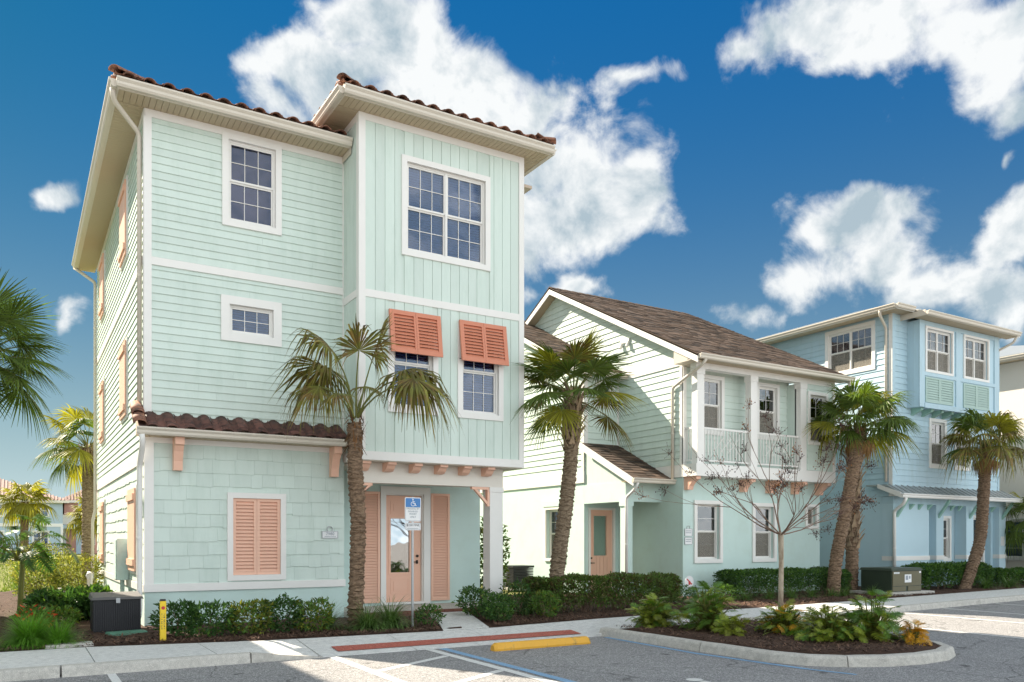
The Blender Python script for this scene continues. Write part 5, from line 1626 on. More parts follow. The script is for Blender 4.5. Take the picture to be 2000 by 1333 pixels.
def isl_region(r):
    while True:
        x, y = r.uniform(8.7, 11.75), r.uniform(6.6, 11.0)
        if y < 7.6 and (x - 10.2) ** 2 / 2.0 + (y - 7.7) ** 2 / 1.25 > 0.95: continue
        return x, y
chips('bark_chips', 6000, isl_region, 0.02, 4)
# markings
PZ = AZ + 0.004
def stripe(name, mat, a, b, w, z=PZ):
    a, b = Vector((a[0], a[1], z)), Vector((b[0], b[1], z))
    d = (b - a).normalized(); nn = Vector((-d.y, d.x, 0)) * w / 2
    k = max(1, int((b - a).length / 0.12))
    L, Rr = [], []
    for i in range(k + 1):
        p = a.lerp(b, i / k)
        L.append(p + nn * rnd.uniform(0.93, 1.03)); Rr.append(p - nn * rnd.uniform(0.93, 1.03))
    vs_ = L + Rr
    return MB().add(vs_, [(i, i + 1, k + 2 + i, k + 1 + i) for i in range(k)]).build(name, mat, kind='structure')
stripe('parking_line', 'paint_white', (0.98, 11.03), (0.98, 4.0), 0.10)
stripe('hatch_line', 'paint_white', (3.76, 11.04), (3.76, 4.0), 0.13)
stripe('hatch_line', 'paint_white', (5.235, 11.04), (5.235, 4.0), 0.13)
for y in (10.30, 8.80, 7.3, 5.8):
    stripe('hatch_line', 'paint_white', (3.83, y - 0.76), (5.165, y), 0.12)
stripe('bay_line', 'paint_blue', (5.46, 11.03), (5.40, 4.0), 0.13)
stripe('bay_line', 'paint_blue', (8.42, 10.9), (8.33, 8.7), 0.09)
stripe('bay_line', 'paint_blue', (8.33, 8.7), (8.52, 6.9), 0.10)
stripe('bay_line', 'paint_blue', (8.52, 6.9), (8.68, 6.3), 0.07)
for xx, y1 in ((14.3, 11.0), (16.9, 11.2), (18.85, 11.4), (21.4, 11.55), (24, 11.8)):
    stripe('parking_line', 'paint_white', (xx, y1 - 0.06), (xx - 0.1, y1 - 5.0), 0.10)
# wheelchair emblem on the bay, mostly below the frame
em = MB()
for cx_, cy_, r0, r1 in ((6.75, 7.05, 0.0, 0.10), (6.85, 6.35, 0.24, 0.33)):
    N = 20
    for k in range(N):
        t0, t1 = 2 * math.pi * k / N, 2 * math.pi * (k + 1) / N
        em.add([(cx_ + r0 * math.cos(t0), cy_ + r0 * math.sin(t0), PZ), (cx_ + r1 * math.cos(t0), cy_ + r1 * math.sin(t0), PZ), (cx_ + r1 * math.cos(t1), cy_ + r1 * math.sin(t1), PZ), (cx_ + r0 * math.cos(t1), cy_ + r0 * math.sin(t1), PZ)], [(0, 1, 2, 3)])
em.add([(6.70, 6.45, PZ + .001), (6.80, 6.45, PZ + .001), (6.80, 6.93, PZ + .001), (6.70, 6.93, PZ + .001)], [(0, 1, 2, 3)])
em.build('bay_emblem', 'paint_white', kind='structure')
# tactile strip on the ramp
tz = lambda y: -0.118 + 0.118 * (y - 11.07) / 1.07 + 0.008
tp = MB().add([(3.92, 11.27, tz(11.27)), (8.2, 11.27, tz(11.27)), (8.2, 11.58, tz(11.58)), (3.92, 11.58, tz(11.58))], [(0, 1, 2, 3)])
tact = tp.build('tactile_paving', 'tactile', kind='structure')
dm = MB()
for i in range(70):
    for j in range(5):
        x0, y0 = 3.95 + i * 0.0608, 11.30 + j * 0.0615
        z0 = tz(y0)
        ring = [(x0 + 0.018 * math.cos(t), y0 + 0.018 * math.sin(t), z0) for t in (0, 1.05, 2.09, 3.14, 4.19, 5.24)]
        rt = [(x0 + 0.009 * math.cos(t), y0 + 0.009 * math.sin(t), z0 + 0.008) for t in (0, 1.05, 2.09, 3.14, 4.19, 5.24)]
        dm.prism(ring, rt)
dm.build('dome', 'tactile', tact, kind='stuff')
# wheel stop
ws_ = thing('wheel_stop', 'yellow painted concrete wheel stop in front of the ramp', 'wheel stop', (6.85, 10.42, AZ))
prof = [(10.34, AZ), (10.335, AZ + 0.03), (10.365, AZ + 0.102), (10.385, AZ + 0.114), (10.455, AZ + 0.114), (10.475, AZ + 0.102), (10.505, AZ + 0.03), (10.50, AZ)]
A = [(5.985, y, z) for y, z in prof]; 
secs = [[(x, yc + (y - yc) * k, AZ + (z - AZ) * k2) for y, z in prof] for x, k, k2, yc in ((5.97, 0.75, 0.72, 10.42), (6.02, 1, 1, 10.42), (6.85, 1, 1, 10.42), (7.66, 1, 1, 10.42), (7.71, 0.75, 0.72, 10.42))]
mb = MB()
k = len(prof)
mb.add([p for s in secs for p in s], [(j * k + m, j * k + (m + 1) % k, (j + 1) * k + (m + 1) % k, (j + 1) * k + m) for j in range(4) for m in range(k)] + [tuple(range(k))[::-1], tuple(range(4 * k, 5 * k))])
mb.build('concrete_bar', 'yellow', ws_)
MB().tube([(6.3, 10.42, AZ + 0.11), (6.3, 10.42, AZ + 0.120)], 0.014, 8).build('anchor_pin', 'steel', ws_)
MB().tube([(7.4, 10.42, AZ + 0.11), (7.4, 10.42, AZ + 0.120)], 0.014, 8).build('anchor_pin', 'steel', ws_)

# ------------------------------------------------------------------ street things
SG = thing('parking_sign', 'blue and white accessible parking sign on a perforated steel post', 'sign', (5.78, 12.85, 0))
sgF = Fy(12.83)
post = MB()
for k in range(88):
    z0 = 0.0 + k * 0.0254
    post.fb(sgF, 5.768, 5.780, z0, z0 + 0.0255, -0.03, 0.0).fb(sgF, 5.788, 5.800, z0, z0 + 0.0255, -0.03, 0.0).fb(sgF, 5.780, 5.788, z0 + 0.010, z0 + 0.0254, -0.03, 0.0)
post.build('post', 'steel', SG)
def rounded(mb, F, u0, u1, v0, v1, r, w0, w1):
    pts = []
    for cx_, cy_, t0 in ((u1 - r, v1 - r, 0), (u0 + r, v1 - r, 90), (u0 + r, v0 + r, 180), (u1 - r, v0 + r, 270)):
        for k in range(5):
            t = R(t0 + 22.5 * k)
            pts.append((cx_ + r * math.cos(t), cy_ + r * math.sin(t)))
    mb.prism([F(u, v, w0) for u, v in pts], [F(u, v, w1) for u, v in pts])
mb = MB(); rounded(mb, sgF, 5.635, 5.935, 1.815, 2.225, 0.025, 0.001, 0.005)
pn = mb.build('panel', 'signwhite', SG)
mb = MB(); rounded(mb, sgF, 5.648, 5.922, 2.06, 2.212, 0.012, 0.0052, 0.006); mb.build('blue_field', 'signblue', pn)
mb = MB()
frame(mb, sgF, 5.646, 5.924, 1.826, 2.058, 0.005, 0.0052, 0.006); mb.build('border', 'greyink', pn)
ic = MB()
cx_, cy_ = 5.785, 2.115
N = 16
for k in range(N - 4):
    t0, t1 = R(120 + 22 * k), R(120 + 22 * (k + 1))
    ic.add([sgF(cx_ + 0.032 * math.cos(t0), cy_ + 0.032 * math.sin(t0), 0.0065), sgF(cx_ + 0.041 * math.cos(t0), cy_ + 0.041 * math.sin(t0), 0.0065), sgF(cx_ + 0.041 * math.cos(t1), cy_ + 0.041 * math.sin(t1), 0.0065), sgF(cx_ + 0.032 * math.cos(t1), cy_ + 0.032 * math.sin(t1), 0.0065)], [(0, 1, 2, 3)])
ic.fb(sgF, cx_ - 0.008, cx_ + 0.004, 2.125, 2.175, 0.0062, 0.0068).fb(sgF, cx_ - 0.004, cx_ + 0.035, 2.146, 2.156, 0.0062, 0.0067).fb(sgF, cx_ - 0.004, cx_ + 0.045, 2.120, 2.131, 0.0062, 0.0067).fb(sgF, cx_ + 0.036, cx_ + 0.047, 2.085, 2.120, 0.0062, 0.0066).fb(sgF, cx_ + 0.047, cx_ + 0.066, 2.085, 2.094, 0.0062, 0.0066)
ic.fb(sgF, cx_ - 0.012, cx_ + 0.010, 2.180, 2.200, 0.0062, 0.0068)
ic.build('wheelchair_symbol', 'signwhite', pn)
for s, z in (('PARKING BY', 2.03), ('DISABLED', 1.985), ('PERMIT', 1.94), ('ONLY', 1.89)):
    place('lettering', text_mesh('lettering', s, 0.042, 'greyink', sgF, 5.785, z, 0.0062), pn)
mb = MB(); rounded(mb, sgF, 5.640, 5.930, 1.665, 1.795, 0.015, 0.001, 0.005)
pn2 = mb.build('fine_panel', 'signwhite', SG)
mb = MB(); frame(mb, sgF, 5.650, 5.920, 1.675, 1.785, 0.005, 0.0052, 0.006); mb.build('border', 'greyink', pn2)
place('lettering', text_mesh('lettering', '$250 FINE', 0.056, 'ink', sgF, 5.785, 1.75, 0.0062), pn2)
mb = MB(); x = 5.68
while x < 5.88:
    l = rnd.uniform(0.008, 0.02); mb.fb(sgF, x, x + l, 1.692, 1.704, 0.0055, 0.0062); x += l + 0.005
mb.build('small_print', 'greyink', pn2)

mp = thing('marker_post', 'yellow utility marker post with black cap at the end of the shrubs', 'marker post', (1.84, 13.0, 0))
mF = Fy(12.97)
MB().prism([mF(1.795, 0.0, 0.0), mF(1.885, 0.0, 0.0), mF(1.88, 0.0, 0.022), mF(1.80, 0.0, 0.022)], [mF(1.795, 0.60, 0.0), mF(1.885, 0.60, 0.0), mF(1.88, 0.60, 0.022), mF(1.80, 0.60, 0.022)]).build('blade', 'marker', mp)
MB().fb(mF, 1.800, 1.875, 0.60, 0.630, -0.004, 0.024).build('cap', 'dark', mp)
mb = MB()
for k in range(9):
    z = 0.19 + k * 0.027
    for u in (1.812, 1.846):
        h = rnd.uniform(0.012, 0.02)
        mb.fb(mF, u, u + 0.020, z, z + 0.006, 0.022, 0.0232)
        mb.fb(mF, u + rnd.choice((0, 0.014)), u + 0.006 + rnd.choice((0.0, 0.008)), z, z + h, 0.0225, 0.0234)
mb.build('lettering', 'ink', mp)
mb = MB(); N = 14
mb.prism([mF(1.84 + 0.026 * math.cos(2 * math.pi * k / N), 0.50 + 0.026 * math.sin(2 * math.pi * k / N), 0.022) for k in range(N)], [mF(1.84 + 0.026 * math.cos(2 * math.pi * k / N), 0.50 + 0.026 * math.sin(2 * math.pi * k / N), 0.0235) for k in range(N)])
mb.build('round_emblem', 'red', mp)

db = thing('deck_box', 'black ribbed plastic storage box with grey lid at the house corner', 'storage box', (1.38, 14.95, 0))
mb = MB()
for k in range(22):
    x = 1.05 + k * 0.0318
    mb.box(x, x + 0.024, 14.66, 14.70, 0.03, 0.52)
for k in range(18):
    y = 14.69 + k * 0.0318
    mb.box(1.04, 1.07, y, y + 0.024, 0.03, 0.52)
mb.build('rib', 'dark', db, kind='stuff')
MB().box(1.055, 1.745, 14.68, 15.26, 0.0, 0.535).build('tub', 'dark', db)
lid = MB().prism([(1.015, 14.63, 0.535), (1.785, 14.63, 0.535), (1.785, 15.29, 0.535), (1.015, 15.29, 0.535)], [(1.035, 14.65, 0.575), (1.765, 14.65, 0.575), (1.765, 15.28, 0.625), (1.035, 15.28, 0.625)])
lid.build('lid', pmat('weathered_grey_plastic', (0.11, 0.105, 0.10), 0.6, 0.12, 5.0), db)
MB().box(1.37, 1.43, 14.615, 14.632, 0.48, 0.56).build('latch', 'steel', db)
vb = thing('valve_box', 'green irrigation valve box lid lying in the mulch', 'valve box', (1.5, 14.3, 0))
MB().prism([(1.22, 14.12, 0.0), (1.80, 14.22, 0.0), (1.76, 14.48, 0.0), (1.18, 14.38, 0.0)], [(1.24, 14.14, 0.05), (1.78, 14.24, 0.05), (1.74, 14.46, 0.05), (1.20, 14.36, 0.05)]).build('lid', 'irrigation', vb)
pd = thing('concrete_pad', 'small concrete pad set beside the grass clump', 'paving', (0.62, 13.05, 0))
MB().prism([(0.33, 12.93, -0.02), (0.93, 12.93, -0.02), (0.93, 13.22, -0.02), (0.33, 13.22, -0.02)], [(0.34, 12.94, 0.045), (0.92, 12.94, 0.045), (0.92, 13.21, 0.045), (0.34, 13.21, 0.045)]).build('slab', 'kerb', pd)
bf = thing('backflow_preventer', 'white looped irrigation pipe standing by the rear of the side wall', 'pipe', (1.55, 21.0, 0))
MB().tube([(1.42, 20.6, 0), (1.42, 20.6, 0.75), (1.42, 21.3, 0.75), (1.42, 21.3, 0)], 0.035, 8).build('pipe', 'offwhite', bf)
MB().tube([(1.42, 20.85, 0.68), (1.42, 21.05, 0.68)], 0.08, 8).build('valve', 'steel', bf)
pb = thing('pipe_stand', 'short grey pipe manifold in front of the variegated shrubs', 'pipe', (0.85, 19.4, 0))
MB().tube([(0.75, 19.4, 0), (0.75, 19.4, 0.42), (0.98, 19.4, 0.42), (0.98, 19.4, 0)], 0.04, 8).build('pipe', 'steel', pb)
MB().box(0.72, 0.80, 19.35, 19.45, 0.42, 0.50).build('valve', 'offwhite', pb)
# pad-mounted transformer
tf = thing('transformer', 'dark green pad-mounted transformer box with olive front beside the blue house', 'transformer', (20.9, 14.2, 0))
MB().box(20.0, 21.95, 13.45, 14.75, -0.02, 0.08).build('pad', 'kerb', tf)
MB().box(20.3, 21.65, 13.66, 14.6, 0.08, 0.66).prism([(20.26, 13.62, 0.66), (21.69, 13.62, 0.66), (21.69, 14.64, 0.66), (20.26, 14.64, 0.66)], [(20.30, 13.68, 0.73), (21.65, 13.68, 0.73), (21.65, 14.60, 0.73), (20.30, 14.60, 0.73)]).build('cabinet', 'transformer', tf)
tF = Fy(13.66)
MB().fb(tF, 20.33, 21.62, 0.24, 0.64, 0, 0.02).fb(tF, 20.33, 20.92, 0.10, 0.225, 0, 0.016).fb(tF, 21.02, 21.62, 0.10, 0.225, 0, 0.016).build('front_panel', 'transformer_front', tf)
MB().fb(tF, 20.86, 21.16, 0.33, 0.55, 0.02, 0.022).fb(tF, 20.38, 20.62, 0.575, 0.62, 0.02, 0.022).fb(tF, 21.52, 21.6, 0.58, 0.63, 0.02, 0.022).build('label', 'signwhite', tf)
MB().fb(tF, 20.90, 21.01, 0.40, 0.52, 0.0221, 0.0232).fb(tF, 21.05, 21.12, 0.43, 0.51, 0.0221, 0.0232).fb(tF, 20.42, 20.58, 0.59, 0.605, 0.0221, 0.0232).build('label_print', 'greyink', tf)
# yard sign
ys = thing('yard_sign', 'small round white and red security sign by the mint house corner', 'sign', (14.6, 15.45, 0))
yF = Fy(15.45); N = 16
MB().tube([yF(14.6, 0, 0), yF(14.6, 0.35, 0)], 0.008, 6).build('stake', 'steel', ys)
disc = lambda r, w0, w1, sx=1: MB().prism([yF(14.6 + sx * r * math.cos(2 * math.pi * k / N), 0.44 + r * math.sin(2 * math.pi * k / N), w0) for k in range(N)], [yF(14.6 + sx * r * math.cos(2 * math.pi * k / N), 0.44 + r * math.sin(2 * math.pi * k / N), w1) for k in range(N)])
disc(0.15, 0.010, 0.016).build('panel', 'signwhite', ys)
MB().prism([yF(14.50, 0.50, 0.0165), yF(14.53, 0.52, 0.0165), yF(14.70, 0.38, 0.0165), yF(14.67, 0.36, 0.0165)], [yF(14.50, 0.50, 0.018), yF(14.53, 0.52, 0.018), yF(14.70, 0.38, 0.018), yF(14.67, 0.36, 0.018)]).fb(yF, 14.57, 14.63, 0.36, 0.46, 0.0165, 0.0185).build('emblem', 'red', ys)
# far fences
def fence(label, x0, x1, y, h):
    f = thing('metal_fence', label, 'fence', (x0, y, 0))
    MB().box(x0, x1, y, y + 0.04, h - 0.1, h - 0.05).box(x0, x1, y, y + 0.04, 0.15, 0.2).build('rail', 'dark', f)
    k = int((x1 - x0) / 0.13)
    pm = MB().box(0, 0.02, 0, 0.02, 0, h).mesh('picket', 'dark')
    for i in range(k):
        place('picket', pm, f, (x0 + i * 0.13, y + 0.05, 0))
fence('black metal picket fence across the far side of the lawn', -3.0, 3.0, 62.0, 1.3)
# ------------------------------------------------------------------ vegetation
def np_mesh(name, V, Fc, mat, smooth=False):
    me = bpy.data.meshes.new(name)
    me.from_pydata(V.tolist() if hasattr(V, 'tolist') else V, [], Fc.tolist() if hasattr(Fc, 'tolist') else Fc)
    me.materials.append(M[mat])
    if smooth:
        me.polygons.foreach_set('use_smooth', [True] * len(me.polygons))
    return me

def leaf_cloud(P, D, size, rng, width=0.45, fold=0.25, curl=0.25):
    """One folded diamond leaf at every point P, pointing along D."""
    n = len(P)
    D = D / np.linalg.norm(D, axis=1, keepdims=True)
    U = rng.normal(size=(n, 3)); U[:, 2] += 1.2
    S = np.cross(D, U); S /= np.linalg.norm(S, axis=1, keepdims=True) + 1e-9
    Nn = np.cross(S, D)
    L = (size * rng.uniform(0.6, 1.25, n))[:, None]
    W = L * width * 0.5
    base = P
    tip = P + D * L - Nn * L * curl
    mid = P + D * L * 0.5
    a = mid + S * W + Nn * L * fold * 0.5
    b = mid - S * W + Nn * L * fold * 0.5
    V = np.stack([base, a, tip, b], 1).reshape(-1, 3)
    k = np.arange(n)[:, None] * 4
    Fc = np.concatenate([np.concatenate([k, k + 1, k + 2], 1), np.concatenate([k, k + 2, k + 3], 1)])
    return V, Fc

def shrub(name, label, loc, rx, ry, h, n, leaf, mat, seed, group=None, boxy=0.0, stems=7, cat='shrub', mat2=None, frac2=0.0, up=0.5, base=0.05):
    rng = np.random.default_rng(seed)
    t = thing(name, label, cat, loc, group)
    def points(m):
        d = rng.normal(size=(m, 3)); d /= np.linalg.norm(d, axis=1, keepdims=True)
        if boxy > 0:
            q = d / np.max(np.abs(d), axis=1, keepdims=True)
            d = d * (1 - boxy) + q * boxy
        r = rng.uniform(0.0, 1, m) ** 0.33
        r = np.where(rng.random(m) < 0.65, rng.uniform(0.80, 1.03, m), r)
        dn = d / np.linalg.norm(d, axis=1, keepdims=True)
        ph = rng.uniform(0, 6.28, 6)
        lump = 1 + 0.10 * np.sin(dn[:, 0] * 6 + ph[0]) + 0.10 * np.sin(dn[:, 1] * 7 + ph[1]) + 0.10 * np.sin(dn[:, 2] * 6 + dn[:, 0] * 4 + ph[2])
        if boxy > 0.6: lump = 1 + (lump - 1) * 0.35
        p = d * (r * lump)[:, None] * np.array([rx, ry, h / 2 * 0.97])
        p[:, 2] += h / 2 + base
        return p, dn
    for mm, k in ((mat, int(n * (1 - frac2))), (mat2, int(n * frac2))):
        if not mm or k < 10: continue
        p, dn = points(k)
        keep = p[:, 2] > 0.015
        p, dn = p[keep], dn[keep]
        D = dn * 0.8 + rng.normal(size=p.shape) * 0.55 + np.array([0, 0, up])
        V, Fc = leaf_cloud(p, D, leaf, rng)
        place('foliage', np_mesh('foliage', V, Fc, mm), t, loc)
    st = MB()
    for k in range(stems):
        a = rng.uniform(0, 6.28)
        r0 = rng.uniform(0, 0.25)
        e = (math.cos(a) * rx * rng.uniform(0.4, 0.85), math.sin(a) * ry * rng.uniform(0.4, 0.85), h * rng.uniform(0.5, 0.85))
        b = (math.cos(a) * rx * r0, math.sin(a) * ry * r0, 0)
        m = tuple((b[i] + e[i]) / 2 + (0.03 if i == 2 else rng.uniform(-0.04, 0.04)) for i in range(3))
        st.tube([b, m, e], [0.012, 0.008, 0.004], 5)
    place('stems', st.mesh('stems', 'twig'), t, loc)
    return t

def blade_mesh(n, length, spread, rng, mat, width=0.012, droop=1.0, stiff=0.0, name='blades'):
    V, Fc = [], []
    for k in range(n):
        a = rng.uniform(0, 2 * math.pi)
        L = length * rng.uniform(0.6, 1.15)
        lean = rng.uniform(0.05, 1.0) ** 0.8 * spread
        b = np.array([math.cos(a), math.sin(a), 0.0])
        s = np.array([-math.sin(a), math.cos(a), 0.0])
        tw = rng.normal(0, 0.25)
        p = b * rng.uniform(0, 0.07) + s * rng.normal(0, 0.02)
        el = math.pi / 2 - lean
        kk = len(V)
        seg = 5
        for j in range(seg + 1):
            t = j / seg
            w = width * (1 - t ** 2.2) * (0.7 + 0.3 * t) * 0.5
            sd = s + b * tw * t
            V.append(p + sd * w); V.append(p - sd * w)
            d = b * math.cos(el) + np.array([0, 0, math.sin(el)]) + s * tw * 0.3
            p = p + d * L / seg
            el -= droop * (0.25 + 0.55 * t) * (0.4 + lean)
        for j in range(seg):
            q = kk + 2 * j
            Fc.append((q, q + 1, q + 3, q + 2))
    return np_mesh(name, np.array(V), Fc, mat)

def grass_clump(name, label, loc, n, length, spread, mat, seed, group=None, droop=1.0, width=0.012, cat='grass clump'):
    rng = np.random.default_rng(seed)
    t = thing(name, label, cat, loc, group)
    place('blades', blade_mesh(n, length, spread, rng, mat, width, droop), t, loc)
    place('crown', MB().tube([(0, 0, -0.02), (0, 0, 0.06)], [0.08, 0.05], 8).mesh('crown', 'fibre'), t, loc)
    return t

# ---- palms
def fan_frond(rng, el, petiole, blade, n=38, sweep=125, droop=0.35, sag=0.15, fold=0.35, tipdroop=0.8, mat='frond', width=1.0, tatter=0.0, fuse=0.48):
    """Costapalmate leaf pointing along +X, rising at elevation el (degrees)."""
    V, Fc = [], []
    e = R(el)
    p = np.zeros(3)
    stalk = [p.copy()]
    segs = 5
    for k in range(segs):
        p = p + np.array([math.cos(e), 0, math.sin(e)]) * petiole / segs
        e -= sag / segs
        stalk.append(p.copy())
    D = np.array([math.cos(e), 0, math.sin(e)]); S = np.array([0, 1.0, 0]); N = np.cross(D, S)
    if N[2] < 0 and el > -30: N = -N
    hub = p
    for i in range(n):
        th0 = R(-sweep + 2 * sweep * i / (n - 1))
        th = th0 + rng.normal(0, 0.02)
        L = blade * (1.0 - 0.28 * (abs(th0) / R(sweep)) ** 1.5) * rng.uniform(0.88, 1.08)
        if rng.random() < tatter: L *= rng.uniform(0.35, 0.8)
        dth = R(2 * sweep / (n - 1)) * 0.5
        kink = rng.uniform(0.4, 0.75)
        kamt = rng.uniform(0.2, 1.0) * tipdroop
        prev = None
        base = len(V)
        stations = (0.03, 0.24, fuse, 0.66, 0.83, 1.0)
        for s in stations:
            r = L * s
            d = math.cos(th) * D + math.sin(th) * S
            cup = -fold * (math.sin(th) ** 2) * r * 0.55 + droop * -0.45 * r * r / blade * max(0, math.cos(th))
            q = hub + d * r + N * cup
            k2 = max(0.0, s - kink)
            q = q + np.array([0, 0, -1.0]) * (kamt * L * k2 * 1.3 + droop * 0.35 * L * s * s) - d * (kamt * L * k2 * 0.55)
            if s <= fuse: hw = r * math.sin(dth) * 1.0
            else: hw = L * fuse * math.sin(dth) * max(0.0, 1 - ((s - fuse) / (1 - fuse)) ** 1.3) * 0.9
            hw = max(hw * width * 1.12, 0.0015)
            t = -math.sin(th) * D + math.cos(th) * S
            V += [q + t * hw, q + N * hw * 0.55, q - t * hw]
        for j in range(len(stations) - 1):
            a = base + 3 * j
            Fc.append((a, a + 1, a + 4, a + 3)); Fc.append((a + 1, a + 2, a + 5, a + 4))
    me = np_mesh('frond', np.array(V), Fc, mat)
    st = MB().tube([tuple(q) for q in stalk] + [tuple(hub + D * blade * 0.18)], [0.020, 0.017, 0.014, 0.012, 0.011, 0.010, 0.004], 6).mesh('stalk', 'petiole')
    return me, st

FROND_CACHE = {}
def frond_set(key, **kw):
    if key not in FROND_CACHE:
        rng = np.random.default_rng(abs(hash(str(key))) % 10000 if False else sum(map(ord, str(key))))
        FROND_CACHE[key] = fan_frond(rng, **kw)
    return FROND_CACHE[key]

def trunk_mesh(pts, radii, mat, rng, rings=0.07, jag=0.10, seg=16):
    """Tapered trunk with the stepped rings of old leaf scars."""
    pts = [Vector(p) for p in pts]
    dense, rad = [], []
    L = [0]
    for a, b in zip(pts, pts[1:]): L.append(L[-1] + (b - a).length)
    n = int(L[-1] / (rings / 3))
    for k in range(n + 1):
        s = L[-1] * k / n
        i = max(j for j in range(len(L)) if L[j] <= s + 1e-9)
        i = min(i, len(pts) - 2)
        f = (s - L[i]) / (L[i + 1] - L[i])
        p0 = pts[max(i - 1, 0)]; p1 = pts[i]; p2 = pts[i + 1]; p3 = pts[min(i + 2, len(pts) - 1)]
        q = 0.5 * ((2 * p1) + (p2 - p0) * f + (2 * p0 - 5 * p1 + 4 * p2 - p3) * f * f + (3 * p1 - p0 - 3 * p2 + p3) * f ** 3)
        dense.append(q)
        rr = radii[i] + (radii[i + 1] - radii[i]) * f
        saw = (k % 4) / 3.0 + rng.normal(0, 0.25)
        rad.append(rr * (1 + jag * (0.55 - saw) * 0.8 + rng.normal(0, jag * 0.22)))
    mb = MB().tube(dense, rad, seg)
    V = np.array(mb.v)
    ax = np.repeat(np.array([tuple(q) for q in dense]), seg, axis=0)
    ang = np.tile(np.arange(seg) * 2 * math.pi / seg, len(dense))
    kk = np.repeat(np.arange(len(dense)), seg)
    V[:, 2] += 0.018 * np.sin(ang + kk * 0.21) + 0.010 * np.sin(3 * ang + kk * 0.9)
    V += (V - ax) * (rng.normal(0, 1, (len(V), 1)) * jag * 0.45)
    mb.v = [tuple(v) for v in V]
    return mb.mesh('trunk', mat, smooth=False)

BOOT = []
def boot_mesh():
    if not BOOT:
        mb = MB()
        # split leaf base: broad at the trunk, forked, leaning outwards
        for s in (-1, 1):
            A = [(0.0, s * 0.005, 0.0), (0.0, s * 0.075, 0.0), (0.022, s * 0.070, 0.0), (0.022, s * 0.008, 0.0)]
            B = [(0.045, s * -0.028, 0.17), (0.045, s * 0.016, 0.17), (0.062, s * 0.014, 0.17), (0.062, s * -0.026, 0.17)]
            C = [(0.14, s * -0.022, 0.31), (0.14, s * 0.012, 0.31), (0.152, s * 0.010, 0.31), (0.152, s * -0.020, 0.31)]
            mb.prism(A, B); mb.prism(B, C)
        BOOT.append(mb.mesh('boot', 'boot'))
    return BOOT[0]

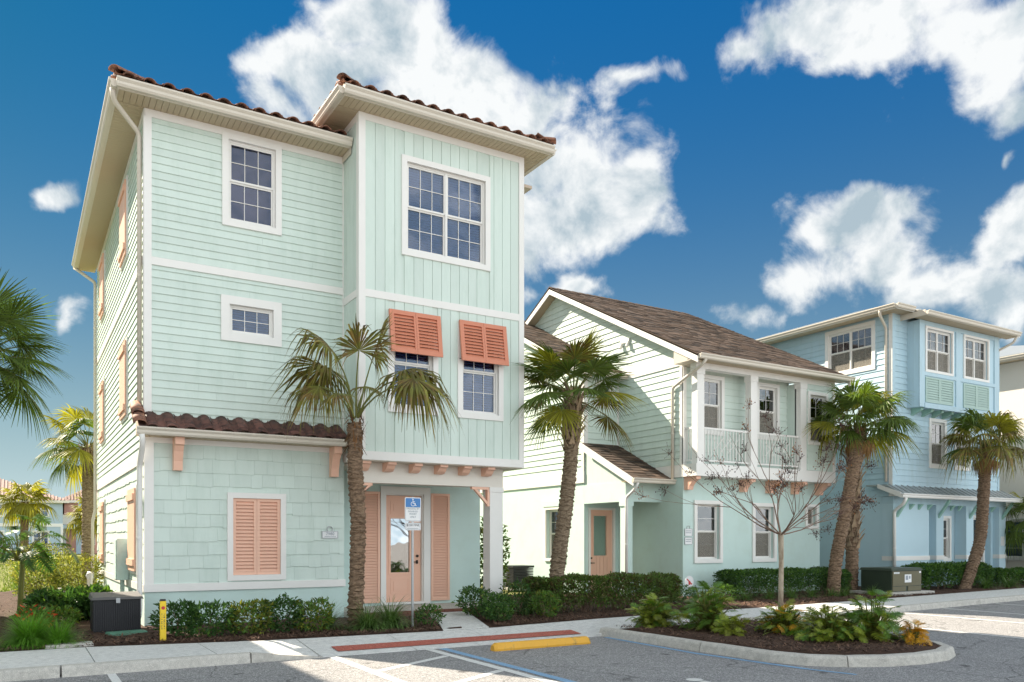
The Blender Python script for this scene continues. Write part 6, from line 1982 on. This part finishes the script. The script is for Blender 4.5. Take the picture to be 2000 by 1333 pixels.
def palm(label, base, top, mids, r0, r1, crown_fronds, seed, blade=0.9, petiole=0.8, bark='bark_palm', boots=None, group='fan palms along the house fronts', fibre=True, flare=0.0, mats=('frond',), skirt=0, n_leaf=38, custom=None, tip=0.5, dr=0.35, jag=0.10):
    rng = np.random.default_rng(seed)
    base, top = Vector(base), Vector(top)
    t = thing('fan_palm', label, 'palm tree', base, group)
    pts = [base] + [Vector(m) for m in mids] + [top]
    rad = [r0 + (r1 - r0) * i / (len(pts) - 1) for i in range(len(pts))]
    rel = [p - base for p in pts]
    if flare:
        rel = [rel[0], rel[0].lerp(rel[1], 0.18)] + rel[1:]
        rad = [r0 * (1 + flare), r0 * 1.05] + rad[1:]
    rel[0] = rel[0] - Vector((0, 0, 0.08))
    trunk = place('trunk', trunk_mesh(rel, rad, bark, rng, jag=jag), t, base)
    ORG[trunk.name] = base
    if boots:
        z0, z1, k = boots
        for i in range(k):
            f = i / k
            z = z0 + (z1 - z0) * f
            a = i * 2.39996
            ff = (z - base.z) / (top.z - base.z)
            c = base.lerp(top, ff)
            # follow the trunk line through its middle points
            for p, q in zip(pts, pts[1:]):
                if p.z <= z <= q.z: c = p.lerp(q, (z - p.z) / (q.z - p.z))
            r = (r0 + (r1 - r0) * ff) * 0.92
            place('boot', boot_mesh(), trunk, c + Vector((math.cos(a) * r, math.sin(a) * r, 0)), rot=(0, rng.uniform(-0.12, 0.12), a), scale=(rng.uniform(0.8, 1.3),) * 3)
    if fibre:
        V, Fc = [], []
        fm = MB()
        for i in range(90):
            a = rng.uniform(0, 6.28); z = rng.uniform(-0.45, 0.12)
            r = r1 * rng.uniform(0.85, 1.1)
            p = Vector((math.cos(a) * r, math.sin(a) * r, z))
            q = p + Vector((math.cos(a) * 0.10 * rng.uniform(0.2, 1.2), math.sin(a) * 0.10 * rng.uniform(0.2, 1.2), rng.uniform(-0.18, 0.22)))
            w = Vector((-math.sin(a), math.cos(a), 0)) * rng.uniform(0.008, 0.03)
            fm.add([p + w, p - w, q - w * 0.3, q + w * 0.3], [(0, 1, 2, 3)])
        place('fibre', fm.mesh('fibre', 'fibre'), t, top)
    for i in range(skirt):
        a = 2 * math.pi * i / skirt + rng.uniform(-0.2, 0.2)
        me, st = frond_set(('dead', i % 3), el=-62 + 8 * (i % 3), petiole=0.30, blade=0.55, n=16, sweep=50, droop=0.5, sag=0.3, mat='frond_dead', tipdroop=0.9)
        place('dead_leaf', me, t, top + Vector((math.cos(a) * r1 * 0.8, math.sin(a) * r1 * 0.8, -0.12)), rot=(0, 0, a), scale=(0.8,) * 3)
    lst = custom if custom else []
    if not custom:
        for el, k in crown_fronds:
            off = rng.uniform(0, 6.28)
            for i in range(k):
                lst.append((math.degrees(off + 2 * math.pi * i / k + rng.uniform(-0.25, 0.25)), el, rng.uniform(0.85, 1.12), None))
    for i, (az, el, sc, spec) in enumerate(lst):
        mat = mats[rng.integers(0, len(mats))]
        if spec:
            kw = dict(el=el, petiole=petiole, blade=blade, n=n_leaf, mat=mat, tipdroop=tip, droop=dr); kw.update(spec)
            me, st = fan_frond(np.random.default_rng(seed * 100 + i), **kw)
        else:
            v = int(rng.integers(0, 2))
            me, st = frond_set((round(el), v, mat, blade, petiole, n_leaf, tip), el=el, petiole=petiole, blade=blade, n=n_leaf, mat=mat, tipdroop=tip * (1 + 0.3 * v),
                               droop=dr + 0.10 * v + (0.25 if el < 10 else 0), sag=0.25 + 0.15 * v, fold=0.30 + 0.15 * v)
        a = R(az)
        at = top + Vector((math.cos(a), math.sin(a), 0)) * r1 * 0.4 + Vector((0, 0, 0.10 * math.sin(R(el))))
        rt = (float(rng.normal(0, 0.18)), 0, a)
        f = place('frond', me, t, at, rot=rt, scale=(sc,) * 3)
        s_ = bpy.data.objects.new('stalk', st)
        COL.objects.link(s_); s_.parent = f
    return t

RT, LT, TC, AW = -31.2, 148.8, 238.8, 58.8      # compass of picture right, left, towards the camera, away
FULL = [(78, 3), (55, 6), (30, 7), (6, 7), (-22, 5)]
MED = [(75, 3), (50, 5), (25, 6), (0, 5), (-28, 4)]
# 1 storm-worn palm in front of the mint house
palm('ragged fan palm with drooping sparse fronds before the bay of the mint house', (4.93, 13.3, 0.0), (4.93, 13.32, 3.50), [(4.95, 13.3, 0.7), (4.98, 13.3, 1.8), (4.93, 13.3, 2.7)], 0.130, 0.125, None, 101,
     mats=('frond_olive',), jag=0.14, n_leaf=44, custom=[
         (LT - 6, 80, 1.0, dict(petiole=1.25, blade=0.98, droop=0.80, tipdroop=1.1, sag=0.95, sweep=140, tatter=0.12, fuse=0.56)),
         (LT + 30, 82, 1.0, dict(petiole=1.30, blade=0.85, droop=0.55, tipdroop=1.2, sag=0.75, sweep=135, tatter=0.2)),
         (LT - 30, 84, 1.0, dict(petiole=1.15, blade=0.85, droop=0.60, tipdroop=1.2, sag=1.2, sweep=130, tatter=0.2)),
         (RT + 5, 80, 1.0, dict(petiole=1.15, blade=0.95, droop=0.05, tipdroop=0.45, sag=0.15, sweep=115, tatter=0.12, fuse=0.55)),
         (RT - 50, 82, 1.0, dict(petiole=1.1, blade=0.85, droop=0.2, tipdroop=0.7, sag=0.3, sweep=110, tatter=0.15)),
         (LT + 6, 70, 0.95, dict(petiole=0.80, blade=0.82, droop=0.75, tipdroop=1.1, sag=1.1, sweep=130, tatter=0.1)),
         (RT - 4, 66, 1.0, dict(petiole=1.15, blade=1.0, droop=0.85, tipdroop=1.1, sag=0.9, sweep=140, tatter=0.12, fuse=0.56)),
         (RT - 22, 54, 1.05, dict(petiole=1.30, blade=0.95, droop=0.6, tipdroop=0.8, sag=1.2, sweep=125, tatter=0.1)),
         (RT + 20, 58, 1.0, dict(petiole=1.15, blade=0.9, droop=0.8, tipdroop=1.1, sag=1.0, sweep=130, tatter=0.12)),
         (TC - 15, 60, 0.8, dict(petiole=0.8, blade=0.7, droop=0.9, tipdroop=1.2, sag=1.2, sweep=110, tatter=0.2)),
         (AW, 70, 0.8, dict(petiole=1.0, blade=0.75, droop=0.6, tipdroop=1.0, sag=0.8, sweep=110, tatter=0.2)),
     ])
# 2 full palm with criss-cross boots
palm('leaning fan palm with criss-cross leaf bases behind the clipped hedge', (9.75, 14.35, 0.0), (10.22, 14.35, 4.55), [(9.80, 14.35, 0.8), (9.98, 14.35, 1.9), (10.15, 14.35, 3.2)], 0.165, 0.145, [(80, 3), (58, 6), (34, 8), (8, 6), (-20, 3)], 102,
     bark='bark_grey', boots=(3.40, 4.60, 60), blade=0.86, petiole=0.80, mats=('frond', 'frond_olive', 'frond', 'frond_gold'), tip=0.16, dr=0.14, n_leaf=46)
# 3 crossing pair before the balcony house
palm('dark curved fan palm crossing in front of its paler twin by the balcony', (18.85, 14.42, 0.0), (20.10, 14.45, 4.6), [(19.0, 14.42, 1.0), (19.42, 14.42, 2.4)], 0.165, 0.165, [(72, 3), (48, 4), (20, 5)], 103, skirt=10,
     blade=0.88, petiole=0.8, mats=('frond', 'frond', 'frond_gold'), tip=0.6, flare=0.2)
palm('upright fan palm with pale boots standing behind the curved palm', (20.35, 14.95, 0.0), (20.55, 15.0, 4.6), [(20.4, 14.95, 1.5), (20.5, 14.98, 3.0)], 0.175, 0.165, [(78, 3), (55, 5), (30, 6), (5, 6)], 104, skirt=6,
     bark='bark_palm', boots=(1.2, 4.5, 100), blade=0.88, petiole=0.82, mats=('frond', 'frond', 'frond_gold'), tip=0.6)
# 4 curved palm before the blue house
palm('bent fan palm with brown dead skirt in front of the blue house', (24.7, 14.2, 0.0), (25.62, 14.05, 4.35), [(25.05, 14.2, 0.55), (25.45, 14.15, 1.45), (25.55, 14.1, 2.6)], 0.16, 0.17, [(78, 3), (55, 6), (30, 7), (6, 6)], 105,
     blade=0.88, petiole=0.78, mats=('frond_gold', 'frond', 'frond_olive'), skirt=14, flare=0.5, tip=0.8, dr=0.4)
# 5 behind the main house on the left
palm('tall fan palm rising behind the sunlit side of the mint house', (2.05, 31.0, 0.0), (2.05, 31.0, 4.6), [(2.05, 31.0, 2.0)], 0.19, 0.18, MED, 106, bark='bark_grey', blade=0.9, petiole=0.9, mats=('frond_gold', 'frond'), boots=(3.9, 4.6, 20), tip=0.3)
# 6 near palm at the left edge
palm('fan palm with long stiff leaves cut off by the left edge', (-0.55, 15.4, 0.0), (-0.50, 15.4, 4.35), [(-0.55, 15.4, 2.0)], 0.18, 0.17, [(80, 3), (58, 5), (34, 7), (8, 8), (-18, 5)], 107, blade=0.74, petiole=0.62, mats=('frond', 'frond'), tip=0.12, dr=0.15, n_leaf=46)
# far ones
palm('small far fan palm above the tree philodendron', (0.36, 52.4, 0.0), (0.36, 52.4, 3.6), [(0.36, 52.4, 2)], 0.2, 0.18, MED, 108, blade=1.0, petiole=0.7, mats=('frond_gold',), n_leaf=24, group='far palms on the lawn', fibre=False)
palm('far fan palm half hidden by the tall palm trunk', (3.9, 56.5, 0.0), (3.9, 56.5, 2.9), [(3.9, 56.5, 1.5)], 0.2, 0.18, MED, 109, blade=1.0, petiole=0.7, mats=('frond_gold',), n_leaf=24, group='far palms on the lawn', fibre=False)
palm('low fan palm between the blue house and the white house', (30.2, 14.9, 0.0), (30.1, 14.9, 2.2), [(30.2, 14.9, 1.0)], 0.16, 0.15, [(72, 4), (40, 5), (5, 5), (-30, 4)], 110, blade=0.8, petiole=0.7, mats=('frond_gold', 'frond'), tip=0.5)

# ---- crape myrtle in the island
def crape():
    rng = np.random.default_rng(55)
    base = Vector((10.72, 9.2, 0.0))
    t = thing('crape_myrtle', 'bare crape myrtle with dark seed heads in the kerbed island', 'tree', base)
    tr = place('trunk', trunk_mesh([Vector((0, 0, -0.05)), Vector((0.0, 0, 0.5)), Vector((0.01, 0.0, 1.1)), Vector((0.0, 0, 1.62))], [0.055, 0.043, 0.040, 0.048], 'bark_smooth', rng, rings=0.16, jag=0.02, seg=10), t, base)
    br, tips = MB(), []
    def grow(p, d, L, r, depth):
        pts, rad = [p.copy()], [r]
        n = 6
        for i in range(n):
            d = (d + Vector(rng.normal(0, 0.055, 3)) + Vector((0, 0, 0.020 if depth else 0.045))).normalized()
            p = p + d * L / n
            pts.append(p.copy()); rad.append(r * (1 - 0.5 * (i + 1) / n))
        br.tube(pts, rad, 5)
        if depth >= 2 or L < 0.35:
            tips.append((p, d)); return
        k = 3 if depth == 0 else 2
        for j in range(k + (1 if rng.random() < 0.4 else 0)):
            s = pts[rng.integers(3, n)] if j else p
            ax = Vector(rng.normal(0, 1, 3)).normalized()
            nd = (d + d.cross(ax).normalized() * rng.uniform(0.15, 0.5)).normalized()
            grow(s, nd, L * rng.uniform(0.55, 0.85), r * 0.55, depth + 1)
    for i in range(10):
        a = 2 * math.pi * i * 0.382 + rng.uniform(-0.2, 0.2)
        e = R((12, 26, 42, 60, 20, 35, 75, 15)[i % 8])
        d = Vector((math.cos(a) * math.cos(e), math.sin(a) * math.cos(e), math.sin(e)))
        grow(Vector((0, 0, 1.58)), d, rng.uniform(0.75, 1.0) * (1.15 if e < 0.6 else 0.95), 0.0125, 0)
    place('branches', br.mesh('branches', 'twig'), t, base)
    sd, lf = MB(), MB()
    ls = []
    for p, d in tips:
        if rng.random() < 0.22: continue
        rust = rng.random() < 0.28
        k = rng.integers(10, 30)
        for i in range(k):
            q = p + Vector(rng.normal(0, 0.055, 3))
            r = rng.uniform(0.007, 0.013)
            (lf if rust else sd).add([q + Vector((r, 0, 0)), q + Vector((-r, 0, 0)), q + Vector((0, r, 0)), q + Vector((0, -r, 0)), q + Vector((0, 0, r * 1.3)), q - Vector((0, 0, r * 1.3))],
                   [(0, 2, 4), (2, 1, 4), (1, 3, 4), (3, 0, 4), (2, 0, 5), (1, 2, 5), (3, 1, 5), (0, 3, 5)])
            sd.tube([p - d * 0.05, q], 0.002, 3, cap=False)
    place('seed_heads', sd.mesh('seed_heads', 'seed'), t, base, kind='stuff')
    place('dry_leaves', lf.mesh('dry_leaves', 'seed_rust'), t, base, kind='stuff')
crape()

# ---- lobed-leaf plants
def lobed_leaf(L, rng, mat, lobes=9):
    """Deeply cut leaf lying along +X, tip drooping."""
    V, Fc = [], []
    def pt(x, y):
        z = -0.55 * (x / L) ** 2 * L * 0.5 + 0.35 * abs(y) - 0.9 * y * y / L
        return (x, y, z)
    for s in (-1, 1):
        for i in range(lobes):
            t = i / (lobes - 1)
            x0 = L * (0.02 + 0.80 * t)
            wid = L * 0.050 * (1.1 - 0.4 * t)
            reach = L * (0.46 * math.sin(math.pi * (0.18 + 0.72 * t)) + 0.06)
            ang = R(95 - 62 * t) + rng.normal(0, 0.06)
            dx, dy = math.cos(ang), math.sin(ang) * s
            px, py = -math.sin(ang), math.cos(ang) * s
            k = len(V)
            for f, w in ((0, 0.75), (0.35, 0.95), (0.72, 0.7), (1.0, 0.06)):
                c = (x0 + dx * reach * f, dy * reach * f)
                wob = 1 + 0.15 * math.sin(f * 9 + i)
                V.append(pt(c[0] + px * wid * w * wob, c[1] + py * wid * w * wob * 1)); V.append(pt(c[0] - px * wid * w, c[1] - py * wid * w))
            for j in range(3):
                a = k + 2 * j
                Fc.append((a, a + 1, a + 3, a + 2))
    k = len(V)
    for x, w in ((0, 0.02), (0.3, 0.07), (0.7, 0.06), (0.9, 0.05), (1.08, 0.003)):
        V.append(pt(L * x, L * w)); V.append(pt(L * x, -L * w))
    for j in range(4):
        a = k + 2 * j
        Fc.append((a, a + 1, a + 3, a + 2))
    return np_mesh('leaf', np.array(V), Fc, mat)

LOBED = {}
def lobed_plant(name, label, loc, h, spread, n, leaf, mats, seed, group=None, els=(0, 85), trunk=None, tilt=0.30):
    rng = np.random.default_rng(seed)
    t = thing(name, label, 'plant', loc, group)
    st = MB()
    c0 = Vector(loc)
    if trunk:
        st.tube([(0, 0, -0.05), (0.02, 0.01, trunk * 0.5), (0.05, 0, trunk)], [0.06, 0.05, 0.045], 8)
    z0 = trunk or 0.0
    for i in range(n):
        a = i * 2.39996 + rng.uniform(-0.3, 0.3)
        f = (i + 0.5) / n
        el = R(els[0] + (els[1] - els[0]) * f + rng.uniform(-10, 10))
        L = rng.uniform(0.35, 1.1)
        b = Vector((math.cos(a) * 0.04, math.sin(a) * 0.04, z0))
        e = Vector((math.cos(a) * math.cos(el) * spread * L, math.sin(a) * math.cos(el) * spread * L, z0 + 0.06 + math.sin(el) * h * L * 0.85))
        m = b.lerp(e, 0.5) + Vector((0, 0, 0.08 * h))
        st.tube([b, m, e], [0.010, 0.008, 0.006], 5, cap=False)
        mat = mats[rng.integers(0, len(mats))]
        v = int(rng.integers(0, 3))
        key = (mat, v)
        if key not in LOBED:
            LOBED[key] = lobed_leaf(1.0, np.random.default_rng(v + 5), mat)
        s = leaf * rng.uniform(0.7, 1.2)
        place('leaf', LOBED[key], t, c0 + e, rot=(float(rng.normal(0, 0.4)), float(tilt - el * 0.55 + rng.normal(0, 0.28)), a + rng.normal(0, 0.3)), scale=(s, s, s))
    place('stalks', st.mesh('stalks', 'petiole'), t, loc)
    return t
GI = 'lobed-leaf plants in the island'
lobed_plant('philodendron', 'bushy bright green lobed-leaf plant at the pavement end of the island', (9.35, 10.75, 0.0), 0.50, 0.40, 210, 0.155, ('leaf_philo', 'leaf_philo', 'leaf_philo_dark'), 201, GI)
lobed_plant('philodendron', 'tall deep green lobed-leaf plant left of the crape myrtle trunk', (9.75, 9.85, 0.0), 0.76, 0.50, 150, 0.19, ('leaf_philo_dark', 'leaf_philo_dark', 'leaf_philo'), 202, GI)
lobed_plant('philodendron', 'low yellowish lobed-leaf plant between the tall plant and the trunk', (9.45, 9.05, 0.0), 0.30, 0.24, 60, 0.14, ('leaf_philo',), 203, GI)
lobed_plant('philodendron', 'yellow green lobed-leaf plant around the crape myrtle trunk', (10.45, 8.9, 0.0), 0.42, 0.42, 180, 0.15, ('leaf_philo', 'leaf_philo', 'leaf_gold', 'leaf_philo_dark'), 204, GI)
lobed_plant('philodendron', 'dense olive lobed-leaf plant right of the crape myrtle trunk', (10.25, 7.9, 0.0), 0.48, 0.48, 230, 0.155, ('leaf_philo', 'leaf_philo_dark', 'leaf_philo'), 205, GI)
lobed_plant('philodendron', 'open tall lobed-leaf plant near the rounded end of the island', (10.75, 7.55, 0.0), 0.72, 0.50, 120, 0.20, ('leaf_philo_dark', 'leaf_philo'), 206, GI)
lobed_plant('philodendron', 'small golden lobed-leaf plant at the tip of the island', (11.0, 7.05, 0.0), 0.26, 0.14, 34, 0.15, ('leaf_gold',), 207, GI)
lobed_plant('tree_philodendron', 'large dark tree philodendron with splayed leaves at the left edge', (0.05, 18.6, 0.0), 1.05, 1.0, 34, 0.36, ('leaf_philo_dark', 'leaf_dark'), 208, None, els=(-10, 75), trunk=1.1, tilt=0.5)

# ---- shrubs before the mint house
GS = 'shrubs in the bed before the mint house'
shrub('shrub', 'dark glossy shrub next to the yellow marker post', (2.12, 13.35, 0), 0.32, 0.30, 0.50, 900, 0.075, 'leaf_dark', 301, GS, 0.3)
shrub('shrub', 'dark green shrub second from the yellow marker post', (2.55, 13.2, 0), 0.34, 0.30, 0.46, 950, 0.075, 'leaf_dark', 302, GS, 0.3, mat2='leaf_mid', frac2=0.35)
shrub('shrub', 'yellow green shrub with sunlit tips under the shuttered window', (3.15, 13.1, 0), 0.33, 0.28, 0.48, 950, 0.075, 'leaf_yellow', 303, GS, 0.3, mat2='leaf_mid', frac2=0.4)
shrub('shrub', 'near black green shrub right of the yellow green shrub', (3.66, 13.2, 0), 0.32, 0.28, 0.50, 900, 0.075, 'leaf_dark', 304, GS, 0.3)
shrub('shrub', 'mottled green and yellow shrub beside the strappy clumps', (4.13, 13.0, 0), 0.28, 0.25, 0.46, 800, 0.07, 'leaf_mid', 305, GS, 0.3, mat2='leaf_yellow', frac2=0.4)
shrub('shrub', 'small round shrub at the corner of the walkway', (6.05, 12.75, 0), 0.22, 0.20, 0.32, 520, 0.06, 'leaf_dark', 306, GS, 0.2, mat2='leaf_mid', frac2=0.4)
GL = 'liriope clumps round the palm'
grass_clump('liriope', 'strappy liriope clump left of the ragged palm', (4.45, 13.35, 0), 300, 0.62, 1.1, 'leaf_grass', 311, GL)
grass_clump('liriope', 'big strappy liriope clump in front of the ragged palm', (4.98, 12.85, 0), 520, 0.62, 1.25, 'leaf_grass', 312, GL)
grass_clump('liriope', 'big strappy liriope clump beside the parking sign post', (5.42, 12.95, 0), 560, 0.68, 1.2, 'leaf_grass', 313, GL)
GP = 'shrubs right of the porch walkway'
shrub('shrub', 'glossy dark shrub against the porch step', (7.62, 13.95, 0), 0.34, 0.32, 0.52, 900, 0.075, 'leaf_dark', 321, GP, 0.2, mat2='leaf_mid', frac2=0.25)
shrub('shrub', 'dark shrub in front of the porch column', (7.55, 13.05, 0), 0.32, 0.30, 0.44, 900, 0.07, 'leaf_dark', 322, GP, 0.2, mat2='leaf_mid', frac2=0.3)
shrub('shrub', 'low dark shrub at the pavement corner of the bed', (7.42, 12.72, 0), 0.22, 0.2, 0.30, 500, 0.065, 'leaf_dark', 323, GP, 0.2, mat2='leaf_mid', frac2=0.3)
shrub('shrub', 'upright dark shrub just right of the porch column', (8.42, 13.75, 0), 0.30, 0.28, 0.60, 800, 0.07, 'leaf_dark', 324, GP, 0.2, mat2='leaf_hedge', frac2=0.3)
shrub('shrub', 'small mottled shrub in front of the clipped hedge', (8.62, 13.0, 0), 0.25, 0.24, 0.46, 700, 0.065, 'leaf_mid', 325, GP, 0.2, mat2='leaf_yellow', frac2=0.2)
grass_clump('liriope', 'pale arching grass clump at the left end of the clipped hedge', (8.75, 13.85, 0), 260, 0.85, 1.0, 'leaf_grass', 314, GL)
# clipped hedges
def hedge(label, x0, x1, y0, y1, h, n, leaf, mat, seed, mat2, cat='hedge', frac2=0.35, twigs=60):
    rng = np.random.default_rng(seed)
    loc = ((x0 + x1) / 2, (y0 + y1) / 2, 0)
    t = thing('hedge', label, cat, loc)
    lx, ly = (x1 - x0) / 2, (y1 - y0) / 2
    for mm, k in ((mat, int(n * (1 - frac2))), (mat2, int(n * frac2))):
        u = rng.uniform(-1, 1, (k, 3))
        face = rng.integers(0, 4, k)
        skin = rng.uniform(0.86, 1.03, k)
        u[face == 0, 2] = skin[face == 0]
        u[face == 1, 1] = -skin[face == 1]
        m = face == 2
        u[m, 0] = np.where(rng.random(m.sum()) < 0.5, -1, 1) * skin[m]
        # rounded shoulders and a hollow, leggy foot
        p = u * np.array([lx, ly, h * 0.40]); p[:, 2] += h * 0.60
        lump = 0.035 * np.sin(p[:, 0] * 5.1 + seed) + 0.03 * np.sin(p[:, 0] * 11 + p[:, 1] * 7)
        p[:, 2] += lump; p[:, 1] += lump * 0.8
        edge = np.clip((np.abs(u[:, 0]) - 0.93) / 0.07, 0, 1) ** 2 + np.clip((np.abs(u[:, 1]) - 0.8) / 0.2, 0, 1) ** 2
        p[:, 2] -= np.where(u[:, 2] > 0.6, edge * 0.05, 0)
        foot = p[:, 2] < h * 0.38
        keep = ~foot | (rng.random(k) < 0.45)
        p, u = p[keep], u[keep]
        D = u * 0.7 + rng.normal(size=p.shape) * 0.7 + np.array([0, 0, 0.3])
        V, Fc = leaf_cloud(p, D, leaf, rng, width=0.55)
        place('foliage', np_mesh('foliage', V, Fc, mm), t, loc)
    st = MB()
    for i in range(twigs):
        x, y = rng.uniform(-lx * 0.95, lx * 0.95), rng.uniform(-ly, ly) * 0.9
        s = Vector((x, y * 0.4, 0))
        for j in range(3):
            e = s + Vector((rng.normal(0, 0.14), rng.normal(0, 0.12) - 0.04, h * rng.uniform(0.45, 0.85)))
            st.tube([s, s.lerp(e, 0.5) + Vector((rng.normal(0, 0.03), rng.normal(0, 0.03), 0)), e], [0.008, 0.006, 0.003], 4, cap=False)
    place('stems', st.mesh('stems', 'twig'), t, loc)
hedge('long clipped olive hedge below the side door of the balcony house', 8.95, 12.45, 13.45, 14.25, 0.70, 20000, 0.058, 'leaf_hedge', 401, 'leaf_mid')
hedge('long dark hedge under the balcony house windows', 15.6, 20.0, 14.75, 15.5, 0.66, 16000, 0.062, 'leaf_dark', 402, 'leaf_mid', twigs=30)
hedge('dark hedge before the blue house piers', 22.7, 26.4, 14.3, 15.0, 0.72, 13000, 0.07, 'leaf_dark', 403, 'leaf_mid', twigs=25)
hedge('low hedge in front of the blue house door and white house', 27.0, 33.0, 14.35, 14.9, 0.5, 10000, 0.07, 'leaf_dark', 404, 'leaf_mid', twigs=25)
for i, (x, y, s) in enumerate(((15.4, 14.3, 0.38), (16.2, 14.25, 0.40), (17.0, 14.25, 0.45), (17.7, 14.2, 0.42), (18.4, 14.1, 0.38), (19.9, 13.95, 0.42))):
    grass_clump('liriope', ['first', 'second', 'third', 'fourth', 'fifth', 'last'][i] + ' liriope clump from the left in front of the balcony house hedge', (x, y, 0), 170, s, 1.2, 'leaf_grass', 420 + i, 'liriope clumps before the balcony hedge')
grass_clump('liriope', 'liriope clump at the foot of the curved palm pair', (18.75, 14.0, 0), 170, 0.4, 1.2, 'leaf_grass', 431)
for i, (x, y) in enumerate(((25.6, 14.05), (26.7, 13.95))):
    grass_clump('liriope', ('left' if i == 0 else 'right') + ' liriope clump at the foot of the bent palm', (x, y, 0), 260, 0.55, 1.1, 'leaf_grass', 440 + i, 'liriope clumps by the bent palm')
shrub('shrub', 'low fine-leaved shrub between the clipped hedge and the yard sign', (13.3, 14.35, 0), 0.42, 0.3, 0.36, 900, 0.05, 'leaf_dark', 330, None, 0.3)
shrub('shrub', 'small green shrub right of the yard sign', (14.9, 14.5, 0), 0.38, 0.3, 0.34, 700, 0.06, 'leaf_mid', 331, None, 0.3)
shrub('shrub', 'tall leafy shrub seen between the mint house and the gap', (10.9, 19.2, 0), 0.45, 0.45, 2.0, 1300, 0.13, 'leaf_yellow', 332, None, 0.2, mat2='leaf_mid', frac2=0.4)
# ---- left garden
grass_clump('grass_mound', 'bright green fine grass mound at the left edge of the pavement', (0.16, 13.38, 0), 2300, 0.56, 1.3, 'leaf_bright', 501, None, droop=0.6, width=0.009)
grass_clump('grass_mound', 'smaller bright grass tuft beside the grass mound', (0.50, 13.25, 0), 900, 0.46, 1.25, 'leaf_bright', 502, None, droop=0.6, width=0.009)
shrub('shrub', 'dark strappy shrub against the storage box', (1.18, 17.3, 0), 0.42, 0.42, 0.50, 1200, 0.16, 'leaf_dark', 511, 'left garden shrubs', 0.1, mat2='leaf_mid', frac2=0.2)
shrub('shrub', 'dark leafy shrub left of the strappy shrub', (0.55, 17.2, 0), 0.40, 0.42, 0.48, 1200, 0.12, 'leaf_dark', 512, 'left garden shrubs', 0.1, mat2='leaf_mid', frac2=0.2)
shrub('shrub', 'rounded variegated yellow shrub behind the storage box', (1.28, 23.0, 0), 0.52, 0.5, 1.05, 2200, 0.075, 'leaf_variegated', 513, 'left garden shrubs', 0.5, mat2='leaf_yellow', frac2=0.3)
shrub('shrub', 'variegated shrub with green lower leaves beside the lawn', (0.45, 23.4, 0), 0.50, 0.5, 1.0, 2200, 0.075, 'leaf_variegated', 514, 'left garden shrubs', 0.3, mat2='leaf_mid', frac2=0.3)
shrub('shrub', 'taller variegated shrub farther back by the fence', (0.75, 30.0, 0), 0.9, 0.6, 1.35, 1800, 0.09, 'leaf_variegated', 515, 'left garden shrubs', 0.4, mat2='leaf_yellow', frac2=0.4)
shrub('flowering_plant', 'small red-flowered plant in the left mulch', (0.22, 15.6, 0), 0.28, 0.25, 0.34, 420, 0.085, 'leaf_mid', 516, None, 0.0, cat='plant', mat2='leaf_red', frac2=0.2)
shrub('flowering_plant', 'low leafy plant between the red flowers and dark shrubs', (0.62, 15.9, 0), 0.30, 0.28, 0.30, 420, 0.08, 'leaf_mid', 517, None, 0.0, cat='plant', mat2='leaf_yellow', frac2=0.25)
# far greenery along the end of the lawn
shrub('tree', 'broad dark shrub mass at the far left end of the lawn', (-3.5, 60, 0), 2.5, 1.2, 2.0, 2500, 0.28, 'leaf_dark', 521, 'far greenery', 0.3, cat='shrub')
# lawn blades
rng = np.random.default_rng(9)
nb = 14000
P = np.stack([rng.uniform(-5, 6, nb), 28 + rng.random(nb) ** 1.5 * 45, np.full(nb, -0.02)], 1)
A = rng.uniform(0, 6.28, nb)
L = rng.uniform(0.05, 0.11, nb)
dx = np.stack([np.cos(A), np.sin(A), np.zeros(nb)], 1)
V = np.stack([P + dx * 0.02, P - dx * 0.02, P + np.array([0, 0, 1.0]) * L[:, None] + rng.normal(0, 0.03, (nb, 3))], 1).reshape(-1, 3)
k = np.arange(nb)[:, None] * 3
place('lawn_grass', np_mesh('lawn_grass', V, np.concatenate([k, k + 1, k + 2], 1), 'grassblade'), None, (0, 0, 0), kind='stuff', label='mown grass blades on the sunlit lawn', category='grass')
